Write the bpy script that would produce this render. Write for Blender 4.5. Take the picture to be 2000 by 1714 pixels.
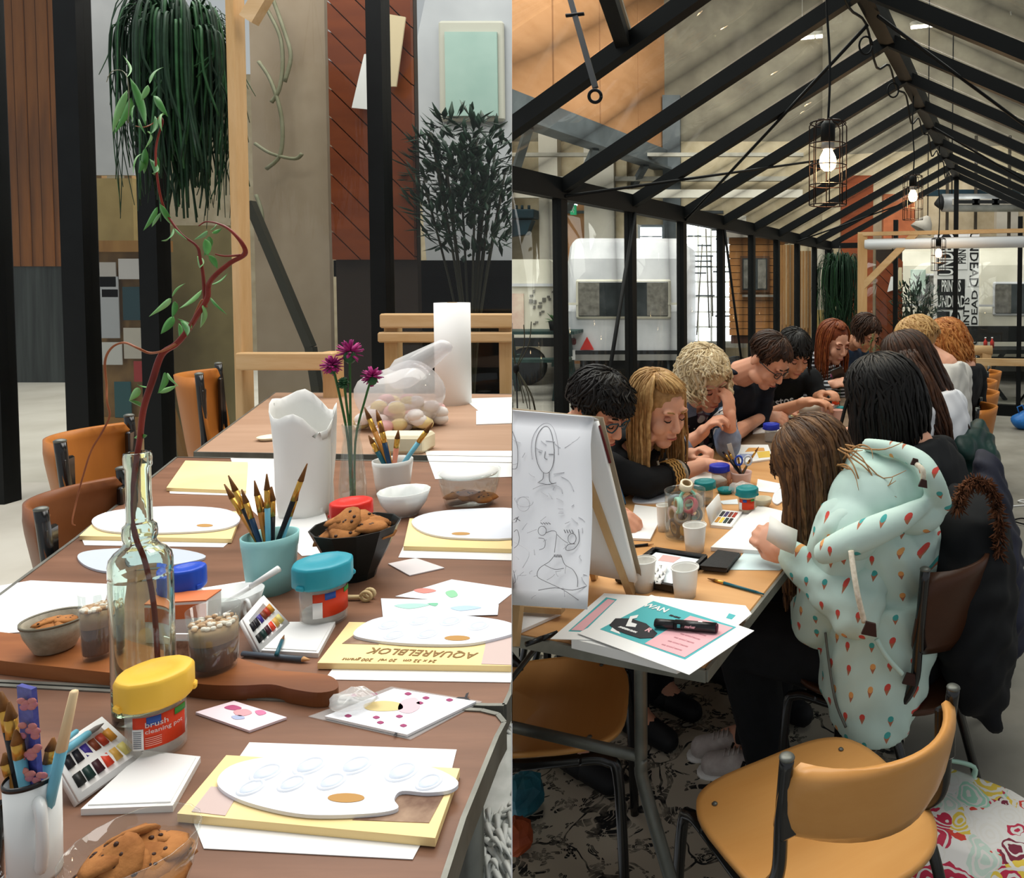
import bpy, bmesh, math, random
import numpy as np
from mathutils import Vector, Matrix, Quaternion
random.seed(7)
PI = math.pi
for o in list(bpy.data.objects):
 bpy.data.objects.remove(o)
SC = bpy.context.scene
COL = SC.collection

# ---------------------------------------------------------------- camera
FPX, PX, HOR, HC, PITCH = 1420.0, 1500.0, 555.0, 1.43, math.radians(2)
PY = HOR + FPX * math.tan(PITCH)
cam = bpy.data.cameras.new('camera')
cam.sensor_fit = 'HORIZONTAL'
cam.sensor_width = 36
cam.lens = FPX / 2000 * 36
cam.shift_x = (1000 - PX) / 2000
cam.shift_y = (PY - 857) / 2000
cam.clip_start = 0.05
camo = bpy.data.objects.new('camera', cam)
camo.location = (0, 0, HC)
camo.rotation_euler = (PI / 2 - PITCH, 0, 0)
COL.objects.link(camo)
SC.camera = camo

# ---------------------------------------------------------------- world, lights, exposure
w = bpy.data.worlds.new('overcast')
w.use_nodes = True
w.node_tree.nodes['Background'].inputs[0].default_value = (0.93, 0.97, 1.0, 1)
w.node_tree.nodes['Background'].inputs[1].default_value = 0.5
SC.world = w
def area(name, loc, size, power, target, col=(1, .97, .92)):
 l = bpy.data.lights.new(name, 'AREA')
 l.shape = 'RECTANGLE'
 l.size, l.size_y = size
 l.energy = power
 l.color = col
 o = bpy.data.objects.new(name, l)
 o.location = loc
 d = Vector(target) - Vector(loc)
 o.rotation_euler = d.to_track_quat('-Z', 'Y').to_euler()
 COL.objects.link(o)
 return o
area('fill_over_greenhouse', (0.6, 3.0, 6.9), (4, 7), 470, (0.4, 3.0, 0))  # area lamp added under the closed roof, standing in for overhead daylight
area('fill_over_caravans', (-1.2, 8.8, 6.9), (8, 4), 900, (-1.2, 10.2, 0))  # added fill that brightens the caravans and far hall, no roof opening here
area('fill_over_left_room', (-3.6, 3.0, 5.6), (4, 3), 185, (-1.9, 2.2, 0.5))  # added overhead fill for the left room
SC.view_settings.view_transform = 'Standard'
SC.view_settings.look = 'None'
SC.view_settings.gamma = 1
SC.view_settings.use_curve_mapping = False
SC.view_settings.exposure = 0.0

# ---------------------------------------------------------------- pixels to points, frames
_cp, _sp = math.cos(PITCH), math.sin(PITCH)
def ray(px, py):
 a, b = (px - PX) / FPX, (PY - py) / FPX
 return Vector((a, b * _sp + _cp, b * _cp - _sp))
def P(px, py, Y):                      # the point seen at a pixel, at world depth Y
 r = ray(px, py)
 return Vector((0, 0, HC)) + r * (Y / r.y)
def PZ(px, py, z):                     # the point seen at a pixel on the level z
 r = ray(px, py)
 return Vector((0, 0, HC)) + r * ((z - HC) / r.z)
YAW = math.atan((1975 - PX) / FPX)     # the greenhouse axis
GD = Vector((math.sin(YAW), math.cos(YAW), 0))
GE = Vector((math.cos(YAW), -math.sin(YAW), 0))
def G(e, d, z=0.0):
 return GE * e + GD * d + Vector((0, 0, z))
SEAM_N = Vector((1, 500 / FPX * _cp, -500 / FPX * _sp)).normalized()   # the plane where the two rooms part
SEAM_O = Vector((0, 0, HC))
TR, TL = 0.75, 0.87                    # table heights of the two rooms
FL = 0.13                              # floor level of the left room

# ---------------------------------------------------------------- materials
def lin(c):
 if isinstance(c, str):
  c = [int(c[i:i + 2], 16) / 255 for i in (0, 2, 4)]
  c = [x / 12.92 if x <= .04045 else ((x + .055) / 1.055) ** 2.4 for x in c]
 return (c[0], c[1], c[2], 1)
MATS = {}
class NT:                              # tiny wrapper for node trees
 def __init__(s, name):
  s.m = bpy.data.materials.new(name)
  s.m.use_nodes = True
  s.t = s.m.node_tree
  s.b = s.t.nodes['Principled BSDF']
  s.tc = s.t.nodes.new('ShaderNodeTexCoord')
 def n(s, typ, ins=(), **kw):
  x = s.t.nodes.new('ShaderNode' + typ)
  for k, v in kw.items():
   setattr(x, k, v)
  for k, v in (ins.items() if isinstance(ins, dict) else enumerate(ins)):
   if isinstance(v, bpy.types.NodeSocket):
    s.t.links.new(v, x.inputs[k])
   elif v is not None:
    x.inputs[k].default_value = v
  return x
 def math(s, op, a, b=None, c=None):
  return s.n('Math', [a, b, c], operation=op).outputs[0]
 def obj(s, sc=(1, 1, 1), rot=(0, 0, 0), loc=(0, 0, 0), src='Object'):
  return s.n('Mapping', {0: s.tc.outputs[src], 1: loc, 2: rot, 3: sc}).outputs[0]
 def mix(s, f, a, b):
  x = s.n('Mix', data_type='RGBA')
  for i, v in ((0, f), (6, a), (7, b)):
   if isinstance(v, bpy.types.NodeSocket):
    s.t.links.new(v, x.inputs[i])
   else:
    x.inputs[i].default_value = v
  return x.outputs[2]
 def noise(s, vec, scale, detail=3, rough=.55):
  return s.n('TexNoise', {'Vector': vec, 'Scale': scale, 'Detail': detail, 'Roughness': rough}).outputs[0]
 def ramp(s, f, lo, hi):
  return s.n('MapRange', [f, lo, hi, 0.0, 1.0]).outputs[0]
 def base(s, c):
  if isinstance(c, bpy.types.NodeSocket):
   s.t.links.new(c, s.b.inputs['Base Color'])
  else:
   s.b.inputs['Base Color'].default_value = c
 def bump(s, h, strength=.3, dist=.002):
  x = s.n('Bump', {'Strength': strength, 'Distance': dist, 'Height': h})
  s.t.links.new(x.outputs[0], s.b.inputs['Normal'])
def mat(name, c, c2=None, scale=8, rough=.55, metal=0, bump=0, bscale=None, stretch=(1, 1, 1), spec=.25, emit=0, trans=0, sss=0, coat=0):
 """plain material whose colour wanders between c and c2"""
 if name in MATS:
  return MATS[name]
 t = NT(name)
 if c2 is None:
  t.base(lin(c))
 v = t.obj(stretch)
 if c2 is not None:
  t.base(t.mix(t.ramp(t.noise(v, scale, 4), .32, .68), lin(c), lin(c2)))
 if bump:
  t.bump(t.noise(v, bscale or scale * 4, 4), bump, .004)
 t.b.inputs['Roughness'].default_value = rough
 t.b.inputs['Metallic'].default_value = metal
 t.b.inputs['Specular IOR Level'].default_value = spec
 t.b.inputs['Coat Weight'].default_value = coat
 if sss:
  t.b.inputs['Subsurface Weight'].default_value = sss
  t.b.inputs['Subsurface Scale'].default_value = .01
 if trans:
  t.b.inputs['Transmission Weight'].default_value = trans
 if emit:
  t.b.inputs['Emission Color'].default_value = lin(c)
  t.b.inputs['Emission Strength'].default_value = emit
 MATS[name] = t.m
 return t.m
def wood(name, c, c2, axis='x', scale=3.0, rough=.45, grain=14, dark=None, coat=.0):
 if name in MATS:
  return MATS[name]
 t = NT(name)
 st = {'x': (.12, 1, 1), 'y': (1, .12, 1), 'z': (1, 1, .12)}[axis]
 v = t.obj(st)
 a = t.noise(v, grain * scale, 6, .65)
 b = t.noise(v, scale * 2.2, 3)
 col = t.mix(t.ramp(a, .3, .7), lin(c), lin(c2))
 if dark:
  col = t.mix(t.ramp(b, .52, .75), col, lin(dark))
 else:
  col = t.mix(t.math('MULTIPLY', t.ramp(b, .35, .75), .4), col, lin(c2))
 t.base(col)
 t.bump(a, .15, .002)
 t.b.inputs['Roughness'].default_value = rough
 t.b.inputs['Specular IOR Level'].default_value = .22
 t.b.inputs['Coat Weight'].default_value = coat
 MATS[name] = t.m
 return t.m
def glass(name, tint=(1, 1, 1), refl=.08, dens=0.0, rough=0.0):
 """clear sheet: see-through with a mirror film, no refraction"""
 if name in MATS:
  return MATS[name]
 m = bpy.data.materials.new(name)
 m.use_nodes = True
 t = m.node_tree
 t.nodes.remove(t.nodes['Principled BSDF'])
 out = t.nodes['Material Output']
 tr = t.nodes.new('ShaderNodeBsdfTransparent')
 tr.inputs[0].default_value = (*tint, 1)
 gl = t.nodes.new('ShaderNodeBsdfGlossy')
 gl.inputs['Roughness'].default_value = .02 + rough
 fr = t.nodes.new('ShaderNodeFresnel')
 fr.inputs[0].default_value = 1.45
 mu = t.nodes.new('ShaderNodeMath')
 mu.operation = 'MULTIPLY_ADD'
 mu.inputs[1].default_value = .6
 mu.inputs[2].default_value = refl * .1
 t.links.new(fr.outputs[0], mu.inputs[0])
 ge = t.nodes.new('ShaderNodeNewGeometry')
 fa = t.nodes.new('ShaderNodeMath')
 fa.operation = 'MULTIPLY_ADD'
 fa.inputs[1].default_value = -1
 fa.inputs[2].default_value = 1
 t.links.new(ge.outputs['Backfacing'], fa.inputs[0])
 mq = t.nodes.new('ShaderNodeMath')
 mq.operation = 'MULTIPLY'
 t.links.new(mu.outputs[0], mq.inputs[0])
 t.links.new(fa.outputs[0], mq.inputs[1])
 mx = t.nodes.new('ShaderNodeMixShader')
 t.links.new(mq.outputs[0], mx.inputs[0])
 t.links.new(tr.outputs[0], mx.inputs[1])
 t.links.new(gl.outputs[0], mx.inputs[2])
 last = mx
 if dens:
  df = t.nodes.new('ShaderNodeBsdfDiffuse')
  df.inputs[0].default_value = (.86, .87, .86, 1)
  m2 = t.nodes.new('ShaderNodeMixShader')
  m2.inputs[0].default_value = dens
  t.links.new(mx.outputs[0], m2.inputs[1])
  t.links.new(df.outputs[0], m2.inputs[2])
  last = m2
 t.links.new(last.outputs[0], out.inputs[0])
 MATS[name] = m
 return m

# ---------------------------------------------------------------- mesh builder
def frame_to(d, up=(0, 0, 1)):
 d = Vector(d).normalized()
 up = Vector(up)
 x = up.cross(d)
 if x.length < 1e-4:
  x = Vector((1, 0, 0)) if abs(d.x) < .9 else Vector((0, 1, 0))
  x = (x - d * x.dot(d))
 x.normalize()
 return x, d.cross(x)
class MB:
 def __init__(s):
  s.v, s.f, s.m, s.sm = [], [], [], []
 def add(s, vs, fs, mi=0, smooth=False, M=None):
  k = len(s.v)
  if M is not None:
   vs = [M @ Vector(v) for v in vs]
  s.v += [tuple(v) for v in vs]
  s.f += [tuple(i + k for i in f) for f in fs]
  s.m += [mi] * len(fs)
  s.sm += [smooth] * len(fs)
  return s
 def box(s, c, size, M=None, mi=0, bev=0):
  x, y, z = size[0] / 2, size[1] / 2, size[2] / 2
  c = Vector(c)
  if not bev:
   vs = [c + Vector((i * x, j * y, k * z)) for i in (-1, 1) for j in (-1, 1) for k in (-1, 1)]
   return s.add(vs, [(0, 1, 3, 2), (4, 6, 7, 5), (0, 4, 5, 1), (2, 3, 7, 6), (0, 2, 6, 4), (1, 5, 7, 3)], mi, False, M)
  b = min(bev, x, y, z)
  pl = [(x - b, y - b), (-x + b, y - b), (-x + b, -y + b), (x - b, -y + b)]
  ring = []
  for (hx, hy), (sx, sy) in zip([(1, 1), (-1, 1), (-1, -1), (1, -1)], [(1, 1), (-1, 1), (-1, -1), (1, -1)]):
   for a in ((0, 45, 90) if True else ()):
    q = {(1, 1): 0, (-1, 1): 90, (-1, -1): 180, (1, -1): 270}[(hx, hy)]
    an = math.radians(q + a)
    ring.append((hx * (x - b) + b * math.cos(an), hy * (y - b) + b * math.sin(an)))
  k = len(ring)
  vs, fs = [], []
  for zz, sh in ((-z, b), (-z + b, 0), (z - b, 0), (z, b)):
   for (rx, ry) in ring:
    f = 1 - sh * .7 / max(x, 1e-6) if sh else 1
    g = 1 - sh * .7 / max(y, 1e-6) if sh else 1
    vs.append(c + Vector((rx * f, ry * g, zz)))
  for r in range(3):
   for i in range(k):
    j = (i + 1) % k
    fs.append((r * k + i, r * k + j, (r + 1) * k + j, (r + 1) * k + i))
  fs.append(tuple(range(k))[::-1])
  fs.append(tuple(range(3 * k, 4 * k)))
  return s.add(vs, fs, mi, False, M)
 def beam(s, a, b, w, h, up=(0, 0, 1), mi=0):
  a, b = Vector(a), Vector(b)
  x, y = frame_to(b - a, up)
  x, y = x * w / 2, y * h / 2
  vs = [p + i * x + j * y for p in (a, b) for i, j in ((-1, -1), (1, -1), (1, 1), (-1, 1))]
  return s.add(vs, [(3, 2, 1, 0), (4, 5, 6, 7), (0, 1, 5, 4), (1, 2, 6, 5), (2, 3, 7, 6), (3, 0, 4, 7)], mi)
 def tube(s, pts, r, n=8, mi=0, smooth=True, flat=1.0, caps=True):
  pts = [Vector(p) for p in pts]
  rs = r if isinstance(r, (list, tuple)) else [r] * len(pts)
  vs, fs = [], []
  px = None
  for i, p in enumerate(pts):
   d = pts[min(i + 1, len(pts) - 1)] - pts[max(i - 1, 0)]
   if d.length < 1e-9:
    d = Vector((0, 0, 1))
   d.normalize()
   if px is None:
    x, y = frame_to(d)
   else:
    x = px - d * px.dot(d)
    if x.length < 1e-6:
     x, _ = frame_to(d)
    x.normalize()
    y = d.cross(x)
   px = x
   for k in range(n):
    a = 2 * PI * k / n
    vs.append(p + (x * math.cos(a) + y * math.sin(a) * flat) * rs[i])
  for i in range(len(pts) - 1):
   for k in range(n):
    j = (k + 1) % n
    fs.append((i * n + k, i * n + j, (i + 1) * n + j, (i + 1) * n + k))
  if caps:
   fs.append(tuple(range(n))[::-1])
   fs.append(tuple(range((len(pts) - 1) * n, len(pts) * n)))
  return s.add(vs, fs, mi, smooth)
 def lathe(s, prof, n=24, M=None, mi=0, smooth=True, sx=1.0, sy=1.0, wob=None):
  """prof = [(r, z)...]; a radius of 0 closes the shape"""
  vs, fs, rows = [], [], []
  for (r, z) in prof:
   if r <= 1e-7:
    rows.append([len(vs)])
    vs.append(Vector((0, 0, z)))
   else:
    row = []
    for k in range(n):
     a = 2 * PI * k / n
     rr = r * (wob(a, z) if wob else 1)
     row.append(len(vs))
     vs.append(Vector((rr * math.cos(a) * sx, rr * math.sin(a) * sy, z)))
    rows.append(row)
  for a, b in zip(rows, rows[1:]):
   for k in range(n):
    j = (k + 1) % n
    if len(a) == 1 and len(b) == 1:
     break
    if len(a) == 1:
     fs.append((a[0], b[k], b[j])[::-1])
    elif len(b) == 1:
     fs.append((a[k], a[j], b[0]))
    else:
     fs.append((a[k], a[j], b[j], b[k]))
  return s.add(vs, fs, mi, smooth, M)
 def ell(s, c, r, M=None, mi=0, nu=14, nv=8, smooth=True):
  T = Matrix.Translation(Vector(c)) @ Matrix.Diagonal((*r, 1))
  if M is not None:
   T = M @ T
  return s.lathe([(math.sin(PI * i / nv), -math.cos(PI * i / nv)) for i in range(nv + 1)], nu, T, mi, smooth)
 def cap(s, a, b, ra, rb, n=10, mi=0):
  a, b = Vector(a), Vector(b)
  L = (b - a).length
  d = (b - a).normalized() if L > 1e-6 else Vector((0, 0, 1))
  x, y = frame_to(d)
  R = Matrix((x, y, d)).transposed().to_4x4()
  prof = [(ra * math.sin(t), -ra * math.cos(t)) for t in (0, .55, 1.1, PI / 2)]
  prof += [(rb * math.cos(t), L + rb * math.sin(t)) for t in (0, .5, 1.05, PI / 2)]
  prof[0] = (0, -ra)
  prof[-1] = (0, L + rb)
  return s.lathe(prof, n, Matrix.Translation(a) @ R, mi, True)
 def loft(s, secs, n=16, mi=0, closed=True, smooth=True):
  """secs = [(centre, half width vector, half depth vector)...]"""
  vs, fs = [], []
  for c, u, v in secs:
   for k in range(n):
    a = 2 * PI * k / n
    ca, sa = math.cos(a), math.sin(a)
    ca = math.copysign(abs(ca) ** .8, ca)
    sa = math.copysign(abs(sa) ** .8, sa)
    vs.append(Vector(c) + Vector(u) * ca + Vector(v) * sa)
  m = len(secs)
  for i in range(m - 1):
   for k in range(n):
    j = (k + 1) % n
    fs.append((i * n + k, i * n + j, (i + 1) * n + j, (i + 1) * n + k))
  if closed:
   fs.append(tuple(range(n))[::-1])
   fs.append(tuple(range((m - 1) * n, m * n)))
  return s.add(vs, fs, mi, smooth)
 def prism(s, poly, z0, z1, M=None, mi=0, smi=None, smooth=False):
  n = len(poly)
  vs = [Vector((p[0], p[1], z0)) for p in poly] + [Vector((p[0], p[1], z1)) for p in poly]
  s.add(vs, [tuple(range(n))[::-1], tuple(range(n, 2 * n))], mi, False, M)
  k = len(s.v) - 2 * n
  fs = [(i, (i + 1) % n, n + (i + 1) % n, n + i) for i in range(n)]
  s.f += [tuple(i + k for i in f) for f in fs]
  s.m += [mi if smi is None else smi] * n
  s.sm += [smooth] * n
  return s
 def grid(s, rows, mi=0, smooth=True, thick=0):
  """a sheet through rows of points, optionally a solid of some thickness"""
  R, C = len(rows), len(rows[0])
  vs = [Vector(p) for r in rows for p in r]
  fs = [(i * C + j, i * C + j + 1, (i + 1) * C + j + 1, (i + 1) * C + j) for i in range(R - 1) for j in range(C - 1)]
  if not thick:
   return s.add(vs, fs, mi, smooth)
  nr = [Vector() for _ in vs]
  for f in fs:
   q = (vs[f[2]] - vs[f[0]]).cross(vs[f[3]] - vs[f[1]])
   for i in f:
    nr[i] += q
  N = len(vs)
  vs2 = [v - x.normalized() * thick for v, x in zip(vs, nr)]
  fs2 = [tuple(i + N for i in f[::-1]) for f in fs]
  bd = [i for i in range(C)] + [i * C + C - 1 for i in range(1, R)] + [(R - 1) * C + j for j in range(C - 2, -1, -1)] + [i * C for i in range(R - 2, 0, -1)]
  fs3 = [(bd[(i + 1) % len(bd)], bd[i], bd[i] + N, bd[(i + 1) % len(bd)] + N) for i in range(len(bd))]
  return s.add(vs + vs2, fs + fs2 + fs3, mi, smooth)
 def mesh(s, name, mats=()):
  me = bpy.data.meshes.new(name)
  me.from_pydata(s.v, [], s.f)
  me.polygons.foreach_set('material_index', s.m)
  me.polygons.foreach_set('use_smooth', s.sm)
  for m in (mats if isinstance(mats, (list, tuple)) else [mats]):
   me.materials.append(m)
  me.update()
  return me
 def build(s, name, mats, parent=None, loc=None, rot=None, label=None, clip=False, flip=False):
  me = s.mesh(name, mats)
  if flip is not None:
   fixn(me)
  o = bpy.data.objects.new(name, me)
  COL.objects.link(o)
  if loc is not None:
   o.location = loc
  if rot is not None:
   o.rotation_euler = rot
  if parent is not None:
   o.parent = parent
  if label:
   o['label'] = label
  if clip:
   cut(o, clip)
  return o
def fixn(me):
 bm = bmesh.new()
 bm.from_mesh(me)
 bmesh.ops.recalc_face_normals(bm, faces=bm.faces)
 bm.to_mesh(me)
 bm.free()
def world(o):
 m = o.matrix_basis.copy()
 while o.parent:
  o = o.parent
  m = o.matrix_basis @ m
 return m
def cut(o, side):
 """end a mesh at the plane where the two rooms part; side 'L' or 'R' is kept"""
 W = world(o)
 ds = [(W @ v.co - SEAM_O).dot(SEAM_N) for v in o.data.vertices]
 s = 1 if side == 'L' else -1
 if not ds or all(d * s <= 1e-4 for d in ds):
  return
 W = W.inverted()
 bm = bmesh.new()
 bm.from_mesh(o.data)
 n = (W.to_3x3().inverted().transposed() @ SEAM_N).normalized()
 r = bmesh.ops.bisect_plane(bm, geom=bm.verts[:] + bm.edges[:] + bm.faces[:], plane_co=W @ (SEAM_O - SEAM_N * .0008 * s), plane_no=n,
       clear_outer=side == 'L', clear_inner=side == 'R')
 ed = [x for x in r['geom_cut'] if isinstance(x, bmesh.types.BMEdge)]
 bmesh.ops.holes_fill(bm, edges=ed, sides=0)
 bm.to_mesh(o.data)
 bm.free()
def cut_all(root, side):
 for o in [root] + list(root.children_recursive):
  if o.type == 'MESH':
   cut(o, side)
def drop_empty():
 for o in list(COL.objects):
  if o.type == 'MESH' and len(o.data.polygons) == 0:
   bpy.data.objects.remove(o)
def tag(o, label, cat, group=None, kind=None):
 o['label'] = label
 o['category'] = cat
 if group:
  o['group'] = group
 if kind:
  o['kind'] = kind
 return o
def struct(o, label=None):
 o['kind'] = 'structure'
 if label:
  o['label'] = label
 return o
def thing(name, label, cat, loc=(0, 0, 0), rz=0, group=None, M=None):
 o = bpy.data.objects.new(name, None)
 o.empty_display_size = .05
 COL.objects.link(o)
 if M is not None:
  o.matrix_basis = M
 else:
  o.location = loc
  o.rotation_euler = (0, 0, rz)
 return tag(o, label, cat, group)
def dup(root, loc=None, rz=None, label=None, group=None, M=None):
 def cp(o, parent):
  c = o.copy()
  COL.objects.link(c)
  if parent is not None:
   c.parent = parent
  for ch in list(o.children):
   cp(ch, c)
  return c
 r = cp(root, None)
 if M is not None:
  r.matrix_basis = M
 if loc is not None:
  r.location = loc
 if rz is not None:
  r.rotation_euler = (0, 0, rz)
 if label:
  r['label'] = label
 if group:
  r['group'] = group
 return r
def solid(mb, voxel, smooth=4, sm=True):
 """weld a heap of closed shapes into one continuous skin; returns a mesh"""
 me = mb.mesh('tmp')
 fixn(me)
 o = bpy.data.objects.new('tmp', me)
 COL.objects.link(o)
 r = o.modifiers.new('r', 'REMESH')
 r.mode = 'VOXEL'
 r.voxel_size = voxel
 r.use_smooth_shade = True
 if smooth:
  k = o.modifiers.new('s', 'SMOOTH')
  k.iterations = smooth
  k.factor = .5
 dg = bpy.context.evaluated_depsgraph_get()
 out = bpy.data.meshes.new_from_object(o.evaluated_get(dg))
 bpy.data.objects.remove(o)
 bpy.data.meshes.remove(me)
 return out
def place(name, me, mats, parent=None, label=None):
 me.materials.clear()
 for m in (mats if isinstance(mats, (list, tuple)) else [mats]):
  me.materials.append(m)
 me.name = name
 o = bpy.data.objects.new(name, me)
 COL.objects.link(o)
 if parent is not None:
  o.parent = parent
 if label:
  o['label'] = label
 return o
def join_meshes(ms):
 bm = bmesh.new()
 for m in ms:
  bm.from_mesh(m)
 out = bpy.data.meshes.new('joined')
 bm.to_mesh(out)
 bm.free()
 for p in out.polygons:
  p.use_smooth = True
 return out
def text_mb(txt, size, depth=.0004, bold=0.0, mb=None, M=None, mi=0, align='CENTER', sx=1.0):
 cu = bpy.data.curves.new('t', 'FONT')
 cu.body = txt
 cu.size = size
 cu.extrude = depth
 cu.offset = bold
 cu.align_x = align
 cu.align_y = 'CENTER'
 cu.resolution_u = 2
 o = bpy.data.objects.new('t', cu)
 COL.objects.link(o)
 dg = bpy.context.evaluated_depsgraph_get()
 me = bpy.data.meshes.new_from_object(o.evaluated_get(dg))
 mb = mb or MB()
 S = Matrix.Diagonal((sx, 1, 1, 1))
 mb.add([S @ v.co for v in me.vertices], [tuple(p.vertices) for p in me.polygons], mi, False, M)
 bpy.data.objects.remove(o)
 bpy.data.meshes.remove(me)
 bpy.data.curves.remove(cu)
 return mb
def curve_pts(pts, n=8, closed=False):
 """Catmull-Rom through the points"""
 p = [Vector(q) for q in pts]
 out = []
 m = len(p)
 for i in range(m if closed else m - 1):
  if closed:
   a, b, c, d = p[i - 1], p[i], p[(i + 1) % m], p[(i + 2) % m]
  else:
   a, b, c, d = p[max(i - 1, 0)], p[i], p[i + 1], p[min(i + 2, m - 1)]
  for k in range(n):
   t = k / n
   out.append(.5 * ((2 * b) + (c - a) * t + (2 * a - 5 * b + 4 * c - d) * t * t + (3 * b - a - 3 * c + d) * t ** 3))
 if not closed:
  out.append(p[-1])
 return out
def up_frame(loc, ydir, z=(0, 0, 1)):
 """matrix with +y along ydir and +z near z"""
 y = Vector(ydir).normalized()
 x = y.cross(Vector(z)).normalized()
 zz = x.cross(y)
 M = Matrix((x, y, zz)).transposed().to_4x4()
 M.translation = Vector(loc)
 return M
def pk(cx, yb, z):
 """where something round stands whose base is centred on a pixel: point, metres per pixel across and up"""
 p = PZ(cx, yb, z)
 u = (cx - PX) / FPX
 k = p.y / FPX
 return p, k / math.sqrt(1 + u * u * .97), k
def flat(name, pts, z, t, mats, parent=None, label=None, clip=False, lift=0.0, smi=None):
 """a flat slab whose outline is seen at the given pixels, lying at level z"""
 ps = [PZ(x, y, z + t) for x, y in pts]
 c = sum(ps, Vector()) / len(ps)
 c.z = z
 mb = MB().prism([(p.x - c.x, p.y - c.y) for p in ps], 0, t, smi=smi)
 if parent is None:
  o = mb.build(name, mats, None, c, None, label)
 else:
  o = mb.build(name, mats, parent, c - parent.location, None, label)
 if clip:
  cut(o, clip)
 return o
# ================================================================ materials in use
BLACK = mat('black_steel', '07090a', '0c0f10', 6, rough=.5, spec=.18)
GLS = glass('greenhouse_glass', (.94, .96, .94), .10, .005)
GLS2 = glass('clear_pane', (.95, .96, .95), .06, .0015)
CONC = mat('concrete', '8d8a82', '77746c', 3, rough=.75, bump=.15, bscale=30)
CONC2 = mat('pale_concrete', 'cbc7bb', 'bbb6a9', 2, rough=.7)
PLY = wood('plywood', 'b98a62', 'a1734c', 'y', .5, .6, 5)
BEIGE = mat('beige_brick_paint', 'b5a98f', 'a09377', 5, rough=.8, bump=.2, bscale=30)
GREYST = mat('grey_steel', '5d6468', '454b4e', 2, rough=.6)
PALEST = mat('pale_steel', 'b0ada2', '8c897e', 3, rough=.6)
ROOFM = mat('roof_sheet', '7d7767', '625c50', 2, rough=.7)
WHITE = mat('white_paint', 'e4e4e4', rough=.5)
TIMBER = wood('pale_timber', 'cfae84', 'b8925f', 'z', 2, .55, 8)
TIMBX = wood('pale_timber_long', 'd3b68e', 'bd9868', 'x', 2, .55, 8)
RED = mat('red_plastic', 'b3261d', rough=.4)
ALU = mat('worn_aluminium', '85857d', '6d6d66', 14, rough=.45, metal=.6, bump=.1)

# ================================================================ right: greenhouse and hall (setting)
EL, ER, ERG, DEND, ZE, ZR, SPC = -2.026, .854, -.587, 8.31, 1.879, 2.65, .669
NRAF = 10
mb = MB()
mb.add([(-14, -2, 0), (9, -2, 0), (12, 26, 0), (-14, 26, 0)], [(0, 1, 2, 3)])
floor = struct(mb.build('floor', CONC))
cut(floor, 'R')
# left glass wall
mb = MB()
mb.beam(G(EL, DEND + .04, ZE), G(EL, DEND - SPC * 9.6, ZE), .06, .10)
wl = struct(mb.build('wall_left', BLACK, clip='R'), 'black steel glazed side wall of the greenhouse')
for k in range(9):
 d = DEND - SPC * k
 wd = .085 if k == 0 else .05
 MB().beam(G(EL, d, 0), G(EL, d, ZE - .04), wd, wd, up=GE).build('post', BLACK, wl)
 if k < 8:
  MB().grid([[G(EL, d - .025, .06), G(EL, d - SPC + .025, .06)], [G(EL, d - .025, ZE - .05), G(EL, d - SPC + .025, ZE - .05)]], thick=.004).build('pane', GLS, wl)
MB().grid([[G(EL, DEND - SPC * 8 - .025, .06), G(EL, DEND - SPC * 9, .06)], [G(EL, DEND - SPC * 8 - .025, ZE - .05), G(EL, DEND - SPC * 9, ZE - .05)]], thick=.004).build('pane', GLS, wl, clip='R')
MB().beam(G(EL, DEND, .03), G(EL, DEND - SPC * 9, .03), .06, .06).build('sill_rail', BLACK, wl, clip='R')
# roof of the greenhouse
mb = MB().beam(G(ERG, DEND + .05, ZR), G(ERG, DEND - SPC * 9.4, ZR), .07, .10)
roof = struct(mb.build('ceiling', BLACK), 'black steel glazed pitched roof of the greenhouse')
for k in range(NRAF):
 d = DEND - SPC * k
 for s, e in ((0, EL), (1, ER)):
  MB().beam(G(e, d, ZE), G(ERG, d, ZR - .02), .048, .06).build('rafter', BLACK, roof, clip='R')
  if k < NRAF - 1:
   up = Vector((0, 0, .035))
   MB().grid([[G(e, d - .02, ZE) + up, G(e, d - SPC + .02, ZE) + up], [G(ERG, d - .02, ZR) + up, G(ERG, d - SPC + .02, ZR) + up]], thick=.004).build('pane', GLS, roof, clip='R')
d0 = DEND - SPC * (NRAF - 1)
def slope(e_from, f, d, dz=0):
 return G(e_from + (ERG - e_from) * f, d, ZE + (ZR - ZE) * f + dz)
for e in (EL, ER):
 MB().grid([[slope(e, 0, d0 - .02, .035), slope(e, 0, d0 - SPC, .035)], [slope(e, 1, d0 - .02, .035), slope(e, 1, d0 - SPC, .035)]], thick=.004).build('pane', GLS, roof, clip='R')
# roof vent: a bar between the first two rafters on the near side, seen from beneath
MB().beam(slope(EL, .50, d0 + .02, -.0), slope(EL, .66, d0 - .62, .02), .05, .04).build('vent_bar', BLACK, roof, clip='R')
MB().beam(slope(EL, .50, d0 + .02, .04), slope(EL, .66, d0 - .62, .06), .06, .012).build('vent_edge', PALEST, roof, clip='R')
for pr in ((slope(EL, .02, DEND - SPC * 8.0, -.05), slope(EL, .62, DEND - SPC * 5.0, -.05)), (slope(EL, .02, DEND - SPC * 6.0, -.05), slope(EL, .98, DEND - SPC * 7.6, -.06)),
  (slope(EL, .02, DEND - SPC * 2.2, -.05), slope(EL, .6, DEND - SPC * .5, -.05)), (slope(ER, .98, DEND - SPC * 7.7, -.05), slope(ER, .1, DEND - SPC * 5.0, -.05)),
  (slope(ER, .98, DEND - SPC * 4.2, -.05), slope(ER, .1, DEND - SPC * 2.6, -.05))):
 MB().tube([pr[0], pr[1]], .0085, 6).build('tie_rod', BLACK, roof)
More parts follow.
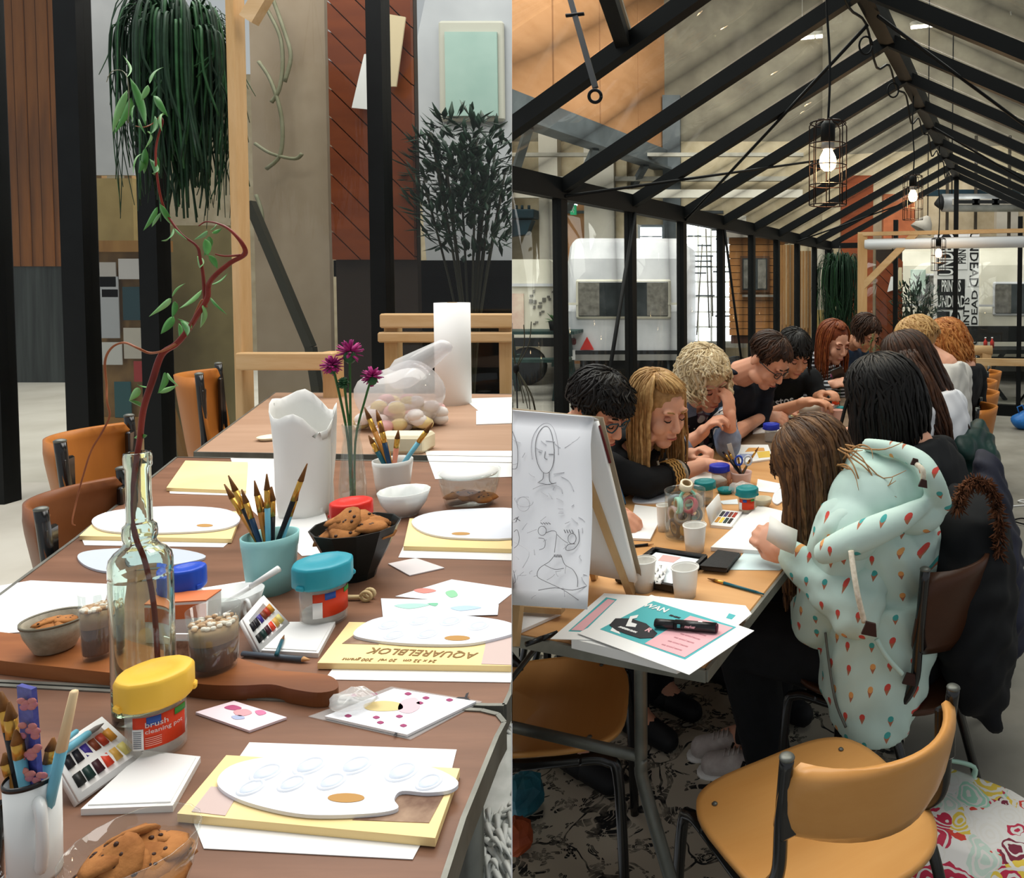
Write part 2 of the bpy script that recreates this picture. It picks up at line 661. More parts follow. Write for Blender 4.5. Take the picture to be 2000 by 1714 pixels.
MB().tube([G(EL + .03, DEND - SPC * 7.0, ZE - .05), G(EL + .03, DEND - SPC * 7.85, .1)], .012, 6).build('brace', BLACK, wl)
MB().tube([G(EL + .03, DEND - SPC * 5.0, ZE - .05), G(EL + .03, DEND - SPC * 4.1, .1)], .010, 6).build('brace', BLACK, wl)
# end wall
mb = MB().beam(G(EL, DEND, ZE), G(ER, DEND, ZE), .07, .06)
we = struct(mb.build('wall_back', BLACK), 'black steel glazed end wall of the greenhouse')
EP = [-1.25, ERG, .085, ER]
for e in EP:
 MB().beam(G(e, DEND, .0), G(e, DEND, ZR - .03 if e == ERG else ZE + (.28 if e in (-1.25, .085) else 0)), .05, .05, up=GE).build('post', BLACK, we)
MB().beam(G(EL, DEND, .06), G(ER, DEND, .06), .08, .12).build('bottom_rail', BLACK, we)
MB().tube([G(.085, DEND, .14), G(.40, DEND, .62)], .012, 6).build('brace', BLACK, we)
for a, b in zip([EL] + EP[:-1], EP):
 MB().grid([[G(a + .03, DEND, .12), G(b - .03, DEND, .12)], [G(a + .03, DEND, ZE - .03), G(b - .03, DEND, ZE - .03)]], thick=.004).build('pane', GLS, we)

# hall around it
mb = MB().box((0, 0, 0), (.3, .3, .3))
def slab(name, a, b, thick, z0, z1, m, clip='R'):
 a, b = Vector(a), Vector(b)
 n = Vector((b.y - a.y, a.x - b.x, 0)).normalized() * thick
 mb = MB().prism([(p.x, p.y) for p in (a, b, b - n, a - n)], z0, z1)
 return mb.build(name, m, clip=clip)
wf = struct(slab('wall_front', (-6.2, 13.2, 0), (1.3, 13.2, 0), .3, 0, 4.0, BEIGE), 'beige painted far wall of the hall behind the caravans')
A1, A2 = G(-3.2, 12.6), G(4.6, 12.6)
wr = struct(slab('wall_right', A1, A2, .3, 0, 3.7, BEIGE), 'pale brick far wall of the hall behind the end of the greenhouse')
struct(slab('wall_gable', (-6.2, 13.25, 4.0), (1.3, 13.25, 0), .25, 4.0, 7.7, ROOFM), 'grey gable of the hall above the beige wall')
struct(slab('wall_gable', A1, A2, .25, 3.7, 7.7, ROOFM), 'grey gable of the hall above the brick wall')
# joints of the brick courses, pilasters and doors on the far walls
def on_wall(px, py):                       # pixel to the Y=13.2 wall
 return P(px, py, 13.2)
for x0, x1, c, dd in ((1060, 1096, CONC2, .25), (1148, 1205, CONC2, .3), (1206, 1228, BEIGE, .2), (1296, 1330, GREYST, .12)):
 a, b = P(x0, 300, 13.2), P(x1, 300, 13.2)
 MB().box(((a.x + b.x) / 2, 13.2 - dd / 2, 2.4), (b.x - a.x, dd, 4.8)).build('pilaster', c, wf)
a, b = P(1103, 395, 13.1), P(1146, 520, 13.1)
MB().box(((a.x + b.x) / 2, 13.12, 1.6), (b.x - a.x, .1, 3.2)).build('timber_panel', PLY, wf)
MB().box((-3.3, 13.1, 2.72), (5, .12, .05)).build('ledge', GREYST, wf, clip='R')
LIT = mat('daylight_pane', 'f4f8ff', emit=2.6)
LIT2 = mat('daylight_pane_low', 'eef4ff', emit=1.2)
a, b = P(1251, 444, 13.05), P(1293, 467, 13.05)
w1 = struct(MB().box(((a.x + b.x) / 2, 13.1, (a.z + b.z) / 2), (b.x - a.x + .1, .1, a.z - b.z + .1)).build('window_1', GREYST), 'high hall window above the grey caravan')
MB().box(((a.x + b.x) / 2, 13.04, (a.z + b.z) / 2), (b.x - a.x, .03, a.z - b.z)).build('pane', LIT, w1)
MB().box(((a.x + b.x) / 2, 13.02, (a.z + b.z) / 2 - .06), (b.x - a.x, .02, .02)).build('glazing_bar', GREYST, w1)
# glazed double door full of daylight, with its grid of bars
a, b = P(1337, 432, 12.2), P(1440, 668, 12.2)
w2 = struct(MB().box(((a.x + b.x) / 2, 12.33, (a.z + b.z) / 2), (b.x - a.x + .3, .1, a.z - b.z + .2)).build('window_2', PALEST), 'tall gridded hall window full of daylight beside the wooden cabin')
nx, nz = 4, 8
for i in range(nx):
 for j in range(nz):
  x0 = a.x + (b.x - a.x) * i / nx
  z0 = b.z + (a.z - b.z) * j / nz
  MB().box((x0 + (b.x - a.x) / nx / 2, 12.26, z0 + (a.z - b.z) / nz / 2), ((b.x - a.x) / nx - .03, .02, (a.z - b.z) / nz - .03)).build('pane', LIT, w2)
rr = random.Random(3)
for i in range(9):
 x = a.x + (b.x - a.x) * (i + .5) / 9
 MB().tube([(x + rr.uniform(-.1, .1), 12.2, b.z + rr.uniform(0, .5)), (x + rr.uniform(-.05, .05), 12.2, a.z - rr.uniform(0, .8))], .012, 5).build('vine', ROOFM, w2)
for j in range(12):
 z = b.z + (a.z - b.z) * rr.random()
 x = a.x + (b.x - a.x) * rr.uniform(0, .6)
 MB().tube([(x, 12.19, z), (x + rr.uniform(.2, .4), 12.19, z)], .014, 5).build('lattice_bar', GREYST, w2)
# plywood clad upper storey along the left side, on a steel girder
E6 = -6.0
g = struct(MB().beam(G(E6, 5.0, 3.66), G(E6, 21, 3.66), .3, .34).build('wall_upper', GREYST, clip='R'), 'plywood clad upper storey carried by a grey girder')
MB().beam(G(E6 + .16, 5, 3.5), G(E6 + .16, 21, 3.5), .12, .04).build('girder_flange', GREYST, g, clip='R')
dd = 5.0
while dd < 12.0:
 MB().box((0, 0, 0), (.05, 1.16, 2.9), Matrix.Translation(G(E6, dd + .6, 5.28)) @ Matrix.Rotation(-YAW, 4, 'Z')).build('panel', PLY, g, clip='R')
 dd += 1.2
MB().beam(G(E6, 12.3, 3.83), G(E6, 12.3, 6.4), .22, .2, up=GE).build('steel_post', PALEST, g)
dd = 12.45
while dd < 18:
 MB().box((0, 0, 0), (.05, 1.36, 2.1), Matrix.Translation(G(E6 - .02, dd + .7, 4.88)) @ Matrix.Rotation(-YAW, 4, 'Z')).build('panel', PLY, g)
 dd += 1.4
MB().beam(G(E6 + .1, 12.2, 6.15), G(E6 + .1, 20, 6.15), .3, .45).build('crane_beam', GREYST, g)
# braces under the girder
for i in range(7):
 d = 6.5 + i * 1.6
 MB().beam(G(E6, d, 3.5), G(E6 - 1.3, d + 1.2, 2.75), .10, .10).build('strut', GREYST, g, clip='R')
for i, (z, t) in enumerate(((3.3, .08), (3.0, .14), (3.62, .06))):
 MB().beam((-6, 13 - .3 * i, z), (.6, 13 - .3 * i, z), .1, t).build('girder', PALEST if i != 1 else CONC2, g, clip='R')
# hall roof
hr = struct(MB().box((1, 9, 7.75), (20, 24, .1)).build('ceiling', ROOFM, clip='R'), 'grey sheet metal roof of the hall with pale trusses')
for i in range(13):
 y = 3.2 + i * 1.15
 MB().beam((-7, y, 7.35), (9, y + 2.0, 7.35), .07, .13).build('purlin', PALEST if i % 2 else ROOFM, hr, clip='R')
for i in range(6):
 MB().beam(G(-5 + i * 2.2, 3, 7.0), G(-5 + i * 2.2, 20, 7.0), .12, .22).build('truss_beam', GREYST if i % 2 else PALEST, hr, clip='R')
TUBE = mat('lit_tube', 'fff6e8', emit=9)
for k, (px, py, px2, py2, Y) in enumerate(((1555, 76, 1670, 65, 13.0), (1780, 54, 1880, 44, 12.0), (1970, 35, 2035, 30, 12.0))):
 a, b = P(px, py, Y), P(px2, py2, Y + .3)
 t = thing('strip_light', ['lit white strip light under the hall roof left of the ridge', 'lit white strip light under the hall roof right of the ridge', 'lit white strip light at the upper right edge of the hall roof'][k], 'light', (a + b) / 2, 0, 'strip lights under the hall roof')
 h = (b - a) / 2
 MB().beam(-h, h, .10, .06).build('housing', PALEST, t, (0, 0, .06))
 for j in range(3):
  p, q = -h + h * 2 * j / 3, -h + h * 2 * (j + .9) / 3
  MB().tube([p, q], .025, 8).build('tube', TUBE, t)
 for s in (-1, 1):
  MB().tube([h * s * .8 + Vector((0, 0, .08)), h * s * .8 + Vector((0, 0, 7.0 - t.location.z))], .008, 5).build('hanger', PALEST, t)

# ================================================================ right: caravans, cabin and the things outside the glass
CARV = mat('caravan_grey', 'cfd0d3', 'b9bbbf', 3, rough=.4)
CARV2 = mat('caravan_cream', 'd9d5c6', 'c6c2b2', 3, rough=.45)
DARKG = mat('dark_window', '23282a', '3c4143', 5, rough=.15, spec=.6)
CURT = mat('grey_curtain', '7d7a73', '585650', 12, rough=.9)
RUB = mat('black_rubber', '101314', rough=.7)
def caravan(name, label, loc, rz, wd, ht, ln, m, m2, win, lights=True, group='caravans parked in the hall'):
 """end towards -y, floor at 0"""
 t = thing(name, label, 'caravan', loc, rz, group)
 z0 = .42 * ht / 2.1
 prof = [(.10, z0), (0, z0 + .12), (-.03, ht * .52), (.02, ht * .56), (.10, ht * .86), (.22, ht * .97), (.42, ht), (ln - .42, ht), (ln - .1, ht * .9), (ln, ht * .5), (ln - .1, z0)]
 mb = MB()
 xs = [(-wd / 2, .10), (-wd / 2 + .05, .02), (-wd / 2 + .10, 0), (wd / 2 - .10, 0), (wd / 2 - .05, .02), (wd / 2, .10)]
 cy, cz = ln / 2, (ht + z0) / 2
 rows = []
 for x, ins in xs:
  rows.append([Vector((x, cy + (y - cy) * (1 - ins / cy), cz + (z - cz) * (1 - ins / (ht / 2)))) for y, z in prof])
 n = len(prof)
 vs = [p for r in rows for p in r]
 fs = [(i * n + k, i * n + (k + 1) % n, (i + 1) * n + (k + 1) % n, (i + 1) * n + k) for i in range(len(xs) - 1) for k in range(n)]
 fs += [tuple(range(n)), tuple(range((len(xs) - 1) * n, len(xs) * n))]
 mb.add(vs, fs)
 body = mb.build('body', m, t)
 w_, h_ = wd * win[0], ht * win[1]
 zc = ht * win[2]
 f = MB().box((0, -.035, zc), (w_, .05, h_), bev=.02).build('window', m2, t)
 MB().box((0, -.055, zc), (w_ - .07, .03, h_ - .06), bev=.01).build('pane', DARKG, f)
 for s in (-1, 1):
  c = MB()
  rows = [[Vector((s * (w_ * .47 - w_ * .22 * j / 14), -.073 - .006 * (j % 2), zc + h_ * q)) for j in range(15)] for q in (-.42, .42)]
  c.grid(rows)
  c.build('curtain', CURT, f)
 MB().box((0, -.05, ht * .56 + .02), (wd * .98, .03, .03)).build('trim_strip', m2, t)
 MB().box((0, -.02, z0 + .12), (wd * .96, .05, .05)).build('bumper', RUB, t)
 MB().box((0, ln / 2, z0 - .06), (wd * .8, ln * .9, .12)).build('chassis', RUB, t)
 for s in (-1, 1):
  wh = MB()
  M = Matrix.Translation((s * (wd / 2 - .14), .95, .28)) @ Matrix.Rotation(PI / 2, 4, 'Y')
  wh.lathe([(0, -.08), (.2, -.08), (.28, -.06), (.28, .06), (.2, .08), (0, .08)], 20, M)
  wh.build('wheel', RUB, t)
  MB().tube([(s * wd * .36, .15, z0), (s * wd * .38, .1, 0)], .02, 6).build('leg', GREYST, t)
 if lights:
  for s in (-1,):
   MB().box((s * wd * .43, -.05, ht * .33), (.09, .05, .09), bev=.02).build('tail_light', mat('dark_red_lens', '5c1411', rough=.3), t)
   MB().box((s * wd * .43, -.05, ht * .245), (.06, .03, .13)).build('reflector', WHITE, t)
   MB().prism([(-.09, -.08), (.09, -.08), (0, .09)], 0, .03, Matrix.Translation((s * wd * .31, -.03, ht * .315)) @ Matrix.Rotation(PI / 2, 4, 'X')).build('warning_triangle', RED, t)
 return t, body
def floor_pt(px, Y):
 p = P(px, 600, Y)
 p.z = 0
 return p
cv, _ = caravan('caravan', 'pale grey caravan with red warning triangles outside the glass wall', floor_pt(1219, 9.6), math.radians(2), 1.55, 2.06, 3.2, CARV, CARV2, (.80, .25, .60))
# cream caravan, side on, cut by the edge
t = thing('caravan', 'cream caravan behind the dark green bench', 'caravan', floor_pt(1010, 10.2), 0, 'caravans parked in the hall')
mb = MB()
prof = [(-2.2, .55), (-2.25, 1.2), (-2.1, 1.68), (-1.9, 1.78), (.45, 1.78), (.58, 1.68), (.66, 1.25), (.62, .55)]
mb.prism([(x, z) for x, z in prof], 0, 1.6, Matrix.Rotation(PI / 2, 4, 'X') @ Matrix.Translation((0, 0, -1.6)))
mb.build('body', CARV2, t, clip='R')
MB().box((-.7, -.02, 1.42), (2.7, .03, .04)).build('trim_strip', CARV, t, clip='R')
MB().box((-.7, -.02, .62), (2.6, .05, .12)).build('skirt', RUB, t, clip='R')
MB().box((-.05, -.02, 1.05), (.30, .02, .50)).build('poster', mat('pink_beige_poster', 'd8c6b4', 'c59f92', 6), t, clip='R')
dc = MB()
for i in range(16):
 q = random.Random(i)
 x, z = q.uniform(.16, .52), q.uniform(.82, 1.35)
 dc.box((x, -.015, z), (q.uniform(.02, .06), .006, q.uniform(.02, .06)))
dc = dc.build('decals', CURT, t, clip='R')
dc['kind'] = 'stuff'
for x in (-1.6, .1):
 MB().lathe([(0, -.08), (.2, -.08), (.27, -.06), (.27, .06), (.2, .08), (0, .08)], 20, Matrix.Translation((x, .1, .27)) @ Matrix.Rotation(PI / 2, 4, 'X')).build('wheel', RUB, t, clip='R')
# green picnic bench
GRN = mat('dark_green_paint', '1d3a36', '142a28', 6, rough=.5)
t = thing('picnic_bench', 'dark green picnic bench in front of the cream caravan', 'bench', floor_pt(1050, 9.0))
for (z, y, x0, x1, d) in ((.82, .35, -.7, .42, .5), (.5, -.1, -.7, .42, .22)):
 n = 4 if d > .3 else 2
 for j in range(n):
  MB().box(((x0 + x1) / 2, y - d / 2 + d * (j + .5) / n, z), (x1 - x0, d / n - .015, .04)).build('plank', GRN, t, clip='R')
for x in (-.5, .25):
 for s in (-1, 1):
  MB().beam((x, .3 + s * .42, 0), (x, .3 + s * .12, .8), .05, .08, up=(1, 0, 0)).build('leg', GRN, t, clip='R')
 MB().beam((x, -.2, .46), (x, .8, .46), .05, .06).build('cross_bar', GRN, t, clip='R')
# leafy pot plant on the bench
t = thing('pot_plant', 'small green pot plant standing on the dark green bench', 'plant', floor_pt(1083, 9.25) + Vector((0, 0, .845)))
MB().lathe([(0, 0), (.06, 0), (.08, .12), (.07, .12), (.05, .02), (0, .02)], 14).build('pot', RUB, t)
LEAFG = mat('leaf_green', '3f6b35', '2b5127', 20, rough=.5)
lf = MB()
q = random.Random(5)
for i in range(26):
 a, e, l = q.uniform(0, 2 * PI), q.uniform(.2, 1.2), q.uniform(.1, .2)
 dv = Vector((math.cos(a) * math.cos(e), math.sin(a) * math.cos(e), math.sin(e)))
 lf.tube([Vector((0, 0, .1)), Vector((0, 0, .1)) + dv * l * .6, Vector((0, 0, .1)) + dv * l - Vector((0, 0, .02))], [.004, .02, .002], 4, flat=.3)
lf.build('foliage', LEAFG, t)
# exit sign
EXG = mat('exit_green', '2f9a6a', emit=.5)
t = thing('exit_sign', 'green and white running man exit sign high on the far wall', 'sign', P(1120, 410, 12.9))
MB().box((0, 0, 0), (.10, .06, .17)).build('panel', EXG, t)
MB().box((0, .04, .1), (.11, .06, .04)).build('lamp', LIT2, t)
fig = MB().ell((.012, -.032, .045), (.012, .004, .012), nu=8, nv=6)
fig.tube([(.008, -.033, .03), (-.005, -.033, -.01), (.015, -.033, -.03), (.005, -.033, -.06)], .006, 5).tube([(-.005, -.033, -.01), (-.02, -.033, -.03), (-.035, -.033, -.03)], .006, 5).tube([(.008, -.033, .025), (.03, -.033, .01)], .005, 5).tube([(.005, -.033, .02), (-.02, -.033, .015)], .005, 5)
fig.build('pictogram', WHITE, t)
# dark green hanging lamp housings, far left
t = thing('winch_box', 'dark teal machine bracket high at the hall wall', 'machine', P(1020, 430, 12.75))
TEAL = mat('dark_teal', '14303a', '0f242c', 5)
MB().box((0, 0, .1), (.5, .3, .16), bev=.02).build('housing', TEAL, t, clip='R')
MB().prism([(-.3, 0), (.2, 0), (.1, -.25), (-.3, -.3)], -.1, .1, Matrix.Rotation(PI / 2, 4, 'X')).build('bracket', TEAL, t, clip='R')
MB().box((0, .28, .1), (.1, .27, .1)).build('arm', TEAL, t, clip='R')
for x in (-.1, .0, .12):
 MB().tube([(x, 0, .18), (x, 0, .26)], .025, 8).build('bolt', TEAL, t, clip='R')
# wooden cabin
CAB = wood('cabin_plank', 'a8743f', '8a5a2e', 'x', 1.5, .55, 6)
CABT = mat('cabin_grey_trim', '8b847b', '746d65', 6)
yc = 9.8
a, b = P(1424, 450, yc), P(1533, 655, yc)
t = thing('wooden_cabin', 'small wooden cabin with horizontal boards and a curtained window', 'cabin', ((a.x + b.x) / 2, yc, 0))
W_ = (b.x - a.x) / 2
zt, zb = a.z, b.z
MB().box((0, .75, (zt + zb) / 2), (W_ * 2 - .02, 1.4, zt - zb)).build('body', CAB, t)
npl = 15
for j in range(npl):
 z = zb + (zt - zb) * (j + .5) / npl
 MB().box((0, .02 - .004 * (j % 2), z), (W_ * 2, .05, (zt - zb) / npl - .008)).build('plank', CAB, t)
MB().box((0, .7, zb - .06), (W_ * 1.9, 1.3, .10)).build('chassis', mat('rust_brown', '4a2a1c'), t)
for x in (-.3, .3):
 MB().lathe([(0, -.08), (.16, -.08), (.22, -.06), (.22, .06), (.16, .08), (0, .08)], 18, Matrix.Translation((x, .2, .22)) @ Matrix.Rotation(PI / 2, 4, 'X')).build('wheel', RUB, t)
rf = MB().prism([(-W_ - .12, zt - .1), (W_ + .08, zt - .1), (W_ + .08, zt - .02), (-W_ - .05, zt + .12)], -1.5, .14, Matrix.Rotation(PI / 2, 4, 'X')).build('roof', CABT, t)
a, b = P(1446, 500, yc), P(1503, 570, yc)
wn = MB().box(((a.x + b.x) / 2 - t.location.x, -.03, (a.z + b.z) / 2), (b.x - a.x, .06, a.z - b.z)).build('window', mat('brown_frame', '5a3a20'), t)
MB().box(((a.x + b.x) / 2 - t.location.x, -.05, (a.z + b.z) / 2), (b.x - a.x - .06, .04, a.z - b.z - .06)).build('pane', DARKG, wn)
for s in (-1, 1):
 MB().grid([[Vector(((a.x + b.x) / 2 - t.location.x + s * (.04 + .11 * j / 8), -.08 - .008 * (j % 2), (a.z + b.z) / 2 + q * (a.z - b.z))) for j in range(9)] for q in (-.4, .4)]).build('curtain', CURT, wn)
MB().box((.05, -.06, b.z - .05), (b.x - a.x + .1, .1, .03)).build('sill', CABT, t)
# plank panels and boards right of the cabin
PLK = wood('tan_plank', '9c7445', '7c5630', 'z', 1.5, .6, 6)
WH2 = mat('offwhite_board', 'bdb6a8', 'a9a294', 4, rough=.7)
for k, (x0, x1, y0, y1, Y, m, nm, lb, ct) in enumerate((
  (1520, 1551, 478, 660, 9.3, PLK, 'plank_panel', 'narrow tan plank panel standing right of the cabin', 'panel'),
  (1560, 1584, 490, 668, 9.2, PLK, 'plank_panel', 'tan plank panel between the last two side posts', 'panel'),
  (1584, 1617, 486, 612, 9.3, WH2, 'white_board', 'off white board standing against the plank panels', 'board'),
  (1588, 1622, 605, 700, 9.15, mat('mustard_board', 'a18b58', '8f7a4a', 6), 'mustard_cabinet', 'mustard coloured low cabinet under the off white board', 'cabinet'))):
 a, b = P(x0, y0, Y), P(x1, y1, Y)
 zb = 0 if nm != 'white_board' else b.z
 t = thing(nm, lb, ct, ((a.x + b.x) / 2, Y, 0))
 n = 4 if nm == 'plank_panel' else 1
 for j in range(n):
  wdt = (b.x - a.x) / n
  MB().box((a.x + wdt * (j + .5) - t.location.x, 0, (a.z + zb) / 2), (wdt - .008 * (n > 1), .04, a.z - zb)).build('plank' if n > 1 else 'panel', m, t)
 if nm != 'white_board':
  MB().box((0, .06, (a.z + zb) / 2 * .9), (b.x - a.x, .06, .08)).build('batten', m, t)
 else:
  MB().beam((0, .05, 0), (0, .05, a.z - .1), .06, .05, up=(1, 0, 0)).build('stand', TIMBER, t)

# ================================================================ right: beyond and along the end wall
# hanging fern-like plant at the corner
FERN = mat('dark_fern', '1d3a26', '12291b', 20, rough=.5)
FERN2 = mat('fern_tip', '2f5a36', '1f4426', 20, rough=.5)
def hanging_plant(name, label, loc, rad, drop, n, seed, clip=None, wr=.012, rope=.5, pot_r=.5):
 t = thing(name, label, 'plant', loc)
 MB().lathe([(0, -.9 * rad * pot_r * 1.6), (rad * pot_r * .7, -.9 * rad * pot_r * 1.6), (rad * pot_r, 0), (rad * pot_r * .92, 0), (rad * pot_r * .6, -.5 * rad), (0, -.5 * rad)], 18).build('pot', RUB, t, clip=clip)
 for k in range(3):
  a = 2 * PI * k / 3
  MB().tube([(rad * pot_r * math.cos(a), rad * pot_r * math.sin(a), 0), (0, 0, rope)], .004, 5).build('rope', BLACK, t, clip=clip)
 q = random.Random(seed)
 for part, m, lo in (('foliage', FERN, .4), ('fronds', FERN2, .15)):
  mb = MB()
  for i in range(n if part == 'foliage' else n // 3):
   a = q.uniform(0, 2 * PI)
   out = rad * (.25 + 1.15 * q.random())
   h = rad * q.uniform(.1, 1.1)
   L = drop * q.uniform(lo, 1) * (.35 + .65 * q.random() ** .5)
   dx, dy = math.cos(a), math.sin(a)
   s = Vector((dx * rad * .3, dy * rad * .3, -.02))
   mb.tube(curve_pts([s, s + Vector((dx * out * .5, dy * out * .5, h)), Vector((dx * out, dy * out, h * .1)), Vector((dx * out * 1.05, dy * out * 1.05, -L * .5)), Vector((dx * out * .95 + q.gauss(0, .04), dy * out * .95 + q.gauss(0, .04), -L))], 3),
     [wr * (.5 + .5 * math.sin(PI * (j + 1) / 14)) for j in range(13)], 4, flat=.35)
  o = mb.build(part, m, t, clip=clip)
 return t
hanging_plant('hanging_plant', 'dark trailing hanging plant in the far corner of the greenhouse', P(1640, 528, 8.0) , .20, .95, 260, 4, wr=.006, rope=.27)
# timber frame with the white roll
yf = 6.9
t = thing('timber_gantry', 'pale timber gantry with a corner brace carrying the white roll', 'frame', floor_pt(1684, yf))
dirf = (floor_pt(2040, yf - .5) - floor_pt(1684, yf))
Lf = dirf.length
dirf.normalize()
zt = P(1684, 457, yf).z
MB().beam((0, 0, 0), (0, 0, zt), .085, .06, up=(0, 1, 0)).build('post', TIMBER, t)
MB().beam(dirf * -.04 + Vector((0, 0, zt)), dirf * Lf + Vector((0, 0, zt)), .06, .035).build('top_rail', TIMBX, t)
MB().beam((0, 0, zt - .50), dirf * .50 + Vector((0, 0, zt)), .05, .06).build('brace', TIMBX, t)
MB().beam(dirf * Lf + Vector((0, 0, 0)), dirf * Lf + Vector((0, 0, zt)), .085, .06, up=(0, 1, 0)).build('post', TIMBER, t)
for s in (.28, Lf * .9):
 MB().tube([dirf * s + Vector((0, 0, zt)), dirf * s + Vector((0, -.02, zt - .2))], .005, 5).build('hook', BLACK, t)
a = P(1690, 477, yf)
ro = thing('white_roll', 'long white rolled screen hung under the timber frame top', 'roll', a)
MB().tube([dirf * 0, dirf * (Lf - .1)], .052, 16).build('sheet', mat('white_screen', 'dfe2e6', rough=.45), ro)
for s in (-.01, Lf - .09):
 MB().tube([dirf * s, dirf * (s + .03)], .03, 10).build('spindle', GREYST, ro)
# low timber barrier at the end
t = thing('timber_barrier', 'low pale timber barrier with a round handrail at the end of the greenhouse', 'barrier', floor_pt(1926, 7.3))
z1 = P(1926, 684, 7.3).z
z2 = P(1950, 704, 7.3).z
MB().beam((0, 0, 0), (0, 0, z1), .09, .09, up=(0, 1, 0)).build('post', TIMBER, t)
MB().tube([(-.55, .1, z1), (.06, -.02, z1)], .05, 12).build('handrail', TIMBX, t)
MB().beam((-.6, -.06, z2), (1.0, -.25, z2), .04, .07).build('rail', TIMBX, t)
MB().beam((.95, -.2, 0), (.95, -.2, z2), .09, .06, up=(0, 1, 0)).build('post', TIMBER, t)
# rusty brown diagonal boards, with flyers
BRN = wood('rust_plank', '8a4420', '652c13', 'x', 1.5, .55, 5)
a, b = P(1712, 486, 9.4), P(1762, 662, 9.4)
t = thing('diagonal_board', 'rust brown board of diagonal planks behind the end wall', 'board', ((a.x + b.x) / 2, 9.4, 0))
def diagonal_boards(t, w_, z0, z1, th, n, m, clip=None):
 """planks running diagonally, each cut to the panel's outline"""
 for j in range(n):
  wd = (w_ + z1 - z0) / n
  p0 = -w_ / 2 + wd * j
  mb = MB()
  s = math.sqrt(.5)
  mb.box((0, 0, 0), (2.2 * (w_ + z1 - z0), th + .006 * (j % 2), wd * s - .008), Matrix.Translation((p0 + wd / 2 - (0), 0, z0)) @ Matrix.Rotation(PI / 4, 4, 'Y'))
  me = mb.mesh('plank', m)
  bm = bmesh.new()
  bm.from_mesh(me)
  for co, no in (((-w_ / 2, 0, 0), (-1, 0, 0)), ((w_ / 2, 0, 0), (1, 0, 0)), ((0, 0, z0), (0, 0, -1)), ((0, 0, z1), (0, 0, 1))):
   bmesh.ops.bisect_plane(bm, geom=bm.verts[:] + bm.edges[:] + bm.faces[:], plane_co=co, plane_no=no, clear_outer=True)
   bmesh.ops.holes_fill(bm, edges=[e for e in bm.edges if e.is_boundary])
  bm.to_mesh(me)
  bm.free()
  if len(me.polygons) == 0:
   continue
  o = bpy.data.objects.new('plank', me)
  COL.objects.link(o)
  o.parent = t
  if clip:
   cut(o, clip)
diagonal_boards(t, b.x - a.x, 0, a.z, .03, 14, BRN)
MB().box((0, .05, a.z / 2), (b.x - a.x, .05, a.z)).build('backing', mat('dark_backing', '2b2018'), t)
PAPER = mat('paper_white', 'f0f0ee', rough=.6)
CREAMP = mat('paper_cream', 'd9c8a4', rough=.6)
for x0, x1, y0, y1, m, lb in ((1733, 1747, 540, 570, PAPER, 'small white flyer pinned on the rust brown board'), (1748, 1762, 522, 568, CREAMP, 'cream paper cone pinned on the rust brown board')):
 p = P((x0 + x1) / 2, (y0 + y1) / 2, 9.35)
 h = (y1 - y0) / 2 * 9.35 / FPX
 wdt = (x1 - x0) / 2 * 9.35 / FPX
 tag(MB().prism([(-wdt, -h), (wdt, -h * .7), (wdt * .9, h), (0, h)], 0, .008, Matrix.Rotation(PI / 2, 4, 'X')).build('flyer', m, None, p), lb, 'flyer')
# shrub
def shrub(name, label, loc, rx, rz_, n, seed, clip=None, m=FERN, L=.12, wr=.02, z0=.3):
 t = thing(name, label, 'shrub', loc)
 MB().lathe([(0, 0), (.16, 0), (.22, .34), (.2, .34), (.17, .28), (0, .28)], 18).build('pot', RUB, t, clip=clip)
 q = random.Random(seed)
 st, mb = MB(), MB()
 for i in range(14):
  a = q.uniform(0, 2 * PI)
  e = Vector((math.cos(a) * rx * q.uniform(.2, .9), math.sin(a) * rx * q.uniform(.2, .9), z0 + rz_ * q.uniform(.8, 1.7)))
  st.tube(curve_pts([(0, 0, .28), (e.x * .3, e.y * .3, e.z * .55), e], 4), .008, 5)
 st.build('stem', mat('dark_stem', '2a2a1c'), t, clip=clip)
 for i in range(n):
  v = Vector((q.gauss(0, .5), q.gauss(0, .5), q.gauss(0, .5)))
  if v.length > 1:
   v.normalize()
  c = Vector((v.x * rx, v.y * rx, z0 + rz_ * (1 + v.z)))
  d = (Vector((v.x, v.y, .5)) + Vector((q.gauss(0, .5), q.gauss(0, .5), q.gauss(0, .5)))).normalized() * L * q.uniform(.6, 1.2)
  mb.tube([c, c + d * .5, c + d], [.003, wr * q.uniform(.6, 1), .002], 4, flat=.25)
 f = mb.build('foliage', m, t, clip=clip)
 return t
shrub('shrub', 'dark green bushy shrub before the pale caravan at the end', floor_pt(1790, 9.0), .30, .42, 420, 8, z0=.65)
# two pale caravans beyond the end wall
caravan('caravan', 'pale caravan with a mint window behind the shrub', floor_pt(1806, 10.6), -.25, .95, 1.98, 2.6, CARV2, CARV, (.30, .2, .70), False)
cv4, _ = caravan('caravan', 'pale caravan with a dark window at the far right', floor_pt(2010, 10.2), -.22, 1.5, 1.98, 3.0, CARV2, CARV, (.66, .24, .62), False)
MINT = mat('mint_blind', 'bcd3c6', rough=.6)
p = P(1793, 551, 10.53)
tag(MB().box((0, 0, 0), (.22, .015, .37), bev=.005).build('mint_blind', MINT, None, p), 'mint blind hanging at the pale caravan behind the shrub', 'blind')
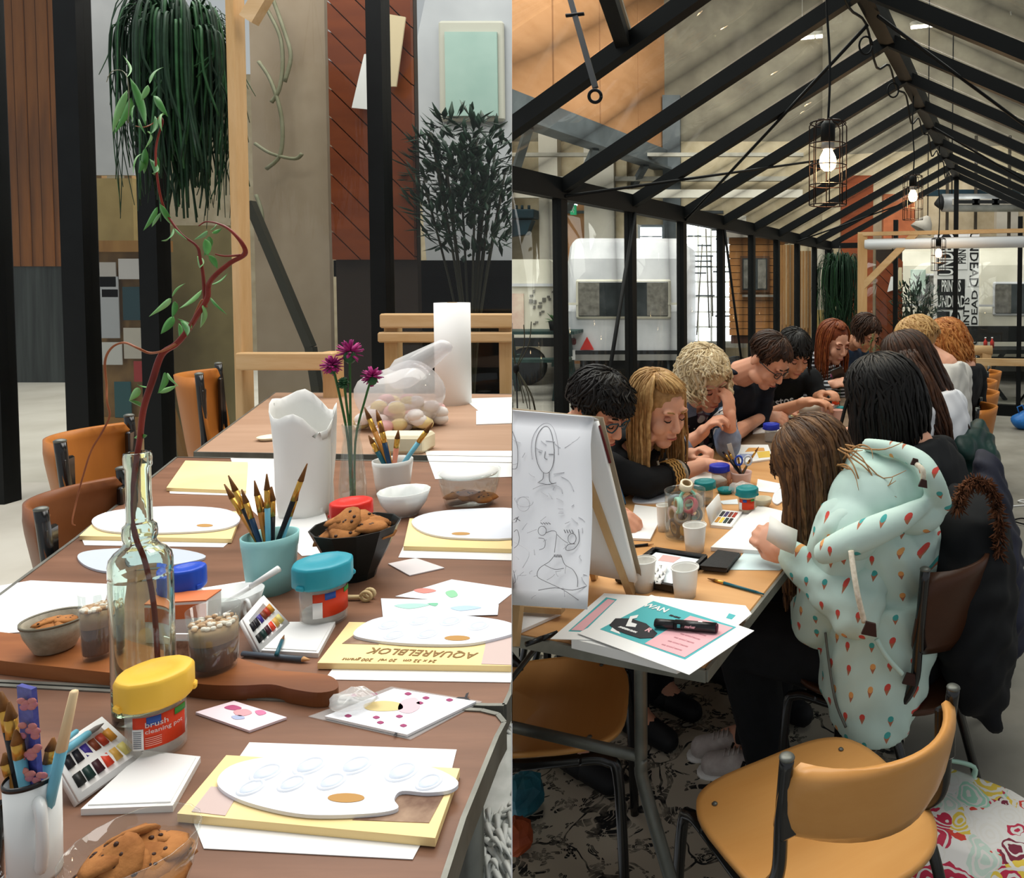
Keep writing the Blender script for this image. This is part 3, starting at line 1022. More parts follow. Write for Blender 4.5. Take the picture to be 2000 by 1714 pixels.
# black trestle bench by the far right caravan
t = thing('trestle_bench', 'black trestle table in front of the far right caravan', 'table', floor_pt(1985, 8.95))
MB().box((0, 0, .62), (1.2, .5, .05)).build('top', RUB, t)
MB().box((0, .28, .80), (1.2, .03, .20)).build('back_board', RUB, t)
for x in (-.36, .42):
 for s in (-1, 1):
  MB().beam((x + s * .24, 0, 0), (x - s * .22, 0, .6), .045, .05, up=(0, 1, 0)).build('leg', RUB, t)
for k, (px, lb) in enumerate(((1925, 'small red bottle on the black trestle table, the left one'), (1938, 'small red bottle on the black trestle table, the right one'))):
 p = P(px, 645, 8.93)
 o = thing('red_bottle', lb, 'bottle', (p.x, p.y, .645), 0, 'red bottles on the trestle table')
 MB().lathe([(0, 0), (.025, 0), (.025, .08), (.01, .1), (.01, .12), (0, .12)], 12).build('body', RED, o)
 MB().lathe([(0, .12), (.012, .12), (.012, .135), (0, .135)], 10).build('cap', WHITE, o)
# banner column
t = thing('banner_column', 'square column papered with black and white block lettering', 'column', floor_pt(1866, 9.7), math.radians(-8))
zt = P(1866, 457, 9.7).z
hw = .265
WPAP = mat('poster_white', 'dcdcda', rough=.6)
KPAP = mat('poster_black', '17181a', rough=.6)
MB().box((0, 0, zt / 2), (2 * hw, 2 * hw, zt)).build('body', WPAP, t)
cells = [(-.265, -.02, 1.55, zt, KPAP), (-.02, .12, 1.62, zt, WPAP), (.12, .265, 1.40, zt, WPAP), (-.265, .09, 1.10, 1.50, KPAP), (-.265, -.1, .25, 1.08, KPAP), (-.1, .06, .25, 1.08, WPAP), (.06, .265, .62, 1.38, WPAP), (.06, .265, .02, .60, KPAP)]
txts = [('UNDEAD', 1), ('PRINT IS', 1), ('UNDEAD', -1), ('PRINT IS|UNDEAD', 0), ('PRINT IS', 1), ('UNDEAD', 1), ('PRINT IS|UNDEAD', 1), ('IS|UNDEAD', 1)]
for (x0, x1, z0, z1, m), (tx, rt) in zip(cells, txts):
 pn = MB().box(((x0 + x1) / 2, -hw - .004, (z0 + z1) / 2), (x1 - x0 - .006, .008, z1 - z0 - .006)).build('poster', m, t)
 ink = WPAP if m is KPAP else KPAP
 lines = tx.split('|')
 mbt = MB()
 for j, ln_ in enumerate(lines):
  off = ((j + .5) / len(lines) - .5)
  if rt:
   sz = (x1 - x0) / len(lines) * 1.05
   L_ = (z1 - z0) * .92
   c = ((x0 + x1) / 2 + off * (x1 - x0), -hw - .009, (z0 + z1) / 2)
   M = Matrix.Translation(c) @ Matrix.Rotation(PI / 2, 4, 'X') @ Matrix.Rotation(rt * PI / 2, 4, 'Z')
  else:
   sz = (z1 - z0) / len(lines) * 1.05
   L_ = (x1 - x0) * .92
   c = ((x0 + x1) / 2, -hw - .009, (z0 + z1) / 2 - off * (z1 - z0))
   M = Matrix.Translation(c) @ Matrix.Rotation(PI / 2, 4, 'X')
  est = sz * .62 * len(ln_)
  text_mb(ln_, sz, .001, sz * .018, mbt, M, 0, 'CENTER', min(1.6, L_ / est))
 mbt.build('lettering', ink, pn, flip=None)
# silver duct, grilles, pilasters on the far brick wall
yd = 11.4
DUCT = mat('galvanised_duct', '8f9494', '707575', 5, rough=.4, metal=.5)
t = thing('air_duct', 'galvanised air duct with slot grilles along the far wall', 'duct', P(1840, 396, yd))
L = P(2030, 396, yd).x - t.location.x
MB().tube([(0, 0, 0), (L, 0, 0)], .14, 16).build('pipe', DUCT, t)
MB().tube([(-.12, 0, -.02), (0, 0, 0)], [.02, .14], 12).build('end_cap', RUB, t)
for k in range(4):
 x = L * (.22 + .2 * k)
 f = MB().box((x, -.14, 0), (.42, .03, .09)).build('grille', PALEST, t)
 MB().box((x, -.157, 0), (.36, .01, .05)).build('slot', RUB, f)
for s in (.1, .95):
 MB().tube([(L * s, 0, .1), (L * s, 0, 5.4 - t.location.z)], .01, 5).build('hanger', BLACK, t)
DARKSEAM = mat('dark_joint', '3a352c')
def wallG(e, d=12.6):
 return G(e, d)
for x0, x1, z0, z1, m in ((1935, 1976, 0, 2.75, CONC2), (1900, 1935, 1.5, 2.3, BEIGE), (1720, 1780, 0, 2.9, mat('orange_brick', 'a8623c', '8d4f30', 6)), (1640, 1700, 0, 3.2, BRN)):
 a, b = P(x0, 500, 12.2), P(x1, 500, 12.2)
 MB().box(((a.x + b.x) / 2, 12.0 + (wallG(0).y - 12.6) * .0, (z0 + z1) / 2), (b.x - a.x, .2, z1 - z0)).build('pilaster', m, wr)
for x in (1853, 1909, 1975):
 a = P(x, 400, 11.6)
 MB().box((a.x, 11.7, 2.6), (.04, .05, 2.4)).build('conduit', DARKSEAM, wr)
MB().box((P(1930, 372, 11.5).x, 11.8, P(1930, 372, 11.5).z), (1.8, .08, .1)).build('pipe', TEAL, wr)
# spotlight dish high at the end
t = thing('dish_lamp', 'grey dish spotlight hanging in front of the far wall', 'lamp', P(1812, 425, 10.2))
MB().lathe([(0, .02), (.03, .02), (.1, -.06), (.16, -.2), (.15, -.2), (.09, -.07), (0, 0)], 20, Matrix.Rotation(.5, 4, 'Y')).build('shade', PALEST, t)
MB().tube([(0, 0, .02), (0, 0, 7.7 - t.location.z)], .008, 5).build('cord', BLACK, t)
MB().ell((-.05, 0, -.1), (.04, .04, .05)).build('bulb', WHITE, t)
# blue bag on the floor, cables
p = PZ(1996, 838, 0)
t = MB()
q = random.Random(2)
t.ell((0, 0, .09), (.10, .09, .09), nu=14, nv=9)
t.v = [(x * (1 + .15 * math.sin(9 * x + 20 * z)), y * (1 + .12 * math.sin(23 * z + 9 * x)), z * (1 + .1 * math.sin(30 * x))) for x, y, z in t.v]
t.tube([(-.03, 0, .16), (-.05, 0, .22), (.0, 0, .24), (.03, 0, .17)], .008, 5)
tag(t.build('plastic_bag', mat('blue_plastic', '2f78c4', '2561a6', 20, rough=.35), None, p), 'crumpled bright blue plastic bag on the floor at the right edge', 'bag')
for k, (lb, m, r0) in enumerate((('thin white cable coiled on the concrete floor', WHITE, .07), ('thin black cable looping below the white one', BLACK, .10))):
 p = PZ(1990, 985 + 40 * k, .006)
 pts = [(math.cos(a * .7) * r0 * (1 + .1 * math.sin(a * 3)) + .02 * a, math.sin(a * .7) * r0 * .8 + .01 * a, .004 * (a % 3)) for a in range(18)]
 pts = [(-.35, .02, 0), (-.2, -.05, 0)] + pts if k == 0 else pts
 tag(MB().tube(curve_pts(pts, 4), .0045, 6).build('cable', m, None, p), lb, 'cable')
# stems of a wire-like dry plant just inside the glass, by the easel
t = thing('dry_stems', 'loose bunch of thin dry stems hanging by the glass beside the easel', 'plant', P(1008, 720, 2.75))
MB().ell((0, 0, 0), (.012, .012, .02), nu=8, nv=6).build('knot', BLACK, t, clip='R')
STEM = mat('dry_stem', '3c3b2c')
MB().tube([(0, 0, 0), (.01, 0, -.5), (0, 0, -t.location.z)], .003, 4).build('stem', BLACK, t)
q = random.Random(9)
for i in range(9):
 s = 1 if i < 5 else -1
 dx = q.uniform(-.02, .07)
 MB().tube(curve_pts([(0, 0, 0), (dx, q.uniform(-.02, .02), -.09 * s), (dx * 1.2, 0, -.2 * s * q.uniform(.6, 1))], 5), .002, 4).build('stem', STEM, t, clip='R')
# ================================================================ right: lamps
CAGE = mat('copper_black_wire', '2a1a14', '14100e', 30, rough=.4, metal=.7)
BULB = mat('warm_bulb', 'ffd9a8', emit=14)
PORC = mat('grey_porcelain', '8d8b88', rough=.3)
def cage_lamp(label, px, py, Y):
 c = P(px, py, Y)
 t = thing('pendant_lamp', label, 'lamp', c, 0, 'caged pendant lamps on the ridge')
 R, z0, z1 = .062, -.15, .12
 cg = MB()
 for z in (z0, z0 + .065, z0 + .13, z0 + .2, z1):
  r = R if z < z1 else R * .96
  cg.tube([(r * math.cos(a * PI / 12), r * math.sin(a * PI / 12), z) for a in range(25)], .0021, 5, caps=False)
 for k in range(8):
  a = PI * k / 4
  p = Vector((math.cos(a), math.sin(a), 0))
  cg.tube([p * R * 1.0 + Vector((0, 0, z0)), p * R + Vector((0, 0, z1 - .01)), p * R * .8 + Vector((0, 0, z1 + .006)), p * .02 + Vector((0, 0, z1 + .012))], .0021, 5)
 cg.build('cage', CAGE, t)
 MB().lathe([(0, .13), (.012, .13), (.02, .12), (.024, .115), (.024, .06), (.0, .06)], 16).build('socket', BLACK, t)
 MB().lathe([(0, .062), (.021, .062), (.022, .035), (.0, .035)], 16).build('collar', PORC, t)
 MB().lathe([(0, .045), (.013, .045), (.016, .03), (.026, .01), (.029, -.008), (.024, -.027), (.013, -.036), (0, -.038)], 18).build('bulb', BULB, t)
 zt = ZR - .04 - c.z
 MB().tube(curve_pts([(0, 0, .12), (.006, 0, zt * .4), (-.006, 0, zt * .7), (0, 0, zt)], 5), .0045, 6).build('cord', BLACK, t)
 l = bpy.data.lights.new('bulb_light', 'POINT')
 l.energy = 4
 l.color = (1, .62, .3)
 l.shadow_soft_size = .03
 o = bpy.data.objects.new('bulb_light', l)
 o.location = (0, 0, -.065)
 o.parent = t
 COL.objects.link(o)
 return t
cage_lamp('caged pendant lamp with a glowing bulb, the large one hanging lowest over the table', 1617, 312, 2.44)
cage_lamp('caged pendant lamp with a glowing bulb, the middle one of the ridge row', 1783, 382, 4.58)
cage_lamp('caged pendant lamp glowing small before the white roll at the end', 1833, 494, 6.2)
# festoon cable along the ridge and the ring-ended window stay
t = thing('ridge_cable', 'black cable looped along under the roof ridge', 'cable', G(ERG, 5, ZR - .07))
pts = []
for i in range(9):
 d = 2.6 + i * .65
 pts += [G(ERG - .04, d, ZR - .06) - t.location, G(ERG - .05, d + .33, ZR - (.16 if i % 2 else .10)) - t.location]
MB().tube(curve_pts(pts, 4), .006, 6).build('cord', BLACK, t)
for d in (3.3, 4.1):
 MB().tube([G(ERG - .05, d, ZR - .1) - t.location + Vector((.03 * math.cos(a), 0, .04 * math.sin(a) - .04)) for a in [i * PI / 8 for i in range(17)]], .005, 5).build('loop', BLACK, t)
a, b = P(1120, 20, 1.62), P(1166, 182, 1.50)
t = thing('window_stay', 'black window stay with a ring end hanging from the roof vent', 'rod', b)
d = a - b
MB().beam(d * .06, d * 1.25, .012, .005, up=(0, 1, 0)).build('rod', mat('grey_black_rod', '2b2e30', rough=.35, metal=.5), t)
rg = MB()
for dy in (0,):
 rg.tube([(.0125 * math.cos(i * PI / 10) - .004, .006 * math.sin(i * PI / 5) * 0, .0125 * math.sin(i * PI / 10) - .006) for i in range(21)], .0035, 8)
rg.build('ring', BLACK, t)
MB().tube([d * .93 + Vector((-.02, 0, 0)), d * .93 + Vector((.02, 0, .004))], .004, 6).build('pivot', BLACK, t)

# ================================================================ right: rug, tables
t = NT('floral_rug')
v = t.obj((5.2, 5.2, 5.2))
wv = t.n('VectorMath', {0: v, 1: t.n('VectorMath', {0: t.n('TexNoise', {'Vector': v, 'Scale': 1.2}).outputs[1], 1: (.10, .10, .10)}, operation='SCALE').outputs[0]}, operation='ADD').outputs[0]
def flowers(vec, scale, rad, petals, seed):
 vv = t.n('VectorMath', {0: vec, 1: (seed, seed * .7, 0)}, operation='ADD').outputs[0]
 vo = t.n('TexVoronoi', {'Vector': vv, 'Scale': scale, 'Randomness': .8}, voronoi_dimensions='2D')
 df = t.n('VectorMath', {0: t.n('VectorMath', {0: vv, 1: (scale, scale, scale)}, operation='MULTIPLY').outputs[0], 1: t.n('VectorMath', {0: vo.outputs['Position'], 1: (scale, scale, scale)}, operation='MULTIPLY').outputs[0]}, operation='SUBTRACT').outputs[0]
 sp = t.n('SeparateXYZ', [df])
 an = t.math('ARCTAN2', sp.outputs[1], sp.outputs[0])
 r = vo.outputs['Distance']
 k = t.math('SINE', t.math('MULTIPLY', an, float(petals)))
 lim = t.math('MULTIPLY_ADD', k, rad * .38, rad * .72)
 ring = t.math('MULTIPLY', t.math('LESS_THAN', r, lim), t.math('GREATER_THAN', r, rad * .16))
 vein = t.math('GREATER_THAN', t.math('SINE', t.math('MULTIPLY', r, 70.0)), -.80)
 return t.math('MULTIPLY', ring, vein)
f1 = flowers(wv, .9, .36, 7, 0)
f2 = flowers(wv, 1.9, .28, 5, 3.3)
f3 = flowers(wv, 3.4, .24, 3, 7.1)
vl = t.n('TexVoronoi', {'Vector': wv, 'Scale': .62}, voronoi_dimensions='2D', feature='DISTANCE_TO_EDGE')
lines = t.math('LESS_THAN', vl.outputs[0], .010)
allm = t.math('MAXIMUM', t.math('MAXIMUM', f1, f2), t.math('MAXIMUM', f3, lines))
wear = t.ramp(t.noise(v, 3, 5), .25, .55)
t.base(t.mix(t.math('MULTIPLY', allm, wear), lin('bdb5a3'), lin('121417')))
t.b.inputs['Roughness'].default_value = .95
RUG = t.m
cor = [G(-1.75, .45), G(-.34, .62), G(-.2, 6.6), G(-1.75, 6.6)]
o = MB().prism([(p.x, p.y) for p in cor], .0, .008).build('rug', RUG, clip='R')
tag(o, 'large cream rug with a black floral pattern under the tables', 'rug')

TOPW = wood('orange_table_wood', 'd0a06c', 'bd8a56', 'x', 1.6, .42, 7, dark='a87844')
TOPW2 = wood('greyed_table_wood', '86715c', '6f5b48', 'x', 1.6, .5, 7, dark='57473a')
GALV = mat('galvanised_tube', '6e706a', '585a55', 12, rough=.42, metal=.55)
def folding_table(name, label, e0, e1, d0, d1, z, m, group, clip='R'):
 c = G((e0 + e1) / 2, (d0 + d1) / 2)
 t = thing(name, label, 'table', c, -YAW, group)
 w_, l_ = e1 - e0, d1 - d0
 MB().box((0, 0, z - .009), (w_ - .012, l_ - .012, .018), bev=.003).build('tabletop', m, t)
 for a, b in (((-w_ / 2, -l_ / 2), (w_ / 2, -l_ / 2)), ((w_ / 2, -l_ / 2), (w_ / 2, l_ / 2)), ((w_ / 2, l_ / 2), (-w_ / 2, l_ / 2)), ((-w_ / 2, l_ / 2), (-w_ / 2, -l_ / 2))):
  MB().beam((*a, z - .0105), (*b, z - .0105), .007, .022).build('edge_band', ALU, t)
 bo = MB()
 for x in (-.29, -.265):
  for yy in (-l_ / 2 - .004,):
   bo.tube([(x + w_ * .2, yy - .002, z - .02), (x + w_ * .2, yy + .004, z - .02)], .004, 8)
 bo.build('rivet', BLACK, t)
 for s in (-1, 1):
  y = s * (l_ / 2 - .05)
  for x in (-w_ * .21, w_ * .265):
   MB().tube(curve_pts([(x, y, z - .03), (x, y, z - .2), (x, y, .52), (x + .02 * (1 if x > 0 else -1), y + s * .005, .44), (x + .20 * (1 if x > 0 else -1), y + s * .05, .02), (x + .205 * (1 if x > 0 else -1), y + s * .05, .0)], 5), .0125, 12).build('leg', GALV, t)
  MB().tube([(-w_ * .21, y, .53), (w_ * .265, y, .53)], .011, 10).build('stretcher', GALV, t)
  MB().tube([(-w_ * .2, y - s * .35, z - .03), (-w_ * .21, y, .6)], .006, 8).build('brace', GALV, t)
 cut_all(t, clip)
 return t
TE0, TE1 = -1.171, -.503
folding_table('folding_table', 'orange topped folding table with a worn metal edge, nearest the easel', TE0, TE1, 1.16, 2.80, TR, TOPW, 'folding tables under the greenhouse')
folding_table('folding_table', 'grey brown folding table in the middle of the greenhouse row', TE0, TE1, 2.815, 4.45, TR, TOPW2, 'folding tables under the greenhouse')
folding_table('folding_table', 'grey brown folding table at the far end of the greenhouse row', TE0, TE1, 4.465, 6.1, TR, TOPW2, 'folding tables under the greenhouse')

# ================================================================ chairs
CHW = wood('honey_plywood', 'd09a5a', 'c08646', 'x', 1.2, .35, 5, coat=.15)
CHD = wood('dark_plywood', '4a2d1c', '382014', 'x', 1.2, .4, 5)
CHO = wood('orange_plywood', 'b9742f', 'a2622a', 'z', 1.2, .4, 5)
STEELB = mat('gloss_black_tube', '0c0d0f', rough=.22, spec=.6)
def school_chair(label, M, m=CHW, group='school chairs', clip=None, cat='chair', zb=.58, zt=.78):
 """faces +y; seat at .445"""
 t = thing('school_chair', label, cat, M=M, group=group)
 ou = []
 for k in range(48):
  a = 2 * PI * k / 48
  ca, sa = math.cos(a), math.sin(a)
  x = math.copysign(abs(ca) ** .62, ca)
  y = math.copysign(abs(sa) ** .62, sa)
  ou.append((x * (.195 + .012 * y), y * .195 + .0))
 rings = []
 for f in (0, .5, .8, .95, 1.0):
  rings.append([(x * f, y * f, .445 + .012 * (f ** 4) * (x / .2) ** 2 - .018 * max(0, y / .195 * f - .75) ** 1 * 1 + (.012 * max(0, -y / .195 * f - .6))) for x, y in ou])
 mb = MB()
 vs = [rings[0][0]] + [p for r in rings[1:] for p in r]
 N = 48
 fs = [(0, 1 + k, 1 + (k + 1) % N) for k in range(N)]
 for r in range(len(rings) - 2):
  fs += [(1 + r * N + k, 1 + (r + 1) * N + k, 1 + (r + 1) * N + (k + 1) % N, 1 + r * N + (k + 1) % N) for k in range(N)]
 n0 = len(vs)
 low = [(x, y, z - .011) for x, y, z in vs]
 lastr = 1 + (len(rings) - 2) * N
 fs += [tuple(i + n0 for i in f[::-1]) for f in fs]
 fs += [(lastr + k, lastr + k + n0, lastr + (k + 1) % N + n0, lastr + (k + 1) % N) for k in range(N)]
 mb.add(vs + low, fs, 0, True)
 st = mb.build('seat', m, t)
 sc = MB()
 for x, y in ((-.15, .12), (.15, .12), (-.155, -.08), (.155, -.08)):
  sc.ell((x, y, .4515), (.006, .006, .003), nu=8, nv=4)
 sc.build('screw', GALV, st)
 rows = []
 for i in range(9):
  f = i / 8
  z = zb + (zt - zb) * f
  inset = .035 * (abs(2 * f - 1) ** 5)
  rows.append([Vector((math.sin(q) * (.19 - inset) / math.sin(.8), -.225 + (1 - math.cos(q)) * .30 - .035 * f, z)) for q in [(-.8 + 1.6 * j / 16) for j in range(17)]])
 MB().grid(rows, thick=.011).build('backrest', m, t)
 for s in (-1, 1):
  x = s * .178
  MB().tube(curve_pts([(x, -.165, zt + .012), (x, -.15, zb + .04), (x, -.14, zb - .05), (x, -.10, .46), (x, -.05, .425), (x, .05, .42), (x, .13, .42)], 5), .0115, 12).build('back_post', STEELB, t)
  MB().ell((x, -.165, zt + .014), (.0125, .0125, .006)).build('cap', GALV, t)
  br = MB().box((x * .93, -.158 + .0, (zb + zt) / 2), (.045, .012, (zt - zb) * .75), bev=.004)
  br.build('bracket', STEELB, t)
  MB().tube(curve_pts([(x, .10, .42), (x * 1.02, .16, .415), (x * 1.06, .185, .36), (x * 1.16, .20, .0)], 5), .0115, 12).build('leg', STEELB, t)
  MB().tube(curve_pts([(x, -.02, .42), (x * 1.02, -.08, .405), (x * 1.06, -.12, .34), (x * 1.16, -.215, .0)], 5), .0115, 12).build('leg', STEELB, t)
 MB().tube([(-.178, .13, .42), (.178, .13, .42)], .011, 10).build('cross_tube', STEELB, t)
 MB().tube([(-.178, -.06, .42), (.178, -.06, .42)], .011, 10).build('cross_tube', STEELB, t)
 if clip:
  cut_all(t, clip)
 return t
def chair_M(loc, fd, s=1.0, tilt=0):
 f = Vector((fd[0], fd[1], 0)).normalized()
 x = Vector((f.y, -f.x, 0))
 M = Matrix((x, f, Vector((0, 0, 1)))).transposed().to_4x4() @ Matrix.Diagonal((s, s, s, 1))
 M.translation = Vector((loc[0], loc[1], loc[2] if len(loc) > 2 else 0))
 return M
L_, R_ = PZ(1537, 1478, .705), PZ(1862, 1342, .705)
cdir = (R_ - L_)
fdir = Vector((-cdir.y, cdir.x, 0)).normalized()
sc_ = cdir.length / .356
cc = (L_ + R_) / 2 + fdir * .165 * sc_
Mx = chair_M((cc.x, cc.y, 0), fdir, 1)
Mx = Mx @ Matrix.Diagonal((sc_, sc_, .98, 1))
school_chair('honey plywood chair with black tube frame standing empty in the foreground', Mx, zb=.565, zt=.705)
p = PZ(1062, 1375, .445)
school_chair('honey plywood chair tucked under the near end of the table', chair_M((p.x, p.y), GE * .9 + GD * .45, 1.0), clip='R')
for k, (px, py, Y) in enumerate(((1912, 786, 3.75), (1918, 762, 4.25), (1916, 742, 4.75), (1926, 728, 5.25))):
 q = P(px + 14, py, Y)
 c = q - GE * .20
 if k == 0:
  sch = school_chair('orange plywood chair back nearest the green quilted coat', chair_M((c.x, c.y), -GE, 1.0), CHO, 'chairs along the right side of the far table', zb=.60, zt=.80)
 else:
  dup(sch, M=chair_M((c.x, c.y), -GE, 1.0), label=['orange plywood chair second behind the green quilted coat', 'orange plywood chair third behind the green quilted coat', 'orange plywood chair farthest along, by the timber barrier'][k - 1])

# ================================================================ right: things on the near table
def paper_mat(name, base='efefec', ink='c8c8c8', amt=.0):
 return mat(name, base, rough=.6)
PWH = mat('sheet_white', 'eeeeec', rough=.6)
PWH2 = mat('sheet_cool_white', 'e6e8ec', rough=.6)
CRM = mat('sheet_cream', 'ece2cc', rough=.65)
TEALP = mat('print_teal', '4fb0b5', rough=.6)
PINKP = mat('print_pink', 'e6b0b6', rough=.6)
DARKP = mat('print_dark', '2b2b30', rough=.6)
def sheet(name, lb, cat, pts, z=TR, t=.0012, m=PWH, group=None, clip='R'):
 o = flat(name, pts, z, t, m, None, lb, clip)
 return tag(o, lb, cat, group)
def print_on(parent, pts, z, m, name='print', lb=None, t=.0004, clip='R'):
 return flat(name, pts, z, t, m, parent, lb, clip)
# easel with its pad of drawings
T0, T1 = P(930, 800, 1.57), P(1156, 820, 1.447)
t = thing('table_easel', 'small pale wood table easel holding the sketch pad', 'easel', PZ(1100, 1215, TR))
O = t.location
def eb(a, b, w_=.022, h_=.014, nm='leg', up=(1, 0, 0)):
 MB().beam(a - O, b - O, w_, h_, up=up).build(nm, TIMBER, t, clip='R')
fo = PZ(1004, 1262, TR)
eb(fo, P(1050, 840, 1.54), .026, .014)
rf = PZ(1234, 1160, TR)
eb(rf, P(1112, 840, 1.475), .026, .014)
eb(PZ(1162, 1130, TR), P(1090, 840, 1.5), .02, .012)
eb(PZ(1020, 1185, TR + .02) , PZ(1100, 1190, TR + .02), .02, .012, 'rest', (0, 0, 1))
tp = thing('sketch_pad', 'large sketch pad with pencil portraits flipped over the easel', 'pad', (T0 + T1) / 2)
O = tp.location
B0, B1 = P(930, 1180, 1.393), P(1150, 1188, 1.27)
bl = B0 + (B1 - B0)
nf = (T1 - T0).cross(Vector((0, 0, 1))).normalized()
rows = []
for i in range(15):
 f = i / 14
 row = []
 for j in range(9):
  g = j / 8
  a = T0.lerp(T1, g)
  b = B0.lerp(B1, g)
  p = a.lerp(b, f) + nf * (.012 * math.sin(PI * min(1, f * 6) / 2) - .012) + Vector((0, 0, -.0))
  p += nf * (.006 * math.sin(f * 5 + g * 2))
  row.append(p - O)
 rows.append(row)
over = []
for i in range(5):
 an = PI * (i / 4) * .5
 over.append([T0.lerp(T1, j / 8) - O + Vector((0, 0, .010 * math.sin(PI / 2 - an * 0) * math.cos(PI / 2 - an) - .004)) - nf * (.022 - .022 * math.sin(an)) for j in range(9)])
front = MB().grid(over + rows, thick=.0012).build('drawing_sheet', PWH2, tp, clip='R')
# pad leaning back behind it
K0, K1 = T0 - nf * .016, T1 - nf * .016 + Vector((.004, 0, -.004))
D1 = P(1246, 1132, 1.56)
D0 = D1 + (T0 - T1)
rows = [[(K0.lerp(K1, j)).lerp(D0.lerp(D1, j), i / 6) - O for j in (0, .5, 1)] for i in range(7)]
MB().grid(rows, thick=.010).build('page_block', PWH, tp, clip='R')
off = (D1 - K1).cross(T1 - T0).normalized()
if off.y < 0:
 off = -off
rows = [[(K0.lerp(K1, j)).lerp(D0.lerp(D1, j), i / 6) - O + off * .016 for j in (0, .5, 1)] for i in range(7)]
MB().grid(rows, thick=.003).build('backing_board', mat('grey_board', '9b8b74', rough=.8), tp, clip='R')
# pencil drawing: thin raised lines on the sheet
GRA = mat('graphite', '6e6e72', rough=.7)
GRAL = mat('graphite_light', 'b9b9be', rough=.7)
def on_sheet(px, py):
 n = (T1 - T0).cross(B1 - T1).normalized()
 r = ray(px, py)
 o_ = Vector((0, 0, HC))
 s = (T1 - o_).dot(n) / r.dot(n)
 return o_ + r * s
def pencil(lines, m, rad, nm):
 mb = MB()
 for ln_ in lines:
  pts = []
  for x, y in ln_:
   p = on_sheet(x, y)
   f = max(0, min(1, (T1.z - p.z) / (T1.z - B1.z)))
   g = max(0, min(1, (p.x - T0.x) / (T1.x - T0.x)))
   p += nf * (.012 * math.sin(PI * min(1, f * 6) / 2) - .012 + .006 * math.sin(f * 5 + g * 2) + .0003)
   pts.append(p - O)
  mb.tube(curve_pts(pts, 4), rad, 4)
 o = mb.build(nm, m, tp, clip='R')
 o['kind'] = 'stuff'
ovl = lambda cx, cy, rx, ry, a0=0, a1=360, n=14: [(cx + rx * math.cos(math.radians(a0 + (a1 - a0) * i / n)), cy + ry * math.sin(math.radians(a0 + (a1 - a0) * i / n))) for i in range(n + 1)]
pencil([ovl(1067, 878, 18, 46), [(1062, 922), (1060, 935), (1052, 941)], [(1073, 922), (1073, 940), (1080, 945)], [(1050, 942), (1068, 946), (1085, 943)], [(1068, 880), (1066, 893), (1071, 896)], [(1055, 881), (1060, 883)], [(1074, 886), (1083, 886)],
  [(1002, 838), (1012, 860), (1015, 880), (1012, 912), (1000, 914)], [(1004, 858), (1003, 880), (1000, 895)],
  ovl(1055, 1038, 8, 9), ovl(1114, 1053, 8, 10), [(1048, 1052), (1060, 1055), (1060, 1070), (1050, 1075)], [(1062, 1042), (1075, 1038), (1083, 1042), (1082, 1060), (1080, 1080)], [(1084, 1045), (1095, 1055), (1106, 1062)], [(1126, 1035), (1128, 1058), (1118, 1073), (1103, 1075), (1106, 1065), (1120, 1063)],
  [(1080, 1086), (1070, 1098), (1052, 1110), (1048, 1125), (1062, 1134), (1100, 1150), (1132, 1170)], [(1094, 1086), (1102, 1103), (1118, 1112), (1128, 1128), (1129, 1145)], [(1052, 1152), (1085, 1147), (1120, 1151), (1148, 1143)], [(1062, 1104), (1082, 1112), (1100, 1110)],
  [(1000, 1040), (1006, 1036), (1010, 1050), (1008, 1064), (1000, 1072)], [(1010, 1010), (1000, 1016)], [(1000, 1115), (1005, 1135), (1001, 1140)]], GRA, .0006, 'pencil_line')
pencil([[(1080 + 3 * i, 1084), (1082 + 3 * i, 1089)] for i in range(5)] + [[(1052 + 5 * i, 1022), (1056 + 5 * i, 1025)] for i in range(4)] + [[(1098 + 5 * i, 1036), (1101 + 5 * i, 1042)] for i in range(4)] + [[(1008, 1012), (1004, 1020)], [(1004, 1012), (1012, 1018)]], GRA, .0009, 'pencil_hatching')
q = random.Random(1)
sm = []
for i in range(46):
 x, y = q.uniform(1002, 1140), q.uniform(850, 1165)
 an = q.uniform(0, PI)
 l = q.uniform(6, 22)
 sm.append([(x, y), (min(1148, x + l * .5 * math.cos(an) + q.uniform(-3, 3)), y + l * .5 * math.sin(an)), (min(1148, x + l * math.cos(an)), y + l * math.sin(an))])
sm.append(ovl(1067, 878, 26, 52, -200, 10))
sm += [ovl(1020, 985, 12, 14), ovl(1023, 980, 16, 10, 0, 300), [(1000, 1060), (1030, 1080), (1018, 1110)], [(1095, 930), (1110, 940), (1118, 960)], [(1040, 955), (1060, 947), (1090, 950), (1096, 965)]]
pencil(sm, GRAL, .0006, 'faint_sketch')
RNG = mat('dark_red_binding', '5e1c1c', rough=.6)
MB().tube([K1 - O + Vector((.001, 0, -.01)), K1.lerp(D1, .25) - O + Vector((.002, 0, 0))], .003, 6).build('binding', RNG, tp, clip='R')
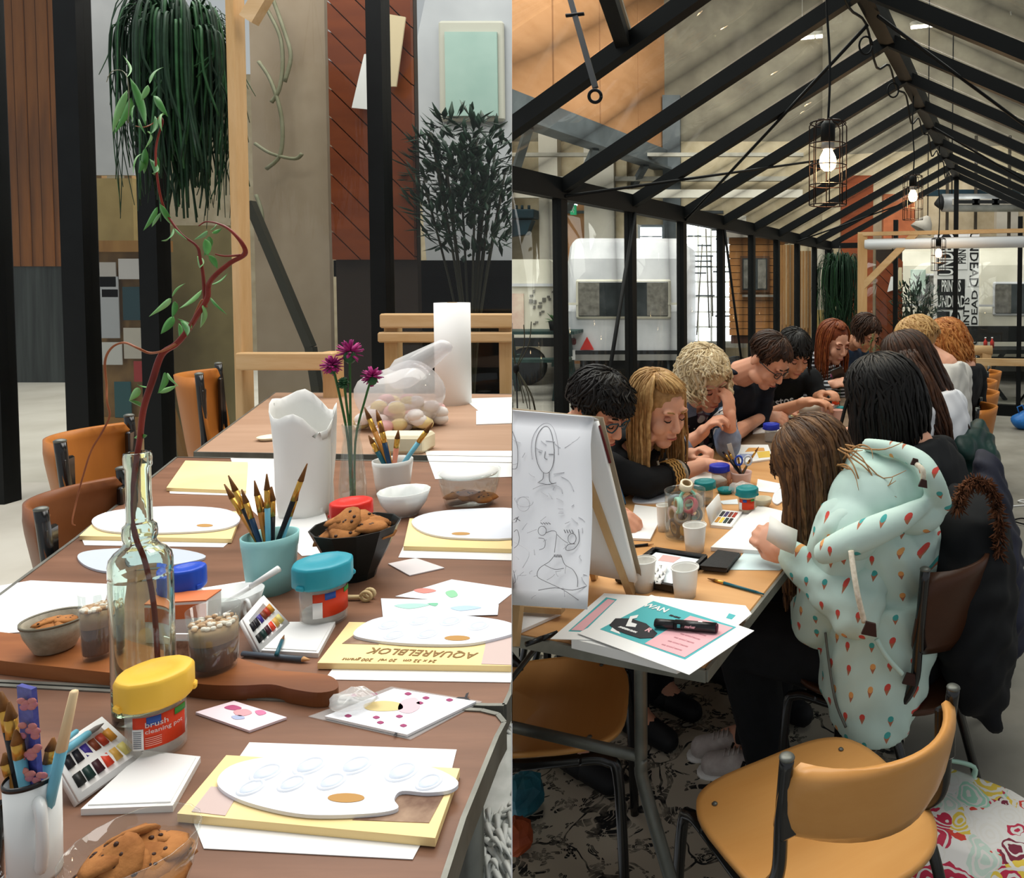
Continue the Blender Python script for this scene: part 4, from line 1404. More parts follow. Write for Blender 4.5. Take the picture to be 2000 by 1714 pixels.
# paper stack with printed posters
stack = [(1116, 1243), (1290, 1176), (1462, 1232), (1344, 1312)]
t_ = flat('paper_stack', [(1116, 1247), (1282, 1180), (1440, 1236), (1322, 1296)], TR + .0005, .018, PWH, None, None, 'R')
tag(t_, 'thick stack of white prints at the near corner of the table', 'papers')
s1 = sheet('printed_sheet', 'white print with a pink panel lying left of the paper stack', 'print', [(1180, 1158), (1290, 1165), (1180, 1250), (1075, 1247)], TR + .0192, .0008, PWH, 'printed sheets')
print_on(s1, [(1184, 1166), (1205, 1170), (1140, 1233), (1110, 1232)], TR + .0201, TEALP)
print_on(s1, [(1187, 1169), (1201, 1172), (1138, 1231), (1115, 1230)], TR + .0206, PINKP)
s2 = sheet('printed_sheet', 'white print with teal, black and pink panels on top of the stack', 'print', [(1272, 1161), (1473, 1231), (1346, 1317), (1128, 1236)], TR + .0222, .0008, PWH, 'printed sheets')
z = TR + .0231
print_on(s2, [(1276, 1173), (1438, 1224), (1338, 1287), (1172, 1228)], z, TEALP)
print_on(s2, [(1285, 1181), (1304, 1187), (1228, 1243), (1205, 1234)], z + .0006, DARKP) if False else None
print_on(s2, [(1348, 1202), (1432, 1225), (1337, 1283), (1259, 1256)], z + .0006, PINKP)
print_on(s2, [(1190, 1220), (1202, 1207), (1232, 1207), (1262, 1217), (1284, 1236), (1276, 1245), (1250, 1246), (1225, 1238), (1205, 1231)], z + .0010, DARKP)
print_on(s2, [(1192, 1231), (1200, 1218), (1212, 1238)], z + .0006, PWH)
print_on(s2, [(1231, 1203), (1247, 1200), (1244, 1206), (1235, 1208), (1233, 1215), (1244, 1218), (1241, 1224), (1222, 1222)], z + .0014, PWH, 'letter')
def text_on(parent, px, py, px2, py2, z, txt, m, size, up=1):
 a, b = PZ(px, py, z), PZ(px2, py2, z)
 d = (b - a).normalized()
 M = Matrix.Translation((a + b) / 2 - parent.location) @ Matrix.Rotation(math.atan2(d.y, d.x), 4, 'Z')
 text_mb(txt, size, .0002, .0006, None, M).build('lettering', m, parent, flip=None)
text_on(s2, 1262, 1181, 1300, 1192, z + .0012, 'WAN', PWH, .024)
text_on(s2, 1254, 1226, 1280, 1234, z + .0016, 'R', PINKP, .020)
text_on(s2, 1205, 1222, 1247, 1236, z + .0016, 'ANDERS DAN', PWH, .007)
text_on(s2, 1306, 1200, 1330, 1207, z + .0012, 'ZO LEUK', DARKP, .006)
for i in range(5):
 text_on(s2, 1330 + 6 - i * 12, 1228 + i * 7, 1385 - i * 12, 1243 + i * 7, z + .0010, 'een avond samen', mat('print_rose', 'c98d95', rough=.6), .0065)
s3 = sheet('printed_sheet', 'white print with a small teal square sticking out behind the stack', 'print', [(1275, 1163), (1456, 1182), (1468, 1198), (1440, 1222), (1290, 1180)], TR + .0186, .0006, PWH, 'printed sheets')
print_on(s3, [(1424, 1197), (1437, 1201), (1429, 1209), (1418, 1206)], TR + .0193, TEALP)
# marker lying on the prints
a, b = PZ(1279, 1216, z + .01), PZ(1402, 1226, z + .01)
BLKP = mat('black_plastic', '111214', rough=.3, spec=.5)
t = thing('marker_pen', 'thick black marker lying across the printed sheets', 'marker', (a + b) / 2)
h = (b - a) / 2
MB().tube([-h, -h * .97, -h * .35], [.007, .0085, .0085], 14).build('cap', BLKP, t)
MB().tube([-h * .35, h * .95], .0095, 14).build('barrel', BLKP, t)
MB().tube([h * .95, h], [.0085, .007], 14).build('end_plug', mat('dark_plum', '4a1a2c', rough=.4), t)
tx = Matrix.Rotation(math.atan2(h.y, h.x), 4, 'Z')
text_mb('marker', .007, .0002, .0002, None, tx @ Matrix.Translation((.01, -.0092, .002)) @ Matrix.Rotation(PI / 2.6, 4, 'X')).build('lettering', PINKP, t, flip=None)
MB().box((0, 0, 0), (.006, .001, .006), tx @ Matrix.Translation((-.012, -.0093, .002))).build('mark', TEALP, t)
MB().box((0, 0, 0), (.008, .003, .003), tx @ Matrix.Translation((.028, -.001, .009))).build('white_mark', PWH, t)  # small white block on top of the barrel
def pen(name, lb, cat, a, b, secs, group=None, clip='R'):
 """secs = [(f0, f1, r0, r1, material, part)...] along a to b"""
 t = thing(name, lb, cat, (a + b) / 2, 0, group)
 for f0, f1, r0, r1, m, nm in secs:
  MB().tube([a.lerp(b, f0) - t.location, a.lerp(b, (f0 + f1) / 2) - t.location, a.lerp(b, f1) - t.location], [r0, (r0 + r1) / 2, r1], 8).build(nm, m, t, clip=clip)
 return t
BRIS = mat('brush_hair', '8a5a2a', '5c3a18', 40)
FERR = mat('brass_ferrule', 'd0a04a', rough=.3, metal=.8)
TEALH = mat('teal_handle', '1f5a68', rough=.35)
BLUEH = mat('pale_blue_handle', '6fb3c9', rough=.35)
ORAH = mat('orange_handle', 'b57a33', rough=.4)
BLKH = mat('black_handle', '14161a', rough=.35)
NAVH = mat('navy_handle', '1c3a58', rough=.35)
def brush(lb, a, b, hm=TEALH, r=.0032, group=None, clip='R', name='paint_brush'):
 """b is the bristle end"""
 return pen(name, lb, 'brush', a, b, [(0, .12, r * .5, r * .9, hm, 'handle_tip'), (.12, .70, r * .9, r * 1.1, hm, 'handle'), (.70, .86, r * 1.15, r * 1.1, FERR, 'ferrule'), (.86, 1, r * 1.2, r * .25, BRIS, 'bristles')], group, clip)
brush('teal paint brush with a gold ferrule lying free near the table edge', PZ(1492, 1160, TR + .004), PZ(1382, 1129, TR + .004))
pen('pencil', 'black pencil with a bare wood tip behind the easel', 'pencil', PZ(1236, 1066, TR + .004), PZ(1277, 1062, TR + .004), [(0, .72, .0036, .0036, BLKH, 'barrel'), (.72, .95, .0036, .0012, mat('bare_wood', 'c99b6a'), 'tip'), (.95, 1, .0012, .0003, BLKH, 'lead')])
pen('black_pen', 'black pen with a metal clip at the left corner under the easel', 'pen', PZ(1027, 1258, TR + .006), PZ(1088, 1235, TR + .006), [(0, .5, .005, .0055, BLKP, 'cap'), (.5, 1, .005, .0045, BLKP, 'barrel'), (.1, .55, .001, .001, GALV, 'clip')])
# white cups
CUPM = mat('frosted_plastic', 'f6f5f0', rough=.35, sss=.0)
CUPM.node_tree.nodes['Principled BSDF'].inputs['Alpha'].default_value = .80
def cup(lb, px, ytop, ybot, wtop, z=TR, m=CUPM, group='frosted plastic cups', taper=.78):
 p, kx, ky = pk(px, ybot, z)
 r = wtop / 2 * kx
 h = (ybot - ytop) * ky
 t = thing('plastic_cup', lb, 'cup', p, 0, group)
 MB().lathe([(0, .002), (r * taper, .002), (r * taper, 0), (r * (taper + .1), h * .4), (r * .97, h * .95), (r, h), (r * .95, h), (r * .93, h * .95), (r * taper * .95, .004), (0, .004)], 28).build('body', m, t)
 MB().lathe([(r, h - .002), (r * 1.05, h - .001), (r * 1.05, h + .002), (r * .99, h + .002)], 28).build('rim', m, t)
 return t
cup('empty frosted plastic cup beside the jar of tapes', 1357, 1024, 1076, 46)
cup('empty frosted plastic cup standing before the black wallet', 1338, 1106, 1164, 54)
cup('frosted plastic cup half hidden by the pad of the easel', 1258, 1092, 1152, 48)
cup('white plastic cup standing behind the jar of tapes', 1296, 985, 1036, 28)
# black wallet
t = thing('wallet', 'black leather wallet lying closed by the framed print', 'wallet', PZ(1408, 1098, TR))
LEA = mat('black_leather', '17181a', '101113', 60, rough=.5, bump=.2)
wp = [(1400, 1075), (1447, 1081), (1422, 1114), (1366, 1108)]
flat('lower_cover', wp, TR + .001, .004, LEA, t)
flat('cards', [(1401, 1077), (1441, 1082), (1418, 1110), (1370, 1105)], TR + .005, .009, mat('grey_cards', '3c3a3a'), t)
flat('upper_cover', [(1402, 1073), (1444, 1079), (1420, 1109), (1366, 1104)], TR + .014, .004, LEA, t)
# black framed print lying flat
t = thing('framed_print', 'black framed print lying flat with a white cloth on it', 'frame', PZ(1310, 1105, TR))
q4 = [(1278, 1074), (1378, 1089), (1316, 1148), (1205, 1128)]
flat('backing', q4, TR + .0005, .010, BLKP, t, clip='R')
ps = [PZ(x, y, TR + .012) for x, y in q4]
for i in range(4):
 a, b = ps[i], ps[(i + 1) % 4]
 MB().beam(a - t.location, b - t.location, .010, .014).build('frame_bar', BLKP, t)
flat('print', [(1281, 1078), (1368, 1092), (1312, 1140), (1216, 1126)], TR + .0105, .001, mat('pale_blue_print', 'dfe8ee', rough=.3), t)
flat('picture', [(1295, 1083), (1330, 1088), (1315, 1098), (1285, 1094)], TR + .0116, .0004, mat('rose_print', 'd9a9a4'), t)
o = MB().grid([[PZ(1270 + 34 * j / 6 - 10 * i / 6, 1102 + 36 * i / 6 + 3 * j / 6, TR + .018 + .006 * math.sin(i * 1.7 + j * 2.3)) for j in range(7)] for i in range(7)], thick=.001).build('tissue', PWH)
tag(o, 'crumpled white tissue on the black framed print', 'tissue')
# jar full of tape rolls
p, kx, ky = pk(1338, 1046, TR)
CLR = glass('clear_jar', (.94, .96, .95), .6, .045)
r, h = 40 * kx, 92 * ky
t = thing('tape_jar', 'wide clear jar packed with rolls of patterned tape', 'jar', p)
MB().lathe([(0, 0), (r * .98, 0), (r, .006), (r, h * .93), (r * 1.03, h), (r * .97, h), (r * .95, h * .92), (r * .95, .006), (0, .006)], 32).build('glass', CLR, t)
q = random.Random(11)
cols = ['9fd8c4', 'c7b48f', 'd8d2c4', '3e4148', '8c7f76', 'b23a48', 'e3dcc8', '6f7b80', 'caa05a', '2e3134', 'ad9a8a', 'd9c0c0']
k = 0
for lvl in range(3):
 for i in range(5):
  a = i * PI / 2.5 + lvl * .8
  rr = r * .48
  c = p + Vector((rr * math.cos(a), rr * math.sin(a), .030 + lvl * .030))
  R0 = r * q.uniform(.40, .46)
  ax = Vector((q.gauss(0, .6), -1 + q.gauss(0, .3), q.gauss(0, .5))).normalized()
  M = ax.to_track_quat('Z', 'Y').to_matrix().to_4x4()
  M.translation = c
  cn = cols[(k * 5) % 12]
  o = thing('tape_roll', 'roll of coloured tape packed inside the wide clear jar', 'tape', M=M, group='tape rolls in the jar')
  wv_ = q.uniform(.006, .011)
  MB().lathe([(R0 * .66, -wv_), (R0, -wv_), (R0, wv_), (R0 * .66, wv_), (R0 * .66, -wv_)], 20).build('tape', mat('tape_' + cn, cn, rough=.5), o)
  MB().lathe([(R0 * .58, -wv_), (R0 * .66, -wv_), (R0 * .66, wv_), (R0 * .58, wv_), (R0 * .58, -wv_)], 20).build('core', mat('card_core', 'a58a62'), o)
  k += 1
for px, py, rp, ax, lb, cn in ((1343, 972, 17, (.25, -1, .35), 'mint green tape roll standing on top of the jar', '8ed3bd'), (1340, 948, 13, (.3, -.4, 1), 'cream tape roll lying on top of the jar', 'e6dcc2')):
 c = P(px, py, p.y)
 R0 = rp * kx
 M = Vector(ax).normalized().to_track_quat('Z', 'Y').to_matrix().to_4x4()
 M.translation = c
 o = thing('tape_roll', lb, 'tape', M=M, group='tape rolls on top of the jar')
 MB().lathe([(R0 * .7, -.009), (R0, -.009), (R0, .009), (R0 * .7, .009), (R0 * .7, -.009)], 24).build('tape', mat('tape_' + cn, cn, rough=.4), o)
 MB().lathe([(R0 * .62, -.009), (R0 * .7, -.009), (R0 * .7, .009), (R0 * .62, .009), (R0 * .62, -.009)], 24).build('core', mat('card_core', 'a58a62'), o)
# watercolour box open
PAN = ['1c1c22', '3a2a5a', '6b2a1a', 'a5341f', 'c98a2a', 'e2c64a', '12302c', '20140f', '8a1f1a', 'd8432a', 'd89a3a', 'd8cf7a']
def paint_box(lb, base, lidtop, z, m, clip, group='watercolour boxes', pans=True, rows=2, cols_=6):
 """base: four pixels of the tray (far-left, far-right, near-right, near-left); the lid stands on the far-left edge"""
 ps = [PZ(x, y, z) for x, y in base]
 c = sum(ps, Vector()) / 4
 t = thing('paint_box', lb, 'paint box', c, 0, group)
 hgt = .008
 MB().prism([(p.x - c.x, p.y - c.y) for p in ps], 0, hgt).build('tray', m, t, clip=clip)
 for j in range(rows):
  for i in range(cols_):
   u0, u1 = .10 + .80 * i / cols_, .10 + .80 * (i + .72) / cols_
   v0, v1 = .12 + .78 * j / rows, .12 + .78 * (j + .8) / rows
   def bl(u, v):
    return ps[0].lerp(ps[1], u).lerp(ps[3].lerp(ps[2], u), v)
   qd = [bl(u0, v0), bl(u1, v0), bl(u1, v1), bl(u0, v1)]
   cn = PAN[(j * cols_ + i) % 12]
   MB().prism([(p.x - c.x, p.y - c.y) for p in qd], hgt, hgt + .0015).build('paint_pan', mat('pan_' + cn, cn, rough=.5), t, clip=clip)
 return t, ps, c
PBW = mat('paint_box_white', 'ececea', rough=.35)
t, ps, c = paint_box('small open white watercolour box by the sketchbook', [(1410, 1000), (1450, 1004), (1428, 1034), (1387, 1030)], None, TR, PBW, 'R', cols_=4)
e0, e1 = ps[0] - c, ps[3] - c
lid = [e0, e1, e1 + Vector((-.012, .0, .055)), e0 + Vector((-.012, .0, .055))]
MB().grid([[lid[0], lid[1]], [lid[3], lid[2]]], thick=.004).build('lid', PBW, t)
# sketchbooks and papers
sheet('sketch_book', 'open sketch book with blank pages in front of the girl in the mint hoodie', 'book', [(1482, 986), (1560, 1005), (1560, 1080), (1388, 1068)], TR + .0008, .010, PWH)
sheet('paper_sheet', 'white sheet curling up behind the open sketch book', 'paper', [(1455, 995), (1482, 990), (1440, 1030), (1420, 1028)], TR + .0006, .001, PWH, 'loose paper sheets')
sheet('art_print', 'pale blue print under the girl in mint, with tiny figures', 'print', [(1452, 1080), (1560, 1085), (1523, 1113), (1424, 1112)], TR + .0006, .0006, mat('pale_aqua_print', 'cfe4e6', rough=.5))
sheet('drawing_pad', 'blank drawing pad under the hand at the easel', 'pad', [(1240, 985), (1300, 992), (1270, 1052), (1225, 1050)], TR + .0008, .006, PWH)
sheet('paper_sheet', 'folded white paper under the easel at the left edge', 'paper', [(1000, 1185), (1075, 1180), (1095, 1196), (1000, 1238)], TR + .0008, .006, PWH, 'loose paper sheets')
def palette(lb, pts, hole, z, m, clip, t=.004, group='white paint palettes', wells=()):
 o = flat('paint_palette', curve_px(pts), z, t, m, None, lb, clip)
 tag(o, lb, 'palette', group)
 hp = [PZ(x, y, z + t) for x, y in ovl(*hole, 0, 345, 23)]
 c = sum(hp, Vector()) / len(hp)
 MB().prism([(p.x - c.x, p.y - c.y) for p in hp], 0, .0005).build('thumb_hole', mat('hole_shadow_wood', 'b78a4c', rough=.6), o, c - o.location)
 for wx, wy, wr in wells:
  pc, kx, ky = pk(wx, wy, z + t)
  R0 = wr * kx
  MB().lathe([(R0 * .8, 0), (R0 * .9, .0018), (R0, .0018), (R0 * 1.1, 0)], 20).build('well', m, o, pc - o.location, clip=clip)
  MB().lathe([(0, .0003), (R0 * .8, .0003), (R0 * .8, 0), (0, 0)], 20).build('well_floor', mat('palette_well_shade', 'd9e2ee', rough=.3), o, pc - o.location, clip=clip)  # flush disc darker than the palette, recess shade put into its colour
 return o
def curve_px(pts):
 return [(v.x, v.y) for v in curve_pts([(x, y, 0) for x, y in pts], 5, True)]
PALW = mat('palette_white', 'e2e7f0', rough=.3)
palette('white palette by the pad at the left side of the near table', [(1252, 962), (1290, 958), (1312, 966), (1305, 978), (1270, 982), (1240, 980), (1236, 972)], (1281, 964, 8, 2.2), TR + .0005, PALW, 'R')
palette('white palette partly under the long brown hair', [(1520, 955), (1560, 950), (1565, 975), (1548, 984), (1530, 978), (1518, 984), (1508, 975)], (1533, 976, 6, 2.2), TR + .0005, PALW, 'R')
# brush jars with coloured lids
JARM = glass('jar_plastic', (.95, .95, .93), .3, .16)
LABR = mat('label_red', 'd8401f', rough=.5)
LABB = mat('label_blue', '2d4f9a', rough=.5)
LABG = mat('label_green', '3d8a3a', rough=.5)
def brush_jar(lb, px, ytop, ybot, wlid, z, lid, label=False, clip=None, group='brush cleaning jars with coloured lids', liquid=None, face=-PI / 2, text=False, lid_f=.30, wob=.0):
 p, kx, ky = pk(px, ybot, z)
 R = wlid / 2 * kx
 h = (ybot - ytop) * ky
 t = thing('brush_jar', lb, 'jar', p, 0, group)
 rb = R * .78
 hl = h * (1 - lid_f)
 MB().lathe([(0, 0), (rb * .93, 0), (rb, .004), (rb, hl), (rb * .93, hl), (rb * .93, .005), (0, .005)], 28).build('body', JARM, t, clip=clip)
 if liquid:
  MB().lathe([(0, .006), (rb * .9, .006), (rb * .9, hl * .32), (0, hl * .32)], 24).build('water', liquid, t, clip=clip)
 wf_ = (lambda a, z: 1 + .035 * max(0, math.cos(a * 9)) ** 3) if not wob else (lambda a, z: 1 + wob * max(0, math.cos(a * 8)) ** 3)
 MB().lathe([(rb * .9, hl - h * .02), (R * .86, hl - h * .03), (R * .97, hl), (R, hl + .1 * (h - hl)), (R, h * .95), (R * .985, h * .965), (R * .955, h * .99), (R * .94, h * .993), (R * .9, h), (R * .55, h), (R * .5, h * .985), (0, h * .98)], 48, wob=wf_).build('lid', lid, t, clip=clip)
 for a in (face + 1.3, face - 1.3):
  MB().box((R * 1.0, 0, hl + .12 * (h - hl)), (R * .16, R * .35, (h - hl) * .22), Matrix.Rotation(a, 4, 'Z'), bev=R * .05).build('tab', lid, t, clip=clip)
 if label:
  def band(a0, a1, z0, z1, off, m, nm):
   n = 10
   rows = [[Vector(((rb + off) * math.cos(face + a0 + (a1 - a0) * j / n), (rb + off) * math.sin(face + a0 + (a1 - a0) * j / n), zz)) for j in range(n + 1)] for zz in (z0, z1)]
   return MB().grid(rows, thick=.0004).build(nm, m, lab if nm != 'label' else t, clip=clip)
  lab = band(-.95, .95, hl * .28, hl * .86, .0008, LABR, 'label')
  band(-.95, -.55, hl * .28, hl * .66, .0016, PWH, 'barcode_panel')
  band(-.45, .0, hl * .70, hl * .86, .0016, LABB, 'colour_band')
  band(.45, .95, hl * .74, hl * .86, .0016, LABG, 'colour_band')
  if text:
   for txt, zz, sz in (('brush', hl * .72, hl * .14), ('cleaning pot', hl * .60, hl * .11)):
    mbt = MB()
    tm = text_mb(txt, sz, .0001, .0001, None, None, 0, 'LEFT')
    tm.v = [(((rb + .0022) * math.cos(face - .5 + v[0] / rb)), ((rb + .0022) * math.sin(face - .5 + v[0] / rb)), zz + v[1]) for v in tm.v]
    tm.build('lettering', PWH, lab, flip=None)
   mbt = MB()
   for i in range(5):
    zz = hl * (.48 - .035 * i)
    for a0 in (-.5,):
     rows = [[Vector(((rb + .002) * math.cos(face + a0 + .5 * j / 6), (rb + .002) * math.sin(face + a0 + .5 * j / 6), z_)) for j in range(7)] for z_ in (zz, zz + hl * .012)]
     mbt.grid(rows, thick=.0003)
   mbt.build('small_print', mat('label_pale', 'f0b0a0'), lab, flip=None)
   mbt = MB()
   for i in range(9):
    zz = hl * (.32 + .036 * i)
    rows = [[Vector(((rb + .0022) * math.cos(face - .9 + .28 * j / 4), (rb + .0022) * math.sin(face - .9 + .28 * j / 4), z_)) for j in range(5)] for z_ in (zz, zz + hl * .014)]
    mbt.grid(rows, thick=.0003)
   mbt.build('barcode', mat('barcode_grey', '7a7f86'), lab, flip=None)
 return t
BLUL = mat('lid_blue', '2434b0', rough=.4)
TEAL_L = mat('lid_teal', '177f83', rough=.4)
YELL = mat('lid_yellow', 'f2c247', rough=.45)
REDL = mat('lid_red', 'd5291f', rough=.4)
OCHW = mat('ochre_water', 'c9a468', rough=.2)
brush_jar('jar with a blue lid beside the brush cup on the near table', 1405, 906, 948, 40, TR, BLUL)
brush_jar('teal lidded jar half full of ochre water behind the tape jar', 1377, 937, 985, 42, TR, TEAL_L, liquid=OCHW)
brush_jar('teal lidded jar with a red label by the cream bowl', 1459, 950, 1000, 44, TR, TEAL_L, True, liquid=OCHW)
t = thing('loose_lid', 'teal jar lid lying upside down between the two teal jars', 'lid', pk(1418, 962, TR)[0])
k_ = pk(1418, 962, TR)[1]
MB().lathe([(0, .004), (13 * k_, .004), (16 * k_, .014), (17 * k_, .014), (14 * k_, .0), (0, 0)], 30, wob=lambda a, z: 1 + .06 * max(0, math.cos(a * 6)) ** 3).build('rim', TEAL_L, t)
MB().lathe([(0, .004), (6 * k_, .004), (2 * k_, .012), (0, .012)], 16).build('funnel', TEAL_L, t)
# cream bowl
p, kx, ky = pk(1489, 990, TR)
t = thing('ceramic_bowl', 'small cream ceramic bowl next to the red labelled jar', 'bowl', p)
r = 19 * kx
MB().lathe([(0, 0), (r * .55, 0), (r * .9, .012), (r, .028), (r * .94, .028), (r * .8, .012), (r * .5, .006), (0, .006)], 28).build('body', mat('cream_glaze', 'd6cdb4', 'c3b99e', 20, rough=.35), t)
MB().lathe([(r * .5, -.0), (r * .56, 0), (r * .60, .006), (r * .52, .006)], 28).build('foot_ring', mat('dark_glaze', '4a443a'), t)
# brush cup
def brush_cup(lb, px, ytop, ybot, w_, z, m, clip=None, taper=.8, facets=0, h_rim=True):
 p, kx, ky = pk(px, ybot, z)
 r, h = w_ / 2 * kx, (ybot - ytop) * ky
 t = thing('brush_cup', lb, 'cup', p)
 wf_ = (lambda a, zz: 1 - (.03 * (1 - abs(math.cos(a * facets / 2)) ** 2) if zz < h * .78 else 0)) if facets else None
 MB().lathe([(0, .002), (r * taper, 0), (r * (taper + .08), h * .35), (r * .955, h * .74), (r * .965, h * .78), (r * .985, h * .86), (r, h), (r * .94, h), (r * .92, h * .8), (r * taper * .9, .006), (0, .006)], 40, wob=wf_).build('body', m, t, clip=clip)
 return t, p, r, h
PINKC = mat('pink_cup', 'd9b6ac', rough=.35)
t, p, r, h = brush_cup('pale pink cup holding brushes, scissors and a ruler', 1448, 920, 946, 42, TR, PINKC)
base = p + Vector((0, 0, .012))
for k, (px, py, hm, lb) in enumerate(((1411, 880, BLKH, 'black handled brush leaning far left in the pink cup'), (1421, 878, BLKH, 'black handled brush with a brass ring in the pink cup'), (1441, 890, NAVH, 'short navy brush in the middle of the pink cup'), (1482, 872, ORAH, 'orange brush leaning right in the pink cup'), (1466, 895, TEALH, 'teal brush leaning right in the pink cup'))):
 tp_ = P(px, py, p.y)
 b0 = base + Vector(((tp_.x - base.x) * -.25, .004 * k - .008, 0))
 brush(lb, b0, tp_, hm, .0034, 'brushes in the pink cup')
tp_ = P(1424, 866, p.y + .01)
o = MB().beam(base + Vector((-.008, .012, 0)), tp_, .016, .002, up=(0, 1, 0)).build('ruler', mat('clear_ruler', 'cfc8bd', rough=.3))
tag(o, 'translucent ruler standing in the pink brush cup', 'ruler')
t = thing('scissors', 'scissors with blue and white handles in the pink cup', 'scissors', base)
for s, m in ((-1, mat('handle_blue', '2c50b8', rough=.35)), (1, mat('handle_pale', 'c6ccd6', rough=.35))):
 c = P(1452 + 9 * s, 899, p.y - .005) - base
 rg = MB().tube([c + Vector((.012 * math.cos(a * PI / 8), 0, .016 * math.sin(a * PI / 8))) for a in range(17)], .0035, 6)
 rg.build('handle', m, t)
 MB().beam(c - Vector((.002 * s, 0, .016)), Vector((-.006 * s, .0, 0)), .006, .002, up=(0, 1, 0)).build('blade', GALV, t)
# more papers and books on the tables
bk = sheet('picture_book', 'open picture book with yellow and orange drawings by the long haired girl', 'book', [(1436, 868), (1500, 868), (1510, 895), (1440, 905)], TR + .0008, .006, PWH)
print_on(bk, [(1462, 874), (1492, 874), (1494, 880), (1455, 882)], TR + .0070, mat('print_orange', 'e0a35a'), lb='orange drawing')
print_on(bk, [(1478, 882), (1503, 880), (1506, 892), (1482, 894)], TR + .0070, mat('print_yellow', 'e8c45a'), lb='yellow drawing')
print_on(bk, [(1445, 886), (1470, 886), (1468, 892), (1444, 894)], TR + .0070, mat('print_bluegrey', '9fa9c9'))
sheet('paper_sheet', 'white sheet under the arm of the blonde girl', 'paper', [(1330, 935), (1400, 915), (1440, 930), (1380, 952)], TR + .0006, .001, PWH, 'loose paper sheets')
sheet('paper_sheet', 'pale aqua sheet by the elbow of the blonde girl', 'paper', [(1315, 950), (1352, 945), (1350, 958), (1312, 962)], TR + .0006, .001, mat('pale_aqua_print', 'cfe4e6'), 'loose paper sheets')
sheet('paper_sheet', 'small pale blue leaflet behind the paint box', 'paper', [(1405, 978), (1440, 974), (1442, 984), (1412, 984)], TR + .0006, .001, mat('pale_blue_print', 'dfe8ee'), 'loose paper sheets')
sheet('paper_sheet', 'white patterned sheet between the cream bowl and the brush cup', 'paper', [(1480, 935), (1530, 945), (1515, 962), (1476, 958)], TR + .0006, .001, PWH, 'loose paper sheets')
CLB = glass('clear_plastic', (.95, .95, .95), .3, .3)
p, kx, ky = pk(1448, 962, TR)
o = MB()
o.ell((0, 0, .012), (26 * kx, 22 * kx, .022), nu=14, nv=8)
o.v = [(x * (1 + .1 * math.sin(90 * y)), y * (1 + .12 * math.sin(110 * x)), max(0, z + .004 * math.sin(200 * x + 90 * y))) for x, y, z in o.v]
tag(o.build('plastic_wrap', CLB, None, p), 'crumpled clear plastic wrap in front of the pink brush cup', 'plastic wrap')
sheet('painted_sheet', 'painted sheets stacked before the man in navy', 'paper', [(1475, 826), (1545, 818), (1560, 838), (1470, 846)], TR + .0006, .004, PWH, 'loose paper sheets')
brush_jar('jar with a blue lid half hidden by the long brown hair', 1506, 826, 862, 32, TR, BLUL)
# far end: face box, cups, jars
p, kx, ky = pk(1585, 826, TR)
t = thing('face_box', 'white paper bag printed with black drawn faces on the far table', 'bag', p, -.2)
r = 21 * kx
h1 = 46 * ky
MB().prism([(-r, -r), (r, -r), (r * 1.1, r), (-r * 1.1, r)], 0, h1 * .56).build('body', PWH, t)
cb = MB().grid([[Vector((r * 1.04 * a, r * 1.04 * b, h1 * .56 + zz + .008 * math.sin(5 * i))) for i, (a, b) in enumerate(((-1, -1), (-.3, -1.05), (.3, -1), (1, -1), (1.05, 0), (1, 1), (.3, 1.03), (-.3, 1), (-1, 1), (-1.05, 0), (-1, -1)))] for zz in (0, h1 * .2, h1 * .44)], thick=.0012)
cb.build('cuff', mat('bag_cream', 'e6e2d4', rough=.6), t)
fd_ = MB()
fd_.ell((-.1 * r, -r - .002, h1 * .2), (.35 * r, .002, .5 * r), nu=14, nv=8).ell((.6 * r, -r - .002, h1 * .36), (.14 * r, .002, .14 * r)).ell((-.65 * r, -r - .002, h1 * .38), (.1 * r, .002, .12 * r))
o = fd_.build('face_print', DARKP, t)
MB().ell((-.08 * r, -r - .0035, h1 * .18), (.24 * r, .002, .4 * r), nu=14, nv=8).build('face_paper', PWH, t)
for k, (px, yt, yb, wd, lb) in enumerate(((1616, 790, 832, 26, 'blush pink paper cup beside the white face bag'), (1636, 800, 836, 24, 'blush pink paper cup next to the teal lid on the far table'))):
 cup(lb, px, yt, yb, wd, TR, mat('blush_paper', 'dcb0a2', rough=.5), 'blush pink cups')
brush_jar('small jar with an orange red lid by the black bag on the far table', 1632, 778, 812, 14, TR, mat('lid_orange', 'e04a26', rough=.4))
t = thing('loose_lid', 'teal jar lid on the far table before the black haired woman', 'lid', pk(1640, 812, TR)[0] + Vector((0, 0, .03)))
MB().lathe([(0, .0), (.022, .0), (.026, .01), (.02, .02), (0, .02)], 24).build('rim', TEAL_L, t)
MB().lathe([(0, -.03), (.02, -.03), (.021, 0), (0, 0)], 20).build('pot', JARM, t)
p, kx, ky = pk(1640, 762, TR)
t = thing('black_box', 'small black box standing on the far table by the red haired girl', 'box', p)
MB().box((0, 0, 14 * ky), (30 * kx, .08, 28 * ky), bev=.004).build('body', BLKP, t)
MB().box((0, 0, 28 * ky + .003), (31 * kx, .083, .006)).build('lid', BLKP, t)
sheet('notepad', 'yellow and white notepad by the face bag', 'pad', [(1540, 800), (1580, 792), (1590, 806), (1545, 812)], TR + .0006, .010, mat('pad_yellow', 'e3d39a'))
sheet('grey_booklet', 'grey booklet lying before the hands on the far table', 'booklet', [(1520, 812), (1570, 806), (1572, 814), (1520, 818)], TR + .0006, .004, mat('booklet_grey', '8a8a8c'))
